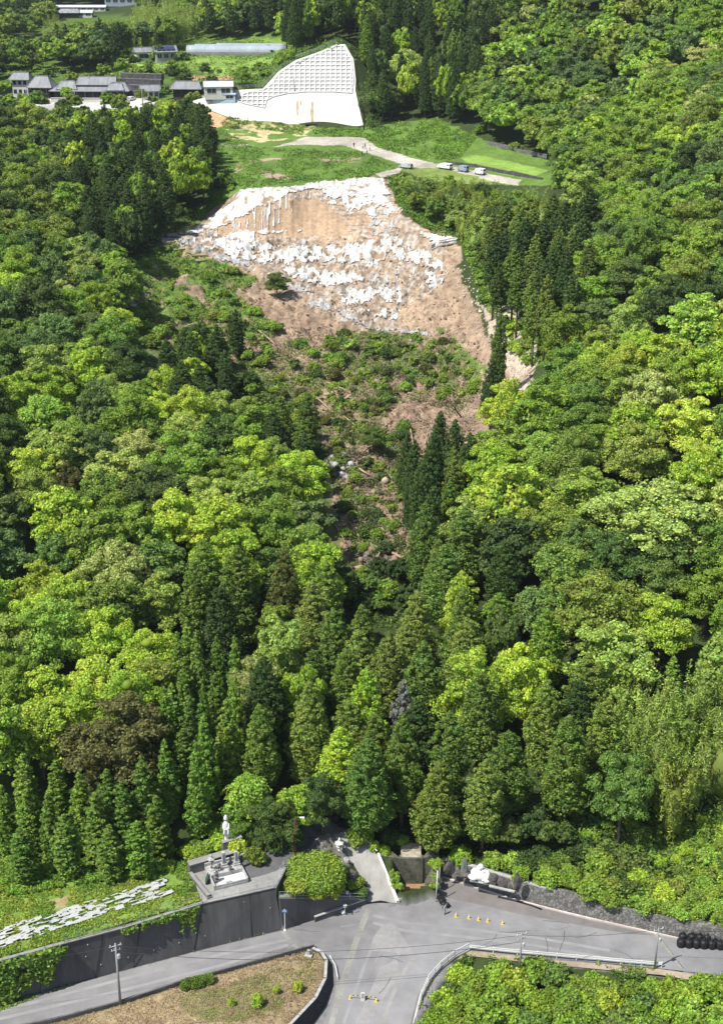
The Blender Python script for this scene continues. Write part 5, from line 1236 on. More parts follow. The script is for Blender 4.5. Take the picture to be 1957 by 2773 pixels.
def gravestone(x, y, z, h, w, label, mat=None, rot=0.0):
    r = empty('gravestone', local(x, y, z), RZ + rot, label, 'gravestone'); mat = mat or M_gran
    m = MB(); m.box((0, 0, h * .07), (w * 2.1, w * 2.0, h * .14), bev=.015); m.box((0, 0, h * .19), (w * 1.6, w * 1.5, h * .12), bev=.015); m.build('plinth', mat, r)
    m = MB(); m.box((0, 0, h * .25 + h * .35), (w * .95, w * .85, h * .7), bev=.03); m.build('shaft', mat, r)
    m = MB(); m.box((0, -w * .44, h * .6), (w * .3, .015, h * .5)); m.build('inscription', M_grand, r); return r
def stone_lantern(p, rz, h, label, mat=None, six=6):
    r = empty('stone_lantern', p, rz, label, 'stone lantern'); k = h / 2.4; mat = mat or M_gran
    MB().lathe([(.42*k, 0), (.42*k, .14*k), (.32*k, .2*k), (.18*k, .3*k)], seg=six).build('base', mat, r); MB().lathe([(.16*k, .28*k), (.13*k, .6*k), (.17*k, .66*k), (.13*k, .72*k), (.15*k, 1.1*k)], seg=10).build('shaft', mat, r, True)
    MB().lathe([(.2*k, 1.08*k), (.36*k, 1.2*k), (.38*k, 1.28*k)], seg=six).build('platform', mat, r); m = MB(); m.lathe([(.2*k, 1.28*k), (.22*k, 1.32*k), (.22*k, 1.6*k), (.2*k, 1.63*k)], seg=six); m.build('fire_box', mat, r)
    m = MB(); [m.box((math.cos(a) * .2*k, math.sin(a) * .2*k, 1.46*k), (.05*k, .14*k, .18*k), a) for a in (math.pi / 6 + i * math.pi / 3 for i in range(6))]; m.build('openings', M_black, r)
    MB().lathe([(.5*k, 1.62*k), (.52*k, 1.68*k), (.36*k, 1.8*k), (.12*k, 1.96*k)], seg=six).build('roof', mat, r); MB().lathe([(.09*k, 1.95*k), (.13*k, 2.04*k), (.15*k, 2.14*k), (.1*k, 2.28*k), (.02*k, 2.4*k)], seg=8).build('finial', mat, r, True); return r
def pagoda(p, rz, h, tiers, label, mat=None):
    r = empty('stone_pagoda', p, rz, label, 'stone pagoda'); mat = mat or M_gran; t = h / (tiers + 1.6)
    MB().box((0, 0, t * .3), (t * 1.1, t * 1.1, t * .6), bev=.02).build('base', mat, r)
    for i in range(tiers):
        z = t * (.6 + i); s = 1 - .12 * i
        m = MB(); m.box((0, 0, z + t * .3), (t * .6 * s, t * .6 * s, t * .6)); m.build('tier_block', mat, r)
        m = MB(); m.lathe([(t * .72 * s, z + t * .58), (t * .74 * s, z + t * .7), (t * .3 * s, z + t * .98)], seg=4, rz=math.pi / 4); m.build('tier_roof', mat, r)
    MB().lathe([(.06, h - t * 1.05), (.09, h - t * .7), (.05, h - t * .4), (.02, h)], seg=7).build('finial', mat, r, True); return r
gravestone(GW * .50, GD * .74, .8, 2.4, .48, 'tallest gravestone in the centre of the white granite plot')
gravestone(GW * .86, GD * .72, .8, 2.1, .42, 'square pillar gravestone at the right of the white granite plot')
gravestone(GW * .72, GD * .8, .8, 1.1, .3, 'small gravestone between the tallest one and the right pillar', M_grand)
stone_lantern(local(GW * .14, GD * .74, .8), RZ, 2.4, 'stone lantern at the rear left of the grave plot')
pagoda(local(GW * .16, GD * .30, .3), RZ, 2.0, 2, 'small two tiered stone pagoda near the front left of the grave plot', M_grand)
stone_lantern(local(GW * .30, GD * .60, .8), RZ, 1.2, 'small stone lantern between the left lantern and the tallest gravestone', M_grand)
o = MB(); o.lathe([(.2, 0), (.24, .1), (.14, .2), (.22, .45), (.26, .5)], seg=10); o = o.build('flower_vase', M_grand, None, True, local(GW * .62, GD * .5, .85)); tag(o, 'dark stone vase in front of the tallest gravestone', 'vase')
# low walls round the terrace
def wallbox(name, a, b, h, th, label, capw=.1, z=ZF, mat=None, cat='wall'):
    a = W(*a, z); b = W(*b, z); d = b - a; r = empty(name, (a + b) / 2, math.atan2(d.y, d.x), label, cat)
    MB().box((0, 0, h / 2), (d.length, th, h)).build('wall_face', mat or M_grand, r); MB().box((0, 0, h + .05), (d.length + .04, th + capw, .1)).build('cap', M_conc, r); return r
wallbox('low_wall', (512,2362), (642,2324), 1.3, 1.0, 'broad pale topped wall running behind the grave plot')
wallbox('low_wall', (516,2372), (566,2434), .5, .35, 'low concrete wall along the left side of the grave plot')
wallbox('low_wall', (603,2309), (655,2293), 1.6, .5, 'dark wall with pale top directly below the white standing statue', z=ZF + .8)
wallbox('low_wall', (640,2335), (678,2322), .9, .3, 'short stepped wall at the right end of the shrine terrace')
o = wallbox('stone_bench', (650,2328), (676,2320), .45, .5, 'small grey stone bench in the bay right of the graves', cat='bench')
m = MB(); m.box((0, 0, .5), (1.1, .12, 1.0), 0, .35); o = m.build('green_tarpaulin', simple('green_tarp', (.03, .09, .06), .5, .2, 3), None, False, local(-.35, GD * .45, .1)); o.rotation_euler = (0, 0, RZ + 1.3); tag(o, 'dark green tarpaulin leaning at the left of the grave plot', 'tarpaulin')
# white standing statue on a lotus pedestal
p = W(615,2296,ZF + 1.1); h = htop(p, 2209); st = empty('standing_statue', p, 0.1, 'tall white robed statue standing on a lotus pedestal above the graves', 'statue'); k = h / 5.2
MB().lathe([(.6*k, -1.0), (.6*k, .1*k), (.5*k, .2*k), (.4*k, .45*k)], seg=8).build('pedestal', M_gran, st)
m = MB(); m.lathe([(.38*k, .42*k), (.55*k, .6*k), (.62*k, .85*k), (.45*k, .95*k)], seg=16)
for i in range(12): a = i * math.pi / 6; m.blob((math.cos(a) * .54*k, math.sin(a) * .54*k, .78*k), (.2*k, .12*k, .22*k), 1, .05, i, rz=a)
m.build('lotus_base', M_marble, st, True)
m = MB()
m.lathe([(.42*k, .95*k), (.36*k, 1.3*k), (.33*k, 2.0*k), (.36*k, 2.6*k), (.40*k, 3.2*k), (.45*k, 3.7*k), (.43*k, 4.0*k), (.32*k, 4.2*k), (.18*k, 4.33*k), (.15*k, 4.42*k), (.22*k, 4.55*k), (.255*k, 4.75*k), (.25*k, 4.92*k), (.17*k, 5.08*k), (.09*k, 5.2*k)], seg=18, sy=.74)
m.build('body', M_marble, st, True)
m = MB(); m.tube([(-.38*k, 0, 3.95*k), (-.44*k, -.18*k, 3.45*k), (-.3*k, -.42*k, 3.2*k), (0, -.5*k, 3.3*k)], [.17*k, .17*k, .13*k, .08*k], 9); m.tube([(.38*k, 0, 3.95*k), (.44*k, -.18*k, 3.45*k), (.3*k, -.42*k, 3.25*k), (.02*k, -.5*k, 3.35*k)], [.17*k, .17*k, .13*k, .08*k], 9)
for s in (-1, 1): m.tube([(s*.3*k, -.4*k, 3.2*k), (s*.34*k, -.42*k, 2.6*k), (s*.28*k, -.38*k, 2.1*k)], [.1*k, .16*k, .05*k], 7)
m.build('sleeves', M_marble, st, True)
m = MB(); m.lathe([(.29*k, 4.42*k), (.33*k, 4.7*k), (.3*k, 4.98*k), (.16*k, 5.18*k), (.08*k, 5.3*k)], (0, .07*k, 0), 14, 1, .8); m.blob((0, -.2*k, 4.7*k), (.05*k, .07*k, .07*k), 1, 0); m.build('hood', M_marble, st, True)
st.scale = (.84, .84, 1)
# stone lantern by the ramp, azalea mound, rocks
stone_lantern(Wramp(919,2316), .3, htop(Wramp(919,2316), 2268) , 'white stone lantern at the bend of the pale curved ramp', M_marble)
V, F, rr = shrub(400, 4.3, 2.7, 170, 150, .125); me_ = quads_to_mesh('crown', V, F, rr, M_leaf); c_ = W(848,2372,4.6)
e = empty('azalea_mound', (c_.x, c_.y, float(MOUNDZ(np.array([c_.x]), np.array([c_.y]))[0]) - .3), 0, 'big clipped round bush filling the middle of the walled mound', 'bush'); o = link(bpy.data.objects.new('crown', me_), e); o.color = (.23, .36, .055, 1); o.scale = (.98, .85, .95)
link(bpy.data.objects.new('trunk', KINDS['shrub'][0][0][1]), e)
V, F, rr = shrub(401, 1.9, 1.7, 60, 110, .13); me2 = quads_to_mesh('crown', V, F, rr, M_leaf)
for i, (px, py, s, col, lab) in enumerate([(895,2412,1.0,(.30,.36,.04),'bright yellow green lobe of bush at the lower right of the clipped mound'),(800,2405,.95,(.24,.33,.05),'dense green bush at the lower left of the clipped mound'),(850,2420,.9,(.24,.34,.05),'green bush low in the middle of the clipped mound'),(960,2395,.7,(.2,.3,.05),'loose green bush by the big rock at the ramp'),(975,2420,.6,(.12,.2,.05),'small dark bush at the foot of the ramp')]):
    z = 2.0
    for _ in range(12): q_ = atz(px, py, z); z = .5 * z + .5 * float(MOUNDZ(np.array([q_[0]]), np.array([q_[1]]))[0])
    e = empty('azalea_bush', (q_[0], q_[1], z - .1), i, lab, 'bush'); o = link(bpy.data.objects.new('crown', me2), e); e.scale = (s, s, s); o.color = (*col, 1); link(bpy.data.objects.new('trunk', KINDS['shrub'][0][0][1]), e)
def rock(px, py, z, d, label, seed, rz=0, mat=None, up=.35, shape=None):
    p = W(px, py, z); m = MB(); m.blob((0, 0, d[2] * up), (d[0] / 2, d[1] / 2, d[2] / 2), 3, .2, seed, 1.3); o = m.build('rock', mat or M_rock, None, False, p); o.rotation_euler = (0, 0, rz); return tag(o, label, 'rock')
rock(953,2392,1.9,(1.8,1.4,2.6),'tall dark rock at the right edge of the azalea mound',1)
rock(884,2385,4.2,(1.5,1.0,1.4),'flat faced dark rock set in the middle of the azalea mound',2)
rock(938,2338,3.2,(.8,.8,1.2),'small pale rock by the stone lantern',3, 0, M_gran)
rock(991,2420,1.0,(1.1,.6,1.1),'round dark stone at the foot of the ramp',4)
# stones on the plaza wall
r = empty('stone_stele', W(1256,2366,2.4), -.25, 'pointed grey stone monument on a rough plinth, left of the seated white statue', 'stone monument'); h = htop(r.location, 2322)
m = MB(); m.lathe([(.5, 0), (.52, .4), (.45, h * .55), (.34, h * .8), (.12, h)], seg=9, sy=.5); m.blob((.1, 0, h * .5), (.3, .22, h * .4), 2, .2, 3); m.build('stele', simple('stele_stone', (.17, .19, .18), .8, .2, 4, .4), r, False)
m = MB(); m.blob((0, 0, -.05), (1.15, .6, .5), 2, .15, 8); m.build('plinth', M_rock, r)
m = MB(); m.box((0, -.24, h * .55), (.22, .03, h * .4)); m.build('inscription', M_grand, r)
p = W(1300,2382,2.4); sc = htop(p, 2340) / 1.9; hs = empty('seated_statue', p, -.3, 'white laughing fat seated statue on the plaza wall', 'statue')
m = MB(); m.box((0, 0, .05), (2.5, 1.5, .22), bev=.05); m.build('plinth', M_gran, hs)
bm_ = MB(); bm_.blob((0, 0, .62), (.82, .62, .62), 3, .06, 1); bm_.blob((0, .02, 1.12), (.66, .46, .36), 3, .05, 2)
for s in (-1, 1):
    bm_.blob((s * .72, -.32, .38), (.52, .42, .26), 2, .08, 3 + s, rz=s * .5); bm_.tube([(s * .58, 0, 1.22), (s * .82, -.12, .9), (s * .78, -.42, .62), (s * .55, -.62, .58)], [.19, .2, .16, .11], 9)
    for q in range(4): bm_.tube([(s * (.55 - .05 * q), -.62, .6), (s * (.5 - .06 * q), -.76, .55), (s * (.47 - .06 * q), -.78, .47)], [.04, .035, .025], 5)
bm_.lathe([(.17, 1.3), (.3, 1.42), (.33, 1.58), (.3, 1.75), (.18, 1.9), (.05, 1.93)], (0, -.08, 0), 14)
bm_.blob((0, -.42, 1.58), (.06, .09, .07), 1, 0); [bm_.blob((s * .33, -.05, 1.56), (.05, .09, .16), 1, 0) for s in (-1, 1)]
o = bm_.build('body', M_marble, hs, True); o.scale = (sc,) * 3
m = MB(); [m.box((s * .12, -.375, 1.66), (.1, .03, .03)) for s in (-1, 1)]; m.box((0, -.38, 1.47), (.2, .03, .035)); o = m.build('face_features', M_grand, hs); o.scale = (sc,) * 3
rock(1334,2398,2.2,(1.5,.9,1.9),'dark jagged rock just right of the seated white statue',11, -.2, up=.45)
rock(1358,2404,2.2,(1.4,.9,1.7),'lower half of the pair of jagged rocks right of the seated statue',12, -.3, up=.4)
rock(1399,2412,2.2,(1.15,.7,2.9),'upright dark boulder farthest right on the plaza wall',13, .1, up=.45)
rock(1380,2410,2.2,(.7,.6,.8),'knee high rock between the jagged pair and the upright boulder',14)
rock(1216,2362,2.2,(1.7,.9,1.9),'dark slanting rock at the left end of the plaza wall',15, .4)
o = MB(); o.box((0, 0, .2), (3.4, .3, .25), bev=.03); o = o.build('stone_curb', M_gran, None, False, W(1358,2410,2.3)); o.rotation_euler = (0, 0, -.36); tag(o, 'long low pale kerb stone in front of the jagged rocks', 'kerb stone')
rs = empty('stone_marker', W(836,2588,.3), -.3, 'small grey stone marker at the right tip of the dry island', 'stone marker'); MB().box((0, 0, .12), (.95, .75, .25), bev=.03).build('base', M_gran, rs); MB().box((0, 0, .55), (.4, .3, .75), bev=.05).build('stone', M_gran, rs)
# mulched rows on the field: strips of white film with torn edges
def film_row(a, b, w, seed, label):
    A = W(*a, 6.4); Bv = W(*b, 6.4); d = Bv - A; L = d.length; q = math.atan2(d.y, d.x); n = int(L / .22); k = 5; V = []; keep = []
    xs = np.linspace(0, L, n + 1); 
    for j in range(k + 1):
        for x in xs: V.append((x, (j / k - .5) * w + .12 * (vnoise(x * 1.1, j * .7, seed) - .5), .16 + .12 * float(vnoise(x * 2.5, j * 1.3, seed + 5)) - .12 * abs(j / k - .5)))
    F = []
    for j in range(k):
        for i in range(n):
            if fbm(np.array([i * .22 / .9]), np.array([j * .55 + seed]), seed, 3)[0] < .50: F.append((j * (n + 1) + i, j * (n + 1) + i + 1, (j + 1) * (n + 1) + i + 1, (j + 1) * (n + 1) + i))
    if not F: return
    o = link(bpy.data.objects.new('mulch_film', np_mesh('mulch_film', V, F, M_film))); o.location = A; o.rotation_euler = (0, 0, q); tag(o, label, 'plastic mulch', 'white mulch rows in the field')
M_film = simple('white_film', (.43, .44, .42), .35, .08, 3)
for i in range(5):
    off = i * 11
    film_row((-60, 2538 + off), (452 - i * 6, 2384 + off * .95), .75, 10 + i, 'white plastic mulch row in the main band of the field')
film_row((215,2492), (285,2472), .6, 21, 'short white mulch row between the main band and the fence')
film_row((380,2445), (468,2414), .7, 22, 'short white mulch row at the upper right end of the field')
film_row((-40,2565), (110,2525), .6, 23, 'short white mulch row at the left end near the fence')
# field grass, ivy on the wall, weeds along kerbs
def scatter_cards(name, P, Nn, size, col, colvar, label, kind='stuff', cat=None, jit=.3, aspect=.5):
    rng = np.random.default_rng(len(P)); V, F, rr = cards(rng, P, Nn, size, jit, aspect); C = np.repeat(np.array(col)[None] * rng.uniform(1 - colvar, 1 + colvar, (len(P), 1)) if np.ndim(col) == 1 else col, 4, 0)
    o = link(bpy.data.objects.new(name, quads_to_mesh(name, V, F, rr, M_leaf_far, C))); return tag(o, label, cat, None, kind)
def grass_in(name, polypx, z, n, size, cols, label, seed=1, hgt=.25, clump_=.5, zfun=None):
    rng = np.random.default_rng(seed); poly = [W(*p, z).xy for p in polypx]; xs = [p[0] for p in poly]; ys = [p[1] for p in poly]
    x = rng.uniform(min(xs), max(xs), n * 2); y = rng.uniform(min(ys), max(ys), n * 2); m = inpoly(x, y, poly) & (fbm(x / 1.6, y / 1.6, seed, 3) > .5 - clump_ * .3); x, y = x[m], y[m]
    m = y > np.interp(x, _WRX, _WRY) + 1.0 if name == 'bank_grass' else y > -1; x, y = x[m], y[m]; zz = zfun(x, y) if zfun else H(x, y); P = np.stack([x, y, zz + rng.uniform(.02, hgt, len(x))], 1)
    Nn = rng.normal(0, .6, (len(x), 3)); Nn[:, 2] = np.abs(Nn[:, 2]) + .5
    mix = np.clip(fbm(x / 2.5, y / 2.5, seed + 9, 3) * 2.2 - .6, 0, 1)[:, None]; C = (np.array(cols[0]) * mix + np.array(cols[1]) * (1 - mix)) * rng.uniform(.7, 1.3, (len(x), 1))
    return scatter_cards(name, P, Nn, size, np.repeat(C, 4, 0) if False else C.repeat(4, 0), 0, label, aspect=.45)
_sc = scatter_cards
def scatter_cards(name, P, Nn, size, C4, cv, label, aspect=.5, jit=.35):
    rng = np.random.default_rng(len(P)); V, F, rr = cards(rng, P, Nn, size, jit, aspect); o = link(bpy.data.objects.new(name, quads_to_mesh(name, V, F, rr, M_leaf_far, C4))); return tag(o, label, None, None, 'stuff')
grass_in('field_grass', [(-60,2330),(330,2335),(500,2330),(545,2440),(190,2550),(-60,2640)], 6.35, 34000, .17, [(.26,.36,.06),(.12,.24,.035)], 'bright grass and weeds covering the mulched field', 3)
grass_in('tall_grass', [(-60,2352),(200,2345),(470,2332),(470,2365),(200,2400),(-60,2450)], 6.35, 16000, .24, [(.15,.30,.04),(.22,.36,.05)], 'taller grass along the back of the mulched field', 4, .7)
grass_in('dry_grass', ISLAND_PX, .25, 26000, .10, [(.38,.31,.19),(.29,.22,.14)], 'dry mown grass on the island', 5, .12, .8, lambda x, y: np.full(len(x), .28))
grass_in('island_weeds', [(420,2720),(700,2640),(845,2580),(860,2650),(770,2740),(600,2780)], .25, 4500, .11, [(.18,.28,.05),(.22,.22,.07)], 'green weeds in the dry grass of the island', 6, .18, -.2, lambda x, y: np.full(len(x), .3))
grass_in('bank_grass', [(1640,2430),(1780,2320),(1990,2180),(2020,2560),(1800,2500)], 4.0, 22000, .28, [(.24,.36,.055),(.14,.26,.035)], 'bright long grass on the bank at lower right', 7, .6)
grass_in('kerb_weeds', [(0,2712),(167,2668),(321,2628),(525,2573),(765,2515),(770,2522),(525,2583),(321,2640),(167,2680),(0,2726)], 0, 3800, .12, [(.14,.27,.04),(.2,.26,.06)], 'weeds along the foot of the dark wall', 8, .3, -.3, lambda x, y: np.zeros(len(x)) + .06)
def on_wall(px, py):
    """point on the leaning face of the big dark wall seen at a pixel"""
    lo, hi = -.1, 6.35
    def side(z):
        p = atz(px, py, z); t = (z + .1) / 6.45
        L = [b.lerp(a, t) for b, a in zip(wb, wt)]
        y = np.interp(p[0], [q.x for q in L], [q.y for q in L]); return p[1] - y
    a = side(lo)
    for _ in range(22):
        m_ = (lo + hi) / 2
        if side(m_) * a > 0: lo = m_
        else: hi = m_
    return Vector(atz(px, py, (lo + hi) / 2))
def ivy(poly, n, seed, label, thick=.35, size=.2):
    rng = np.random.default_rng(seed); xs = [p[0] for p in poly]; ys = [p[1] for p in poly]; P = []
    while len(P) < n:
        a = rng.uniform(min(xs), max(xs)); b = rng.uniform(min(ys), max(ys))
        if inpoly([a + rng.normal(0, 3)], [b + rng.normal(0, 4)], poly)[0] and vnoise(a / 14, b / 20, seed) > .22: P.append(on_wall(a, b) + Vector((rng.normal(0, .05), -rng.uniform(0, thick), rng.normal(0, .05))))
    P = np.array(P); Nn = np.tile((.25, -.8, .45), (n, 1)); V, F, rr = cards(rng, P, Nn, size, .45, .9)
    o = link(bpy.data.objects.new('ivy', quads_to_mesh('ivy', V, F, rr, M_leaf))); o.color = (.15, .27, .045, 1); return tag(o, label, 'ivy')
ivy([(-60,2600),(60,2582),(150,2556),(185,2556),(180,2580),(150,2600),(145,2640),(130,2665),(105,2640),(95,2655),(60,2680),(30,2715),(-60,2740)], 2600, 1, 'thick ivy hanging over the left end of the dark wall', .7, .24)
ivy([(460,2472),(545,2448),(535,2470),(525,2530),(520,2500),(505,2485),(498,2530),(492,2495),(470,2480)], 420, 2, 'two pointed tongues of ivy hanging down the middle of the dark wall', .2, .17)
ivy([(330,2518),(400,2490),(470,2468),(480,2478),(400,2505),(340,2528)], 420, 3, 'fringe of ivy along the top edge of the dark wall', .4, .2)
# ------------------------------------------------------------------ landslide: torn white sheets, nets, rubble, logs
M_clodb = simple('cracked_turf', (.30, .26, .16), .95, .3, 1.5, .8, dark=(.10,.075,.05))
_sx = np.arange(-64, 46, .24); _sy = np.arange(318, 418, .24); SXG, SYG = np.meshgrid(_sx, _sy); SZG = H(SXG, SYG)
SPX, SPY = project(SXG, SYG, SZG); _DY = np.gradient(SZG, .24, axis=0); _DX = np.gradient(SZG, .24, axis=1)
def drape(name, mask, lift, wr, mat, seed):
    m = mask[:-1, :-1] & mask[1:, :-1] & mask[:-1, 1:] & mask[1:, 1:]
    jj, ii = np.nonzero(m); n = len(_sx)
    if len(jj) < 4: return None
    a = jj * n + ii; F = np.stack([a, a + 1, a + n + 1, a + n], 1); used, inv = np.unique(F, return_inverse=True); F = inv.reshape(F.shape)
    x = SXG.ravel()[used]; y = SYG.ravel()[used]; z = SZG.ravel()[used]
    z = z + lift + wr * (fbm(x / .9, y / 2.0, seed, 3) - .3); y = y - .5 * lift
    px_, py_ = project(x, y, z); st = fbm((px_ + .3 * py_) / 2.0, py_ / 15.0, seed + 5, 3); bl = fbm(x / 1.8, y / 1.2, seed + 6, 3)
    base, dirt = (np.array([.62,.62,.60]), np.array([.30,.27,.23])) if mat is M_sheet else (np.array([.40,.40,.40]), np.array([.17,.155,.14]))
    k = np.clip((st - .54) * 5, 0, .8)[:, None]; e = np.clip((bl - .60) * 7, 0, 1)[:, None]
    C = base * (1 - k) + dirt * k; C = C * (1 - e) + np.array([.30,.21,.14]) * e
    return link(bpy.data.objects.new(name, np_mesh(name, np.stack([x, y, z], 1), F, mat, False, C)))
def sheet_mask(poly, thr, seed, sx=7.0, sy=26.0, fringe=10, rot=0.0):
    d = dpoly(SPX, SPY, poly)
    u = SPX + rot * SPY; n = fbm(u / sx / 1.6, SPY / sy, seed, 3)
    n2 = fbm(SPX / 18, SPY / 7, seed + 7, 3)
    n3 = fbm((SPX + .45 * SPY) / 6.5, (SPY - .2 * SPX) / 22, seed + 13, 3)
    return (d > ((n - .5) * 3.2 + (n3 - .5) * 2.2) * fringe) & (n * .35 + n2 * .35 + n3 * .3 < thr + .03) 
M_sheet = attr_mat('torn_white_sheet', .6, 2.0, .12, .5, .1)
M_greynet = attr_mat('grey_slope_net', .8, 2.5, .3, .6, .1)
Z2 = lambda pts: zq(pts)
SHEETS = [
 ('white sheet band along the left and middle of the slide crest', Z2([(128,492),(200,462),(260,420),(310,385),(352,350),(362,315),(520,306),(600,300),(700,285),(700,318),(640,312),(560,335),(530,350),(480,385),(430,385),(400,415),(360,430),(300,462),(230,480),(170,500)]), .75, 8, M_sheet),
 ('white sheet with a greenish stain at the top right of the slide crest', Z2([(700,283),(850,270),(930,262),(968,338),(900,348),(860,345),(800,345),(760,352),(715,345),(695,310)]), .72, 9, M_sheet),
 ('ragged white strips hanging on the upper right of the scarp', Z2([(710,340),(860,340),(950,345),(1000,410),(960,420),(900,380),(905,440),(880,430),(860,375),(825,420),(800,405),(760,375),(720,375)]), .52, 16, M_sheet),
 ('long white sheet lying along the foot of the scarp on the left', Z2([(140,508),(300,500),(430,470),(610,482),(430,498),(425,520),(560,545),(640,545),(640,590),(560,612),(400,602),(330,582),(230,552)]), .60, 14, M_sheet),
 ('white sheet in the centre of the slide below the scarp', Z2([(600,540),(700,538),(860,528),(960,500),(960,580),(880,640),(850,620),(700,604),(640,612),(600,590)]), .585, 15, M_sheet),
 ('white sheet strips on the right side of the slide', Z2([(950,500),(1000,498),(1100,556),(1190,625),(1195,650),(1100,625),(1040,602),(1000,600),(960,560)]), .56, 15, M_sheet),
 ('broad crumpled white sheet in the lower middle of the slide', Z2([(530,632),(620,618),(700,642),(850,652),(862,682),(750,705),(640,692),(570,665)]), .60, 12, M_sheet),
 ('white sheet with upright streaks low on the slide', Z2([(745,745),(800,722),(900,705),(930,690),(1010,715),(1015,768),(930,758),(850,768),(790,785)]), .57, 15, M_sheet),
 ('lowest scraps of white sheet above the grey net', Z2([(815,802),(900,785),(1010,792),(1000,830),(880,826)]), .55, 12, M_sheet),
 ('white sheet on the small ledge at the right tip of the slide', Z2([(1085,484),(1130,492),(1235,510),(1225,524),(1150,550),(1138,530),(1092,508)]), .80, 5, M_sheet),
 ('scattered white scraps low on the right of the slide', Z2([(1040,610),(1120,640),(1180,650),(1120,700),(1080,690),(1030,640)]), .47, 16, M_sheet),
 ('grey net sweeping across the bottom of the slide', Z2([(640,765),(700,752),(762,790),(862,835),(890,862),(1000,868),(1110,880),(1160,872),(1130,905),(1060,895),(920,886),(850,865),(760,812),(650,792)]), .62, 6, M_greynet),
 ('grey net hanging down the right part of the scarp', Z2([(880,400),(960,400),(1010,500),(960,540),(900,500)]), .50, 22, M_greynet),
 ('grey net ledge running from the left tip of the slide', Z2([(55,502),(165,508),(260,565),(350,588),(445,608),(400,628),(260,592),(150,545),(60,525)]), .64, 6, M_greynet),
 ('upright grey net strips in the lower middle of the slide', Z2([(900,640),(1010,650),(1015,720),(900,715)]), .49, 20, M_greynet),
 ('small grey net at the lower right of the slide', Z2([(1100,722),(1130,680),(1188,658),(1172,692),(1118,734)]), .62, 6, M_greynet),
 ('grey net patch beside the small dark tree on the slide', Z2([(545,690),(590,680),(650,700),(640,730),(570,725)]), .58, 10, M_greynet),
]
for i, (lab, poly, thr, fr, mt) in enumerate(SHEETS):
    o = drape('slope_sheet' if mt is M_sheet else 'slope_net', sheet_mask(poly, thr, 100 + i * 3, fringe=fr * .45), .16 if mt is M_sheet else .12, .40, mt, 40 + i)
    if o: tag(o, lab, 'slope sheet' if mt is M_sheet else 'slope net')
# hanging fringes of the crest sheet over the earth face
d = dpoly(SPX, SPY, Z2([(170,500),(300,440),(400,395),(480,360),(560,325),(640,308),(700,315),(700,360),(640,350),(560,440),(470,480),(400,470),(340,500),(280,510)]))
st = fbm(SPX / 4.2, SPY / 90, 5, 3)
o = drape('sheet_fringe', (d > 0) & (st > .585), .2, .3, M_sheet, 3)
if o: tag(o, 'ragged white strips hanging from the crest over the bare earth face', 'slope sheet')
o = drape('net_fringe', (dpoly(SPX, SPY, Z2([(200,470),(330,430),(480,380),(560,350),(600,380),(560,470),(480,480),(340,505),(200,500)])) > 0) & (fbm(SPX / 3.4, SPY / 120, 9, 3) > .60), .12, .2, M_greynet, 4)
if o: tag(o, 'grey net threads hanging down the left of the earth face', 'slope net')
for nm, lab, L, n in (('stepped_ledge', 'grey stepped ledge at the left tip of the slide', [(437,642),(475,645),(512,650)], 4), ('stepped_ledge', 'dark stepped ledge under the small white sheet at the right tip of the slide', [(1168,668),(1192,658),(1236,651)], 3)):
    P3 = [Vector(ground_at(*p)) for p in L]; r = empty(nm, P3[0], 0, lab, 'ledge')
    for k in range(n):
        m = MB()
        for a, b in zip(P3, P3[1:]): dd = b - a; m.box((a + b) / 2 + Vector((0, -.75 * k + .6, .55 - .42 * k)), (dd.length + .1, .7, .34), math.atan2(dd.y, dd.x), 0, -math.atan2(dd.z, dd.xy.length))
        o = m.build('step', M_gran if k % 2 == 0 else M_grand); o.parent = r; o.matrix_parent_inverse = Matrix.Translation(-r.location)
# cracked turf steps below the left ledge
for i, (a, b) in enumerate((((440,660),(486,652)),((446,672),(500,660)),((470,684),(520,676)),((500,694),(560,686)),((530,706),(600,700)),((520,672),(570,676)))):
    A = Vector(ground_at(*a)); Bq = Vector(ground_at(*b)); mid = (A + Bq) / 2; dd = Bq - A; m = MB(); m.box(mid + Vector((0, .3, -.05)), (dd.length, 1.1, .7), math.atan2(dd.y, dd.x), .25, -math.atan2(dd.z, dd.xy.length)); o = m.build('turf_step', M_clodb); tag(o, 'cracked strip of pale turf and dark soil below the left ledge', 'earth step', 'cracked turf steps')
# rubble: clods and stones all over the debris
def rubble(name, polypx, n, size, cols, seed, label):
    rng = np.random.default_rng(seed); xs = [p[0] for p in polypx]; ys = [p[1] for p in polypx]
    a = rng.uniform(min(xs), max(xs), n * 2); b = rng.uniform(min(ys), max(ys), n * 2); k = inpoly(a, b, polypx) ; a, b = a[k][:n], b[k][:n]
    # invert pixel -> ground with the flat field of heights
    X = np.zeros(len(a)); Y = np.zeros(len(a)); z = np.full(len(a), 28.0)
    for _ in range(14):
        u = (a - CX) / FPX; v = -(b - CY) / FPX; dy = CP + v * SP; dz = -SP + v * CP; t = (z - HC) / dz; X = u * t; Y = dy * t; z = .6 * z + .4 * H(X, Y)
    VV, FF, CC = [], [], []; ico = _ICO; tri = np.array(_ICF)
    s = size * rng.lognormal(0, .45, len(X)); V = ico[None] * (s[:, None] * rng.uniform(.6, 1.3, (len(X), 3)))[:, None, :] * rng.uniform(.75, 1.2, (len(X), 12, 1))
    V = V + np.stack([X, Y, z + s * .15], 1)[:, None, :]; F = tri[None] + (np.arange(len(X)) * 12)[:, None, None]
    C = np.array(cols)[rng.integers(0, len(cols), len(X))] * rng.uniform(.7, 1.25, (len(X), 1))
    return tag(link(bpy.data.objects.new(name, np_mesh(name, V.reshape(-1, 3), F.reshape(-1, 3), M_clod, False, np.repeat(C, 12, 0)))), label, None, None, 'stuff')
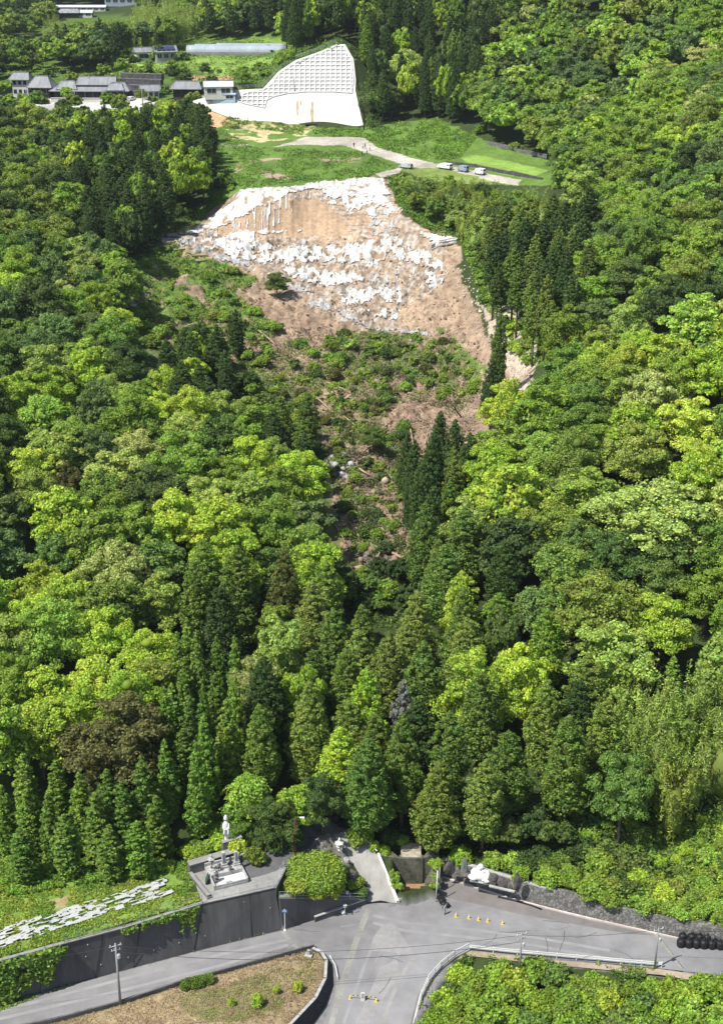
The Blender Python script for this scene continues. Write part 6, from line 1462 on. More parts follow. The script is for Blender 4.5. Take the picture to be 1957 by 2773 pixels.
M_clod = attr_mat('clods', nscale=2.5, amt=.25, bump=.4, dist=.05)
SO = [(.30,.21,.13),(.24,.165,.11),(.17,.12,.08),(.36,.29,.21)]
rubble('rubble', [(560,640),(940,640),(1200,740),(1310,950),(1400,1060),(1200,1250),(1100,1600),(950,1600),(880,1250),(700,1000),(520,900)], 5200, .15, SO, 1, 'brown clods and stones strewn over the slide')
rubble('pale_rubble', [(1180,600),(1290,760),(1340,880),(1440,1000),(1430,1060),(1370,1020),(1290,900),(1230,760)], 900, .2, [(.5,.44,.36),(.42,.33,.25)], 2, 'pale stones along the right margin of the slide')
rubble('boulders', [(860,1220),(960,1240),(980,1300),(880,1290)], 110, .4, [(.32,.32,.33),(.25,.22,.2)], 3, 'grey blocks heaped in the middle of the debris tongue')
rubble('boulders', [(960,1500),(1060,1480),(1090,1580),(1000,1620)], 130, .42, [(.30,.2,.15),(.16,.14,.13)], 4, 'dark boulders at the lower end of the debris tongue')
# ground cover on the loosened soil
def cover_px(name, polypx, n, size, cols, seed, label, thr=.5, hgt=.5):
    rng = np.random.default_rng(seed); xs = [p[0] for p in polypx]; ys = [p[1] for p in polypx]
    a = rng.uniform(min(xs), max(xs), n * 3); b = rng.uniform(min(ys), max(ys), n * 3); k = inpoly(a, b, polypx) & (fbm(a / 26, b / 15, seed, 3) > thr); a, b = a[k][:n], b[k][:n]
    z = np.full(len(a), 30.0)
    for _ in range(16):
        u = (a - CX) / FPX; v = -(b - CY) / FPX; dy = CP + v * SP; dz = -SP + v * CP; t = (z - HC) / dz; X = u * t; Y = dy * t; z = .6 * z + .4 * H(X, Y)
    bump = np.clip(fbm(X / 2.2, Y / 2.2, seed + 3, 3) - .42, 0, 1) * 6 * hgt
    P = np.stack([X, Y, z + rng.uniform(0, 1, len(X)) * bump + .1], 1); Nn = rng.normal(0, .5, (len(X), 3)); Nn[:, 2] = np.abs(Nn[:, 2]) + .55
    mix = np.clip(fbm(X / 3.5, Y / 3.5, seed + 9, 3) * 2.4 - .7, 0, 1)[:, None]; C = (np.array(cols[0]) * mix + np.array(cols[1]) * (1 - mix)) * rng.uniform(.75, 1.25, (len(X), 1))
    return scatter_cards(name, P, Nn, size, C.repeat(4, 0), 0, label, aspect=.6)
cover_px('slide_weeds', [(430,660),(560,700),(700,760),(650,800),(760,900),(640,960),(500,980),(330,900),(300,760),(380,700)], 17000, .30, [(.20,.33,.05),(.10,.20,.035)], 11, 'bright green weeds over the slumped ground left of the sheets', .42, .6)
cover_px('slide_weeds', [(860,920),(1000,895),(1240,925),(1310,1050),(1240,1120),(1100,1080),(960,1220),(890,1290),(860,1100),(740,1080),(620,960),(700,900)], 26000, .22, [(.20,.30,.07),(.17,.19,.08)], 12, 'weeds and torn scrub over the fallen debris', .42, .8)
cover_px('torn_branches', [(620,880),(1000,900),(1280,1000),(1290,1240),(1120,1450),(1100,1600),(950,1600),(900,1300),(740,1060)], 16000, .22, [(.30,.26,.19),(.17,.15,.10)], 13, 'dry torn branches and leaves mixed into the debris', .38, .5)
cover_px('gully_scrub', [(890,1150),(1120,1150),(1110,1330),(1090,1560),(960,1560),(900,1350)], 14000, .24, [(.15,.23,.06),(.10,.13,.05)], 14, 'dark scrub filling the gully', .48, .6)
cover_px('terrace_grass', [(590,345),(690,400),(980,410),(1060,450),(1000,480),(760,498),(640,515),(560,580),(520,600),(590,500)], 15000, .32, [(.15,.29,.04),(.08,.17,.03)], 15, 'rough deep green grass on the terrace above the slide', .40, .35)
cover_px('terrace_grass', [(680,345),(850,352),(990,348),(1180,320),(1290,375),(1245,425),(1190,440),(1030,405),(980,372),(820,368)], 15000, .34, [(.17,.32,.045),(.10,.21,.035)], 16, 'tall bright grass between the white slope and the farm track', .38, .5)
cover_px('slope_weeds', [(620,290),(680,325),(850,345),(840,360),(640,350),(590,345)], 3500, .3, [(.24,.30,.08),(.14,.22,.05)], 17, 'thin weeds below the white slope', .45, .3)
cover_px('hill_scrub', [(955,120),(975,110),(1030,240),(1030,345),(990,345),(970,230)], 3500, .4, [(.13,.22,.045),(.07,.14,.035)], 23, 'scrub beside the right edge of the white slope', .1, 1.2)
cover_px('hill_scrub', [(612,245),(712,238),(755,190),(870,135),(930,115),(920,95),(840,110),(740,160),(690,210),(600,230)], 5000, .4, [(.15,.26,.05),(.09,.18,.04)], 24, 'scrub along the upper left edge of the white slope', .1, .8)
grass_in('bush_floor', [(1112,2790),(1160,2690),(1240,2612),(1500,2622),(1790,2650),(2000,2670),(2000,2800)], -1.2, 16000, .2, [(.16,.28,.05),(.09,.17,.035)], 'low growth under the bushes at lower right', 31, .9, -.3)
cover_px('bank_scrub', [(1500,2180),(1720,2150),(1990,2120),(1990,2400),(1700,2440),(1560,2410)], 16000, .26, [(.16,.27,.05),(.08,.15,.035)], 25, 'scrub on the bank below the bamboo', .1, .9)
cover_px('floor_scrub', [(1000,2200),(1560,2200),(1600,2420),(1200,2330),(1180,2290),(1000,2270)], 12000, .24, [(.10,.17,.04),(.05,.09,.03)], 26, 'dark ferns and scrub under the cedars by the plaza', .1, .6)
cover_px('village_grass', [(0,60),(260,60),(640,90),(780,130),(690,240),(480,215),(260,200),(0,240)], 16000, .5, [(.20,.31,.06),(.12,.2,.045)], 27, 'rough grass of the fields round the village', .36, .3)
cover_px('margin_weeds', [(1046,474),(1072,548),(1120,598),(1180,640),(1245,650),(1262,700),(1310,830),(1370,900),(1360,840),(1320,700),(1290,620),(1180,560),(1110,480)], 13000, .36, [(.18,.31,.05),(.10,.2,.035)], 18, 'bright weeds along the right margin of the slide', .12, .8)
cover_px('hill_scrub', [(390,640),(600,520),(560,600),(470,690),(300,760),(250,900),(330,960),(420,900),(380,700)], 7000, .34, [(.16,.28,.045),(.09,.18,.035)], 19, 'scrub between the dark knoll and the slide', .36, .7)
cover_px('hill_scrub', [(540,930),(720,960),(820,1080),(900,1280),(840,1360),(700,1150),(560,1060)], 9000, .3, [(.14,.22,.05),(.07,.12,.035)], 21, 'dark scrub along the left edge of the debris', .3, .9)
cover_px('hill_scrub', [(840,1540),(1140,1540),(1140,1700),(840,1700)], 7000, .3, [(.12,.2,.045),(.06,.11,.03)], 22, 'dark scrub at the foot of the debris tongue', .3, .9)
cover_px('hill_scrub', [(1370,840),(1480,900),(1520,990),(1440,990),(1380,930)], 3500, .34, [(.16,.28,.045),(.10,.2,.04)], 20, 'scrub under the bare stemmed cedars', .36, .7)
# fallen trunks
rl = random.Random(11)
M_log = simple('stripped_log', (.40, .30, .20), .85, .2, 5, .3)
LOGS = [((1010,1195),(1075,1130),.2),((985,1240),(1072,1175),.18),((1108,1160),(1122,1242),.2),((1100,1200),(1108,1245),.16),((960,1270),(1000,1300),.22),((1015,1320),(1035,1395),.16),((1055,1497),(1105,1535),.22),((1008,1555),(1032,1500),.2),((955,1585),(1030,1575),.2),((905,1560),(935,1540),.15),((885,1390),(935,1480),.14),((1000,1570),(1015,1600),.22),((700,900),(760,960),.16),((850,1080),(905,1130),.18),((880,1040),(950,1070),.15),((1150,1220),(1160,1170),.15),((1240,1160),(1236,1200),.16),((640,930),(655,985),.14),((930,1130),(980,1180),.14)]
for i, (a, b, r) in enumerate(LOGS):
    A = ground_at(*a); Bq = ground_at(*b); A = Vector(A) + Vector((0, 0, .5)); Bq = Vector(Bq) + Vector((0, 0, .9))
    m = MB(); m.tube([A, A.lerp(Bq, .35) + Vector((0, 0, .2)), A.lerp(Bq, .7) + Vector((0, 0, .1)), Bq], [r * 1.2, r, r * .75, r * .3], 7); d = Bq - A
    for k in range(4): q = A.lerp(Bq, .35 + .15 * k); m.tube([q, q + Vector((rl.uniform(-.8, .8), rl.uniform(-.8, .8), rl.uniform(.3, 1)))], [.05, .02], 4)
    o = m.build('fallen_log', M_log, None, True); tag(o, 'fallen stripped trunk lying on the landslide debris', 'log', 'fallen trunks on the debris')
def bare_tree(px, py, h, spread, seed, label, mat, lean=(0, 0), name='bare_tree', hair=3):
    g = ground_at(px, py); rr_ = random.Random(seed); m = MB()
    def grow(p, d, L, r, lv):
        q = p + d * L; m.tube([p, p.lerp(q, .5) + Vector((rr_.uniform(-.1, .1), rr_.uniform(-.1, .1), 0)) * L * .4, q], [r, r * .8, r * .55], 5 if lv < 2 else 3)
        if lv >= hair: return
        for _ in range(3 if lv else 4):
            a = rr_.uniform(0, 6.28); n = (d + Vector((math.cos(a), math.sin(a), rr_.uniform(-.1, .5))) * spread).normalized(); grow(p.lerp(q, rr_.uniform(.45, 1)), n, L * rr_.uniform(.5, .72), r * .5, lv + 1)
    grow(Vector((0, 0, -.3)), Vector((lean[0], lean[1], 1)).normalized(), h * .45, h * .022, 0)
    o = m.build(name, mat, None, True, Vector(g)); return tag(o, label, 'dead tree')
bare_tree(1252,1130,9,.9,3,'dark leafless tree leaning over bare red earth at the right of the debris',simple('dark_twigs',(.07,.055,.045),.9,.2,6),(-.7,0),hair=4)
bare_tree(1435,1560,9,.8,4,'grey dead branches in a dark gap on the lower right slope',M_deadwood,hair=4)
bare_tree(985,352,15,.35,5,'ivy hung tall dead trunk at the right foot of the white slope',M_bark)
bare_tree(560,480,15,.3,6,'thin dead trunk standing at the right edge of the dark knoll',M_deadwood)
V, F, rr = conifer(500, 2.6, 15, .1, 150, 26, .24); mg = quads_to_mesh('crown', V, F, rr, M_leaf); g = ground_at(1090,1960,9)
e = empty('dead_cedar', g, 0, 'grey dead cedar standing out of the green cedars above the road', 'dead tree'); o = link(bpy.data.objects.new('crown', mg), e); o.color = (.22,.225,.21,1); link(bpy.data.objects.new('trunk', KINDS['cedar'][0][0][1]), e); e.scale = (.85,.85,1.05)
# ------------------------------------------------------------------ white slope works
def on_slope(px, py, off=0.0):
    p = at_slope(px, py); n = Vector((0, -.85, 1)).normalized(); return Vector(p) + n * off
nS = Vector((0, -.85, 1)).normalized()
M_shot = simple('white_shotcrete', (.60, .59, .565), .8, .06, .5, .15); M_cell = simple('grid_cell_mortar', (.45, .45, .44), .85, .14, .8, .2); M_beam = simple('grid_beam_concrete', (.60, .59, .57), .8, .06, 1, .1); M_stain = simple('brown_seep_stain', (.42, .33, .22), .8, .2, 2)
ws = empty('slope_works', on_slope(800,340), 0, 'white sprayed slope with a curved upper field of square concrete grid beams', 'retaining slope')
SW = [(508,282),(540,268),(575,262),(612,245),(712,240),(755,193),(800,163),(870,138),(910,120),(934,120),(957,160),(963,215),(962,245),(972,290),(984,342),(930,344),(800,340),(700,335),(640,325),(575,300)]
m = MB(); vs = [m.bm.verts.new(on_slope(*p)) for p in SW]; f = m.bm.faces.new(vs); g = bmesh.ops.extrude_face_region(m.bm, geom=[f])
for q in g['geom']:
    if isinstance(q, bmesh.types.BMVert): q.co -= nS * .9
loc(m.build('shotcrete_face', M_shot), ws)
GRID = [(628,270),(668,252),(712,245),(732,232),(758,198),(805,168),(872,143),(912,125),(930,125),(951,162),(957,215),(953,253),(900,249),(830,249),(775,254),(742,262),(722,272),(717,293),(668,283)]
m = MB(); vs = [m.bm.verts.new(on_slope(*p, .05)) for p in GRID]; m.bm.faces.new(vs); loc(m.build('grid_cells', M_cell), ws)
def uv_of(p): v = Vector(p); o = Vector((0, 511, 50)); s = Vector((0, 1, .85)).normalized(); return v.x, (v - o).dot(s)
def from_uv(u, v): s = Vector((0, 1, .85)).normalized(); return Vector((u, 511, 50)) + s * v
GUV = [uv_of(on_slope(*p)) for p in GRID]
us = [p[0] for p in GUV]; vs_ = [p[1] for p in GUV]; cell = 1.85
mv, mh = MB(), MB(); ax = 0
def runs(fn, lo, hi, st=.25):
    out = []; cur = None; t = lo
    while t < hi:
        if fn(t):
            if cur is None: cur = t
        elif cur is not None: out.append((cur, t)); cur = None
        t += st
    if cur is not None: out.append((cur, hi))
    return out
ang = math.atan(.85)
u = min(us)
while u < max(us):
    for a, b in runs(lambda t: bool(inpoly([u], [t], GUV)[0]), min(vs_), max(vs_)):
        if b - a > .8: c = from_uv(u, (a + b) / 2) + nS * .22; mv.box(c, (.36, b - a, .38), 0, ang)
    u += cell
v = min(vs_)
while v < max(vs_):
    for a, b in runs(lambda t: bool(inpoly([t], [v], GUV)[0]), min(us), max(us)):
        if b - a > .8: c = from_uv((a + b) / 2, v) + nS * .215; mh.box(c, (b - a, .36, .365), 0, ang)
    v += cell
loc(mv.build('upright_beams', M_beam), ws); loc(mh.build('level_beams', M_beam), ws)
m = MB(); m.tube([on_slope(*p, .2) for p in GRID + GRID[:1]], .22, 5); loc(m.build('edge_beam', M_beam), ws)
for px0, y0, y1, w in ((806,272,312,5),(846,275,336,6),(815,272,285,3)):
    m = MB(); m.face([on_slope(px0 - w / 2, y0, .01), on_slope(px0 + w / 3, y0, .01), on_slope(px0 + w / 1.5, (y0 + y1) / 2, .012), on_slope(px0 + w / 2, y1, .01), on_slope(px0 - w / 2, y1, .01), on_slope(px0 - w, (y0 + y1) / 2, .012)]); loc(m.build('seep_stain', M_stain), ws)
for a, b in ((795,215),):
    m = MB(); m.tube([on_slope(a, b, .6), on_slope(a + 2, b + 35, .6)], .12, 5); o = m.build('drain_pipe', M_stain); tag(o, 'rusty pipe running down the middle of the white concrete grid', 'pipe')
rail('slope_fence', [on_slope(*p, .1) + Vector((0, .6, 0)) for p in [(612,243),(712,238),(755,190),(800,160),(870,135),(910,117)]], 1.2, 'thin grey fence following the upper left edge of the white grid', 'fence', 3, .05, 2.6, rr=.03)
bz = empty('sandbag_pile', ground_at(842,340), 0, 'small dark heap of sandbags at the foot of the white slope', 'sandbags'); m = MB(); [m.blob((k * .8 - 1.6, 0, .35), (.5, .45, .42), 2, .08, k) for k in range(5)]; m.build('bags', M_black, bz, True)
# ------------------------------------------------------------------ village
M_tile = masonry('grey_roof_tile', (.30, .315, .33), (.17, .175, .18), 1.6, .5, (1, 1, 1)); M_tile2 = simple('weathered_roof_tile', (.25, .26, .275), .5, .2, 1.5, .3, streak=(3, .6, 1)); M_plaster = simple('white_plaster', (.56, .55, .52), .8, .06, 1.5); M_darkwood = simple('dark_timber', (.06, .048, .04), .8, .2, 4); M_glass = simple('window_glass', (.03, .04, .05), .15, .1, 2); M_bluesheet = simple('blue_steel_roof', (.50, .62, .72), .45, .05, 2); M_whiteroof = simple('white_steel_roof', (.58, .60, .62), .4, .04, 2); M_solar = simple('solar_panel', (.04, .06, .12), .2, .1, 2); M_poly = simple('greenhouse_film', (.34, .39, .44), .25, .10, .6, .05, streak=(2.5, .3, 1))
def roof_mesh(w, d, z, rh, over, hip, mat, root, name='roof', th=.18, off=(0, 0)):
    """gable (hip = 0) or hipped roof with eaves, ridge along x"""
    W2, D2 = w / 2 + over, d / 2 + over; rx = W2 - hip; m = MB(); bm = m.bm; ox, oy = off
    lower = [(-W2, -D2), (W2, -D2), (W2, D2), (-W2, D2)]
    L = [bm.verts.new((a + ox, b + oy, z - over * .25)) for a, b in lower]; L2 = [bm.verts.new((a + ox, b + oy, z - over * .25 - th)) for a, b in lower]; r0 = bm.verts.new((-rx + ox, oy, z + rh)); r1 = bm.verts.new((rx + ox, oy, z + rh))
    bm.faces.new((L[0], L[1], r1, r0)); bm.faces.new((L[2], L[3], r0, r1)); bm.faces.new((L[1], L[2], r1)); bm.faces.new((L[3], L[0], r0)); bm.faces.new(L2[::-1])
    for i in range(4): bm.faces.new((L[i], L2[i], L2[(i + 1) % 4], L[(i + 1) % 4]))
    o = m.build(name, mat, root); m = MB(); m.box((ox, oy, z + rh + .08), (2 * rx + .3, .35, .3))
    for s in (-1, 1):
        for t in (-1, 1): m.tube([(s * rx + ox, oy, z + rh), (s * W2 + ox, t * D2 + oy, z - over * .25 + .05)], .13, 4)
    m.build('ridge', M_tile2, o); return o
def house(px, py, w, d, h, rz, label, rh=1.6, over=.7, hip=0.0, wall=None, roof=None, wins=3, name='house', cat='house', dark=False, g=None, floors=1):
    g = g or ground_at(px, py); r = empty(name, g, rz, label, cat); wall = wall or M_plaster; roof = roof or M_tile2
    MB().box((0, 0, h / 2 - .5), (w, d, h + 1)).build('wall', wall, r); roof_mesh(w, d, h, rh, over, hip, roof, r)
    for f in range(floors):
        z = h * (f + .55) / floors
        for i in range(wins):
            x = -w / 2 + w * (i + .5) / wins
            wn_ = MB().box((x, -d / 2 - .03, z), (w / wins * .62, .08, h / floors * .42)).build('window', M_glass, r); fr = MB(); fr.box((x, -d / 2 - .09, z), (.06, .04, h / floors * .42)); fr.box((x, -d / 2 - .085, z - h / floors * .22), (w / wins * .66, .05, .07)); fr.build('frame', M_darkwood if dark else M_white, wn_)
    if w > 5: MB().box((w / 2 + .03, 0, 1.0), (.07, .9, 2.0)).build('door', M_darkwood, r)
    return r
# main hall: deep hipped skirt, posts, raised gabled roof
g = ground_at(245, 268); th_ = empty('temple_hall', Vector(g) + Vector((0, 4, 0)), -.04, 'long temple main hall with tiers of grey tiled roofs and a posted veranda', 'temple')
MB().box((0, 0, 1.5), (27, 8, 4)).build('wall', M_darkwood, th_); roof_mesh(27, 8, 3.4, 2.4, 1.6, 5, M_tile2, th_, 'lower_roof'); roof_mesh(13, 5, 5.4, 2.3, 1.2, .6, M_tile2, th_, 'upper_roof', off=(2.5, .5)); MB().box((2.5, .5, 5.0), (12.5, 4.4, 1.6)).build('upper_wall', M_plaster, th_)
for i in range(12): MB().cyl((-12.5 + i * 2.27, -4.9, -.5), .14, 3.9, seg=8).build('veranda_post', M_darkwood, th_)
for i in range(8): w_ = MB().box((-11 + i * 3.1, -4.05, 1.6), (2.1, .08, 1.8)).build('window', M_glass, th_); MB().box((-11 + i * 3.1, -4.1, 1.6), (.1, .05, 1.8)).build('frame', M_plaster, w_)
roof_mesh(5, 4, 3.9, 2.0, 1.0, 1.5, M_tile2, th_, 'porch_roof', off=(10.5, -4.6)); roof_mesh(6, 5, 3.9, 2.4, 1.0, 1.5, M_tile2, th_, 'wing_roof', off=(-8.5, -1.6))
wl_ = MB(); wl_.box((0, 0, .7), (24, .35, 1.6)); wl_.box((0, 0, 1.55), (24.2, .7, .14)); o = wl_.build('temple_wall', M_plaster, None, False, ground_at(225, 277)); o.rotation_euler = (0, 0, -.06); tag(o, 'white plastered boundary wall in front of the temple hall', 'wall')
house(63, 258, 6, 5, 6.4, -.1, 'two storey bell gate with dark timber upper floor left of the temple', 2.0, 1.1, 1.2, floors=2, dark=True, name='temple_gate', cat='gate')
house(118, 262, 7, 6, 4.2, -.1, 'small shrine hall with a steep curved grey roof beside the bell gate', 3.4, 1.4, 2.6, wall=M_darkwood, name='shrine_hall', cat='shrine')
house(325, 266, 7, 6, 3.4, -.05, 'low side hall with hipped grey roof right of the temple hall', 2.4, 1.2, 2.4, wall=M_darkwood, name='side_hall', cat='hall')
house(408, 268, 6, 5, 3.4, .25, 'grey roofed storehouse half hidden by trees right of the courtyard', 1.7, .8, 0)
house(508, 262, 9.5, 5.5, 3.4, -.05, 'dark timber house with double grey roofs behind the trees', 2.0, 1.1, 1.6, wall=M_darkwood, dark=True)
house(592, 258, 10, 8, 3.6, .12, 'shed with a bright white steel roof beside the white slope', 1.3, .4, 0, M_plaster, M_whiteroof, 2, 'white_roof_shed', 'shed')
house(608, 272, 8, 3.5, 2.5, .0, 'low blue roofed annex in front of the white roofed shed', .5, .3, 0, simple('blue_wall', (.42, .52, .60), .7, .08, 1), M_bluesheet, 2, 'blue_roof_annex', 'shed')
house(388, 165, 6.5, 5, 4.0, .35, 'small white cottage with grey gable on the field edge', 1.6, .6, 0, wins=1, name='cottage')
h_ = house(448, 165, 8.5, 6.5, 4.2, .30, 'house with solar panels on its grey roof right of the cottage', 2.0, .7, 0, simple('grey_wall', (.36, .36, .36), .8, .08, 1), wins=3)
for i in range(4): m = MB(); m.box((-3.1 + i * 2.0, -2.1, 5.55), (1.8, 3.0, .06), 0, .47); m.build('solar_panel', M_solar, h_)
house(20, 155, 11, 7, 3.6, .0, 'grey roofed farmhouse cut by the left edge of the picture', 1.8, .8, 1.5, wins=3)
house(190, 48, 11, 6, 3.2, .0, 'low dark farmhouse beyond the bamboo ridge', 1.8, .9, 1.2, M_darkwood, M_tile, 3, dark=True)
house(232, 46, 9, 6, 2.8, .0, 'pale roofed shed right of the low dark farmhouse', 1.2, .5, 0, M_plaster, M_whiteroof, 2, name='shed', cat='shed')
house(222, 30, 30, 7, 2.6, .0, 'long white roofed building at the top left', .9, .4, 0, M_plaster, M_whiteroof, 8, name='long_shed', cat='shed')
house(345, 12, 26, 8, 4.2, .0, 'blue grey building at the top edge beyond the bamboo ridge', 1.0, .5, 0, simple('bluegrey_wall', (.30,.36,.42), .7, .1, 1), M_tile2, 6, name='long_house')
# plastic greenhouse: three parallel tunnels
gh = empty('plastic_greenhouse', Vector(ground_at(640, 146)), -.05, 'long pale plastic greenhouse of joined tunnels above the small fields', 'greenhouse')
for k, (x0, x1, dy, r) in enumerate(((-21.5, 21.5, 0, 3.0), (-19, 14, 5.6, 3.0), (-10, 20, 11, 3.0))):
    m = MB(); bm = m.bm; rings = []; n = 12
    for x in np.linspace(x0, x1, 18):
        rings.append([bm.verts.new((x, dy - r * math.cos(math.pi * j / n), .8 + r * .95 * math.sin(math.pi * j / n))) for j in range(n + 1)])
    for A, Bb in zip(rings, rings[1:]):
        for j in range(n): bm.faces.new((A[j], A[j + 1], Bb[j + 1], Bb[j]))
    bm.faces.new(rings[0]); bm.faces.new(rings[-1][::-1]); m.build('tunnel', M_poly, gh, True); m = MB()
    for x in np.linspace(x0, x1, 15): m.tube([(x, dy - (r + .04) * math.cos(math.pi * j / 8), .8 + (r + .04) * .95 * math.sin(math.pi * j / 8)) for j in range(9)], .05, 4)
    m.build('hoops', M_galv, gh)
MB().box((0, -3.05, .2), (43, .15, 1.6)).build('base_wall', M_conc, gh)
# terraced black stone walls above the temple
M_stone2 = masonry('dark_terrace_stone', (.085, .082, .085), (.03, .03, .03), 1.4)
tw = empty('terraced_wall', ground_at(360, 240), 0, 'three tiers of dark stone retaining walls stepping up behind the temple', 'retaining wall')
for k, (a, b, py) in enumerate((((290,250),(425,256),0), ((300,236),(430,240),0), ((322,220),(438,224),0), ((330,206),(440,209),0))):
    z = 56.0 + k * 1.9; A = Vector(atz(*a, z)); Bv = Vector(atz(*b, z)); d = Bv - A; c = (A + Bv) / 2; m = MB(); m.box(c + Vector((0, 1.2, -.1)), (d.length, 2.6, 2.4), math.atan2(d.y, d.x)); o = loc(m.build('wall_tier', M_stone2), tw)
    m = MB(); m.box(c + Vector((0, 0.1, 1.14)), (d.length, .4, .12), math.atan2(d.y, d.x)); loc(m.build('tier_cap', M_conc), o)
for px, py, ty, lab in ((5,270,185,'utility pole at the left end of the temple road'),(388,300,238,'utility pole in the temple courtyard'),(420,125,62,'tall thin pole behind the cottage'),(151,70,40,'utility pole before the far farmhouse'),(205,285,232,'utility pole in front of the temple hall'),(75,285,240,'leaning pole below the temple road'),(135,165,112,'pole by the woods above the farmhouse')):
    g = ground_at(px, py); r = empty('utility_pole', g, 0, lab, 'utility pole'); h = htop(g, ty); MB().cyl((0, 0, -.3), .2, h + .3, .12, 8).build('pole', M_pole, r, True); m = MB(); m.box((0, 0, h - .4), (1.6, .1, .1)); m.build('cross_arm', M_galv, r)
# ------------------------------------------------------------------ farm track: vans, wall, people
M_vw = simple('van_white', (.76, .77, .78), .3, .03, 2); M_vb = simple('van_bluegrey', (.26, .33, .40), .3, .05, 2); M_vs = simple('van_silver', (.55, .57, .58), .3, .05, 2, metal=.3); M_tyre = simple('tyre', (.02, .02, .02), .8, .1, 4); M_lampred = simple('tail_lamp', (.4, .03, .03), .3, .05, 4)
def van(p, rz, L, Wd, Hh, mat, label, nose=.75, cat='van', tail=.12):
    r = empty('parked_' + cat, p, rz, label, cat, None); m = MB(); bm = m.bm     # x forward
    prof = [(-L/2, .35), (-L/2, Hh * .62), (-L/2 + tail * .6, Hh * .93), (-L/2 + tail + .15, Hh), (L/2 - nose - Hh * .35, Hh), (L/2 - nose - .05, Hh * .92), (L/2 - nose * .55, Hh * .62), (L/2 - .06, Hh * .5), (L/2, Hh * .35), (L/2 - .03, .35)]
    def slab(pr, w, inset=0):
        A = [bm.verts.new((x, -w / 2 + (inset if z > Hh * .63 else 0), z)) for x, z in pr]; Bb = [bm.verts.new((x, w / 2 - (inset if z > Hh * .63 else 0), z)) for x, z in pr]
        bm.faces.new(A); bm.faces.new(Bb[::-1])
        for i in range(len(pr)): j = (i + 1) % len(pr); bm.faces.new((A[i], Bb[i], Bb[j], A[j]))
    slab(prof, Wd, .09); bmesh.ops.bevel(bm, geom=bm.edges[:], offset=.035, segments=1, affect='EDGES'); m.build('body', mat, r)
    for s in (-1, 1):
        for i in range(3):
            x0 = -L/2 + .3 + i * (L - nose - .75) / 3; x1 = x0 + (L - nose - .75) / 3 - .1; m = MB(); yw = s * (Wd / 2 - .06); yt = s * (Wd / 2 - .085)
            m.face([(x0, yw + s*.012, Hh * .63), (x1, yw + s*.012, Hh * .63), (x1 - (.15 if i == 2 else 0), yt + s*.012, Hh * .90), (x0, yt + s*.012, Hh * .90)]); m.build('side_window', M_glass, r)
    m = MB(); m.face([(L/2 - nose * .62, -Wd * .42, Hh * .66), (L/2 - nose * .62, Wd * .42, Hh * .66), (L/2 - nose - .02, Wd * .38, Hh * .91), (L/2 - nose - .02, -Wd * .38, Hh * .91)]); o = m.build('windscreen', M_glass, r); o.location = (.02, 0, .02)
    m = MB(); m.face([(-L/2 - .012, -Wd * .42, Hh * .64), (-L/2 - .012, Wd * .42, Hh * .64), (-L/2 + tail * .5 - .02, Wd * .38, Hh * .90), (-L/2 + tail * .5 - .02, -Wd * .38, Hh * .90)]); o = m.build('rear_window', M_glass, r); o.location = (-.02, 0, 0)
    for s in (-1, 1): MB().box((-L/2 - .01, s * Wd * .44, Hh * .45), (.05, .12, .3)).build('tail_light', M_lampred, r); MB().box((L/2 - .03, s * Wd * .38, Hh * .42), (.06, .26, .14)).build('headlight', M_vs, r)
    MB().box((-L/2 - .03, 0, .42), (.12, Wd * .92, .18)).build('bumper', M_tyre, r)
    for x in (-L * .32, L * .33):
        for s in (-1, 1):
            t = MB().cyl((0, 0, -.11), .32, .22, seg=14, M=Matrix.Translation((x, s * (Wd / 2 - .1), .32)) @ Matrix.Rotation(math.pi / 2, 4, 'X')).build('wheel', M_tyre, r); MB().cyl((0, 0, -.12), .17, .24, seg=8, M=Matrix.Translation((x, s * (Wd / 2 - .1), .32)) @ Matrix.Rotation(math.pi / 2, 4, 'X')).build('rim', M_vs, t)
    return r
def G3(px, py): return Vector(ground_at(px, py)) + Vector((0, 0, .08))
da = G3(1330,476) - G3(1140,444); RA = math.atan2(da.y, da.x) + math.pi
van(G3(1204,458), RA, 4.7, 1.8, 1.75, M_vw, 'white minivan parked foremost on the farm track', .95)
van(G3(1253,465), RA, 3.4, 1.5, 1.85, M_vb, 'blue grey kei van parked between the two white vans', .5)
van(G3(1298,473), RA, 3.4, 1.5, 1.85, M_vw, 'white kei van parked last on the farm track', .5)
van(G3(1098,456), RA + .15, 4.2, 1.7, 1.5, M_vs, 'silver car half hidden at the head of the small path', 1.2, 'car')
van(Vector(ground_at(357,272)), 1.2, 4.2, 1.7, 1.5, M_vw, 'small white car in the temple courtyard', 1.2, 'car')
tb_ = empty('open_tent', G3(1085,448), RA, 'small white canopy frame beside the half hidden silver car', 'canopy'); m = MB(); m.box((0, 0, 2.0), (2.2, 1.6, .08)); m.build('canopy', M_white, tb_)
for a in (-1, 1):
    for b in (-1, 1): MB().cyl((a, b * .7, 0), .03, 2.0, seg=5).build('leg', M_galv, tb_)
L = [G3(*p) for p in [(1210,448),(1290,458),(1385,478),(1470,492)]]; pw = empty('paddy_wall', L[1], 0, 'dark low stone wall between the parked vans and the bright paddy', 'retaining wall'); m = MB()
for a, b in zip(L, L[1:]): d = b - a; m.box((a + b) / 2 + Vector((0, 2.6, .35)), (d.length + .1, .5, 1.1), math.atan2(d.y, d.x))
loc(m.build('stonework', M_stone2), pw)
L = [G3(*p) for p in [(1320,392),(1400,410),(1480,432)]]; pw = empty('paddy_back_wall', L[1], 0, 'grey stone wall at the back of the bright paddy', 'retaining wall'); m = MB()
for a, b in zip(L, L[1:]): d = b - a; m.box((a + b) / 2 + Vector((0, 0, .5)), (d.length + .1, .5, 1.3), math.atan2(d.y, d.x))
loc(m.build('stonework', M_mason), pw)
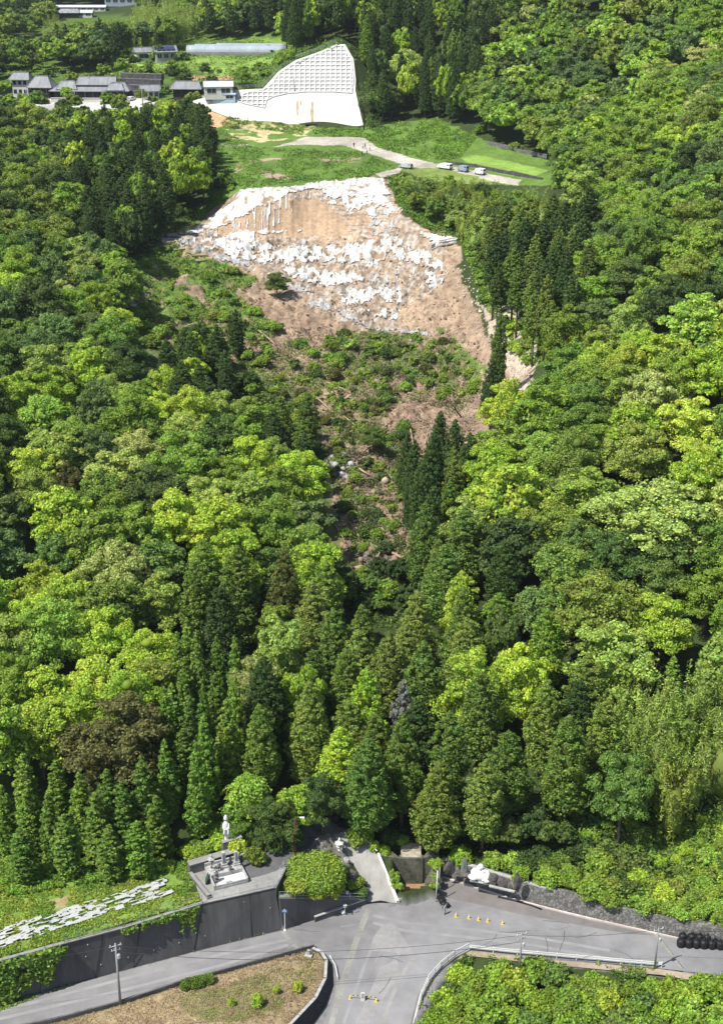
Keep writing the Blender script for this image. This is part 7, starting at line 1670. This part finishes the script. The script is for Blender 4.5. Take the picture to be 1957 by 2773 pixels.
M_skin = simple('skin', (.45, .28, .20), .6, .05, 4); M_navy = simple('navy_cloth', (.03, .035, .06), .9, .1, 6); M_wcloth = simple('white_cloth', (.65, .65, .66), .9, .05, 6); M_gcloth = simple('grey_cloth', (.2, .2, .22), .9, .1, 6); M_hair = simple('hair', (.015, .012, .01), .7, .1, 6)
def person(px, py, rz, top, label, step=.16, arm=.1, helmet=None):
    g = Vector(ground_at(px, py)) + Vector((0, 0, .08)); r = empty('person', g, rz, label, 'person', None)
    J = {'pelvis': (0, 0, .92, .13), 'chest': (0, .0, 1.30, .15), 'neck': (0, 0, 1.47, .06), 'headl': (0, .01, 1.56, .085), 'head': (0, .015, 1.68, .09)}
    for s, n in ((-1, 'L'), (1, 'R')):
        J['hip' + n] = (s * .09, 0, .88, .09); J['knee' + n] = (s * .11, s * step * .6, .48, .06); J['ank' + n] = (s * .12, s * step, .08, .04); J['toe' + n] = (s * .13, s * step + .17, .03, .035)
        J['sh' + n] = (s * .18, 0, 1.40, .06); J['el' + n] = (s * .25, -.03, 1.14, .045); J['wr' + n] = (s * .24, arm, .92, .032); J['ha' + n] = (s * .235, arm + .05, .84, .03)
    E = [('pelvis', 'chest'), ('chest', 'neck'), ('neck', 'headl'), ('headl', 'head')] + [(a + n, b + n) for n in 'LR' for a, b in (('hip', 'knee'), ('knee', 'ank'), ('ank', 'toe'), ('sh', 'el'), ('el', 'wr'), ('wr', 'ha'))] + [('pelvis', 'hipL'), ('pelvis', 'hipR'), ('chest', 'shL'), ('chest', 'shR')]
    K = list(J); me = bpy.data.meshes.new('body'); me.from_pydata([J[k][:3] for k in K], [(K.index(a), K.index(b)) for a, b in E], []); me.materials.append(M_skin); o = link(bpy.data.objects.new('body', me), r)
    md = o.modifiers.new('skin', 'SKIN'); 
    for i, k in enumerate(K): me.skin_vertices[0].data[i].radius = (J[k][3],) * 2
    me.skin_vertices[0].data[0].use_root = True; o.modifiers.new('sub', 'SUBSURF').levels = 1; o.modifiers['sub'].render_levels = 1
    m = MB(); m.lathe([(.17, .88), (.17, 1.1), (.20, 1.3), (.19, 1.42), (.09, 1.48)], seg=10, sy=.72)
    for s in (-1, 1): m.tube([(s * .17, 0, 1.41), (s * .25, -.03, 1.15), (s * .245, arm * .5, 1.02)], [.075, .065, .055], 7)
    m.build('jacket', top, r, True); m = MB(); m.lathe([(.13, .82), (.18, .86), (.165, .96)], seg=10, sy=.75)
    for s in (-1, 1): m.tube([(s * .09, 0, .92), (s * .11, s * step * .6, .48), (s * .12, s * step, .1)], [.105, .078, .06], 8)
    m.build('trousers', M_navy, r, True); MB().lathe([(.104, 1.66), (.108, 1.72), (.09, 1.79), (.03, 1.82)], (0, .0, 0), 9).build('helmet' if helmet else 'hair', helmet or M_hair, r, True); return r
person(958,400,.3,M_navy,'person in dark clothes standing alone on the bare track')
person(982,404,1.2,M_wcloth,'person in a white shirt, left one of the close group on the track',helmet=M_white)
person(988,403,-1.0,M_navy,'person in dark clothes in the middle of the close group on the track')
person(1001,409,2.2,M_wcloth,'person in white walking right of the close group on the track',.22)
person(980,423,.5,M_gcloth,'person in grey crouching left in the grass below the track',helmet=M_white)
person(993,421,-2.0,M_navy,'person in dark clothes in the grass below the track')
person(986,424,2.8,M_wcloth,'person with a white helmet between the two others in the grass',helmet=M_white)
# ------------------------------------------------------------------ thin air over the valley
m, nt, p = new_mat('haze_air'); nt.nodes.remove(p); pv = N(nt, 'ShaderNodeVolumePrincipled'); pv.inputs['Color'].default_value = (.86, .92, 1, 1); pv.inputs['Density'].default_value = .00006; pv.inputs['Anisotropy'].default_value = .2
nt.links.new(pv.outputs[0], nt.nodes['Material Output'].inputs['Volume'])
zlo = float(gz.min()) - 1.5; zhi = float(gz.max()) + 40
hb = MB().box((0, 1200, (zlo + zhi) / 2), (3600, 3400, zhi - zlo)).build('haze', m); tag(hb, kind='stuff')
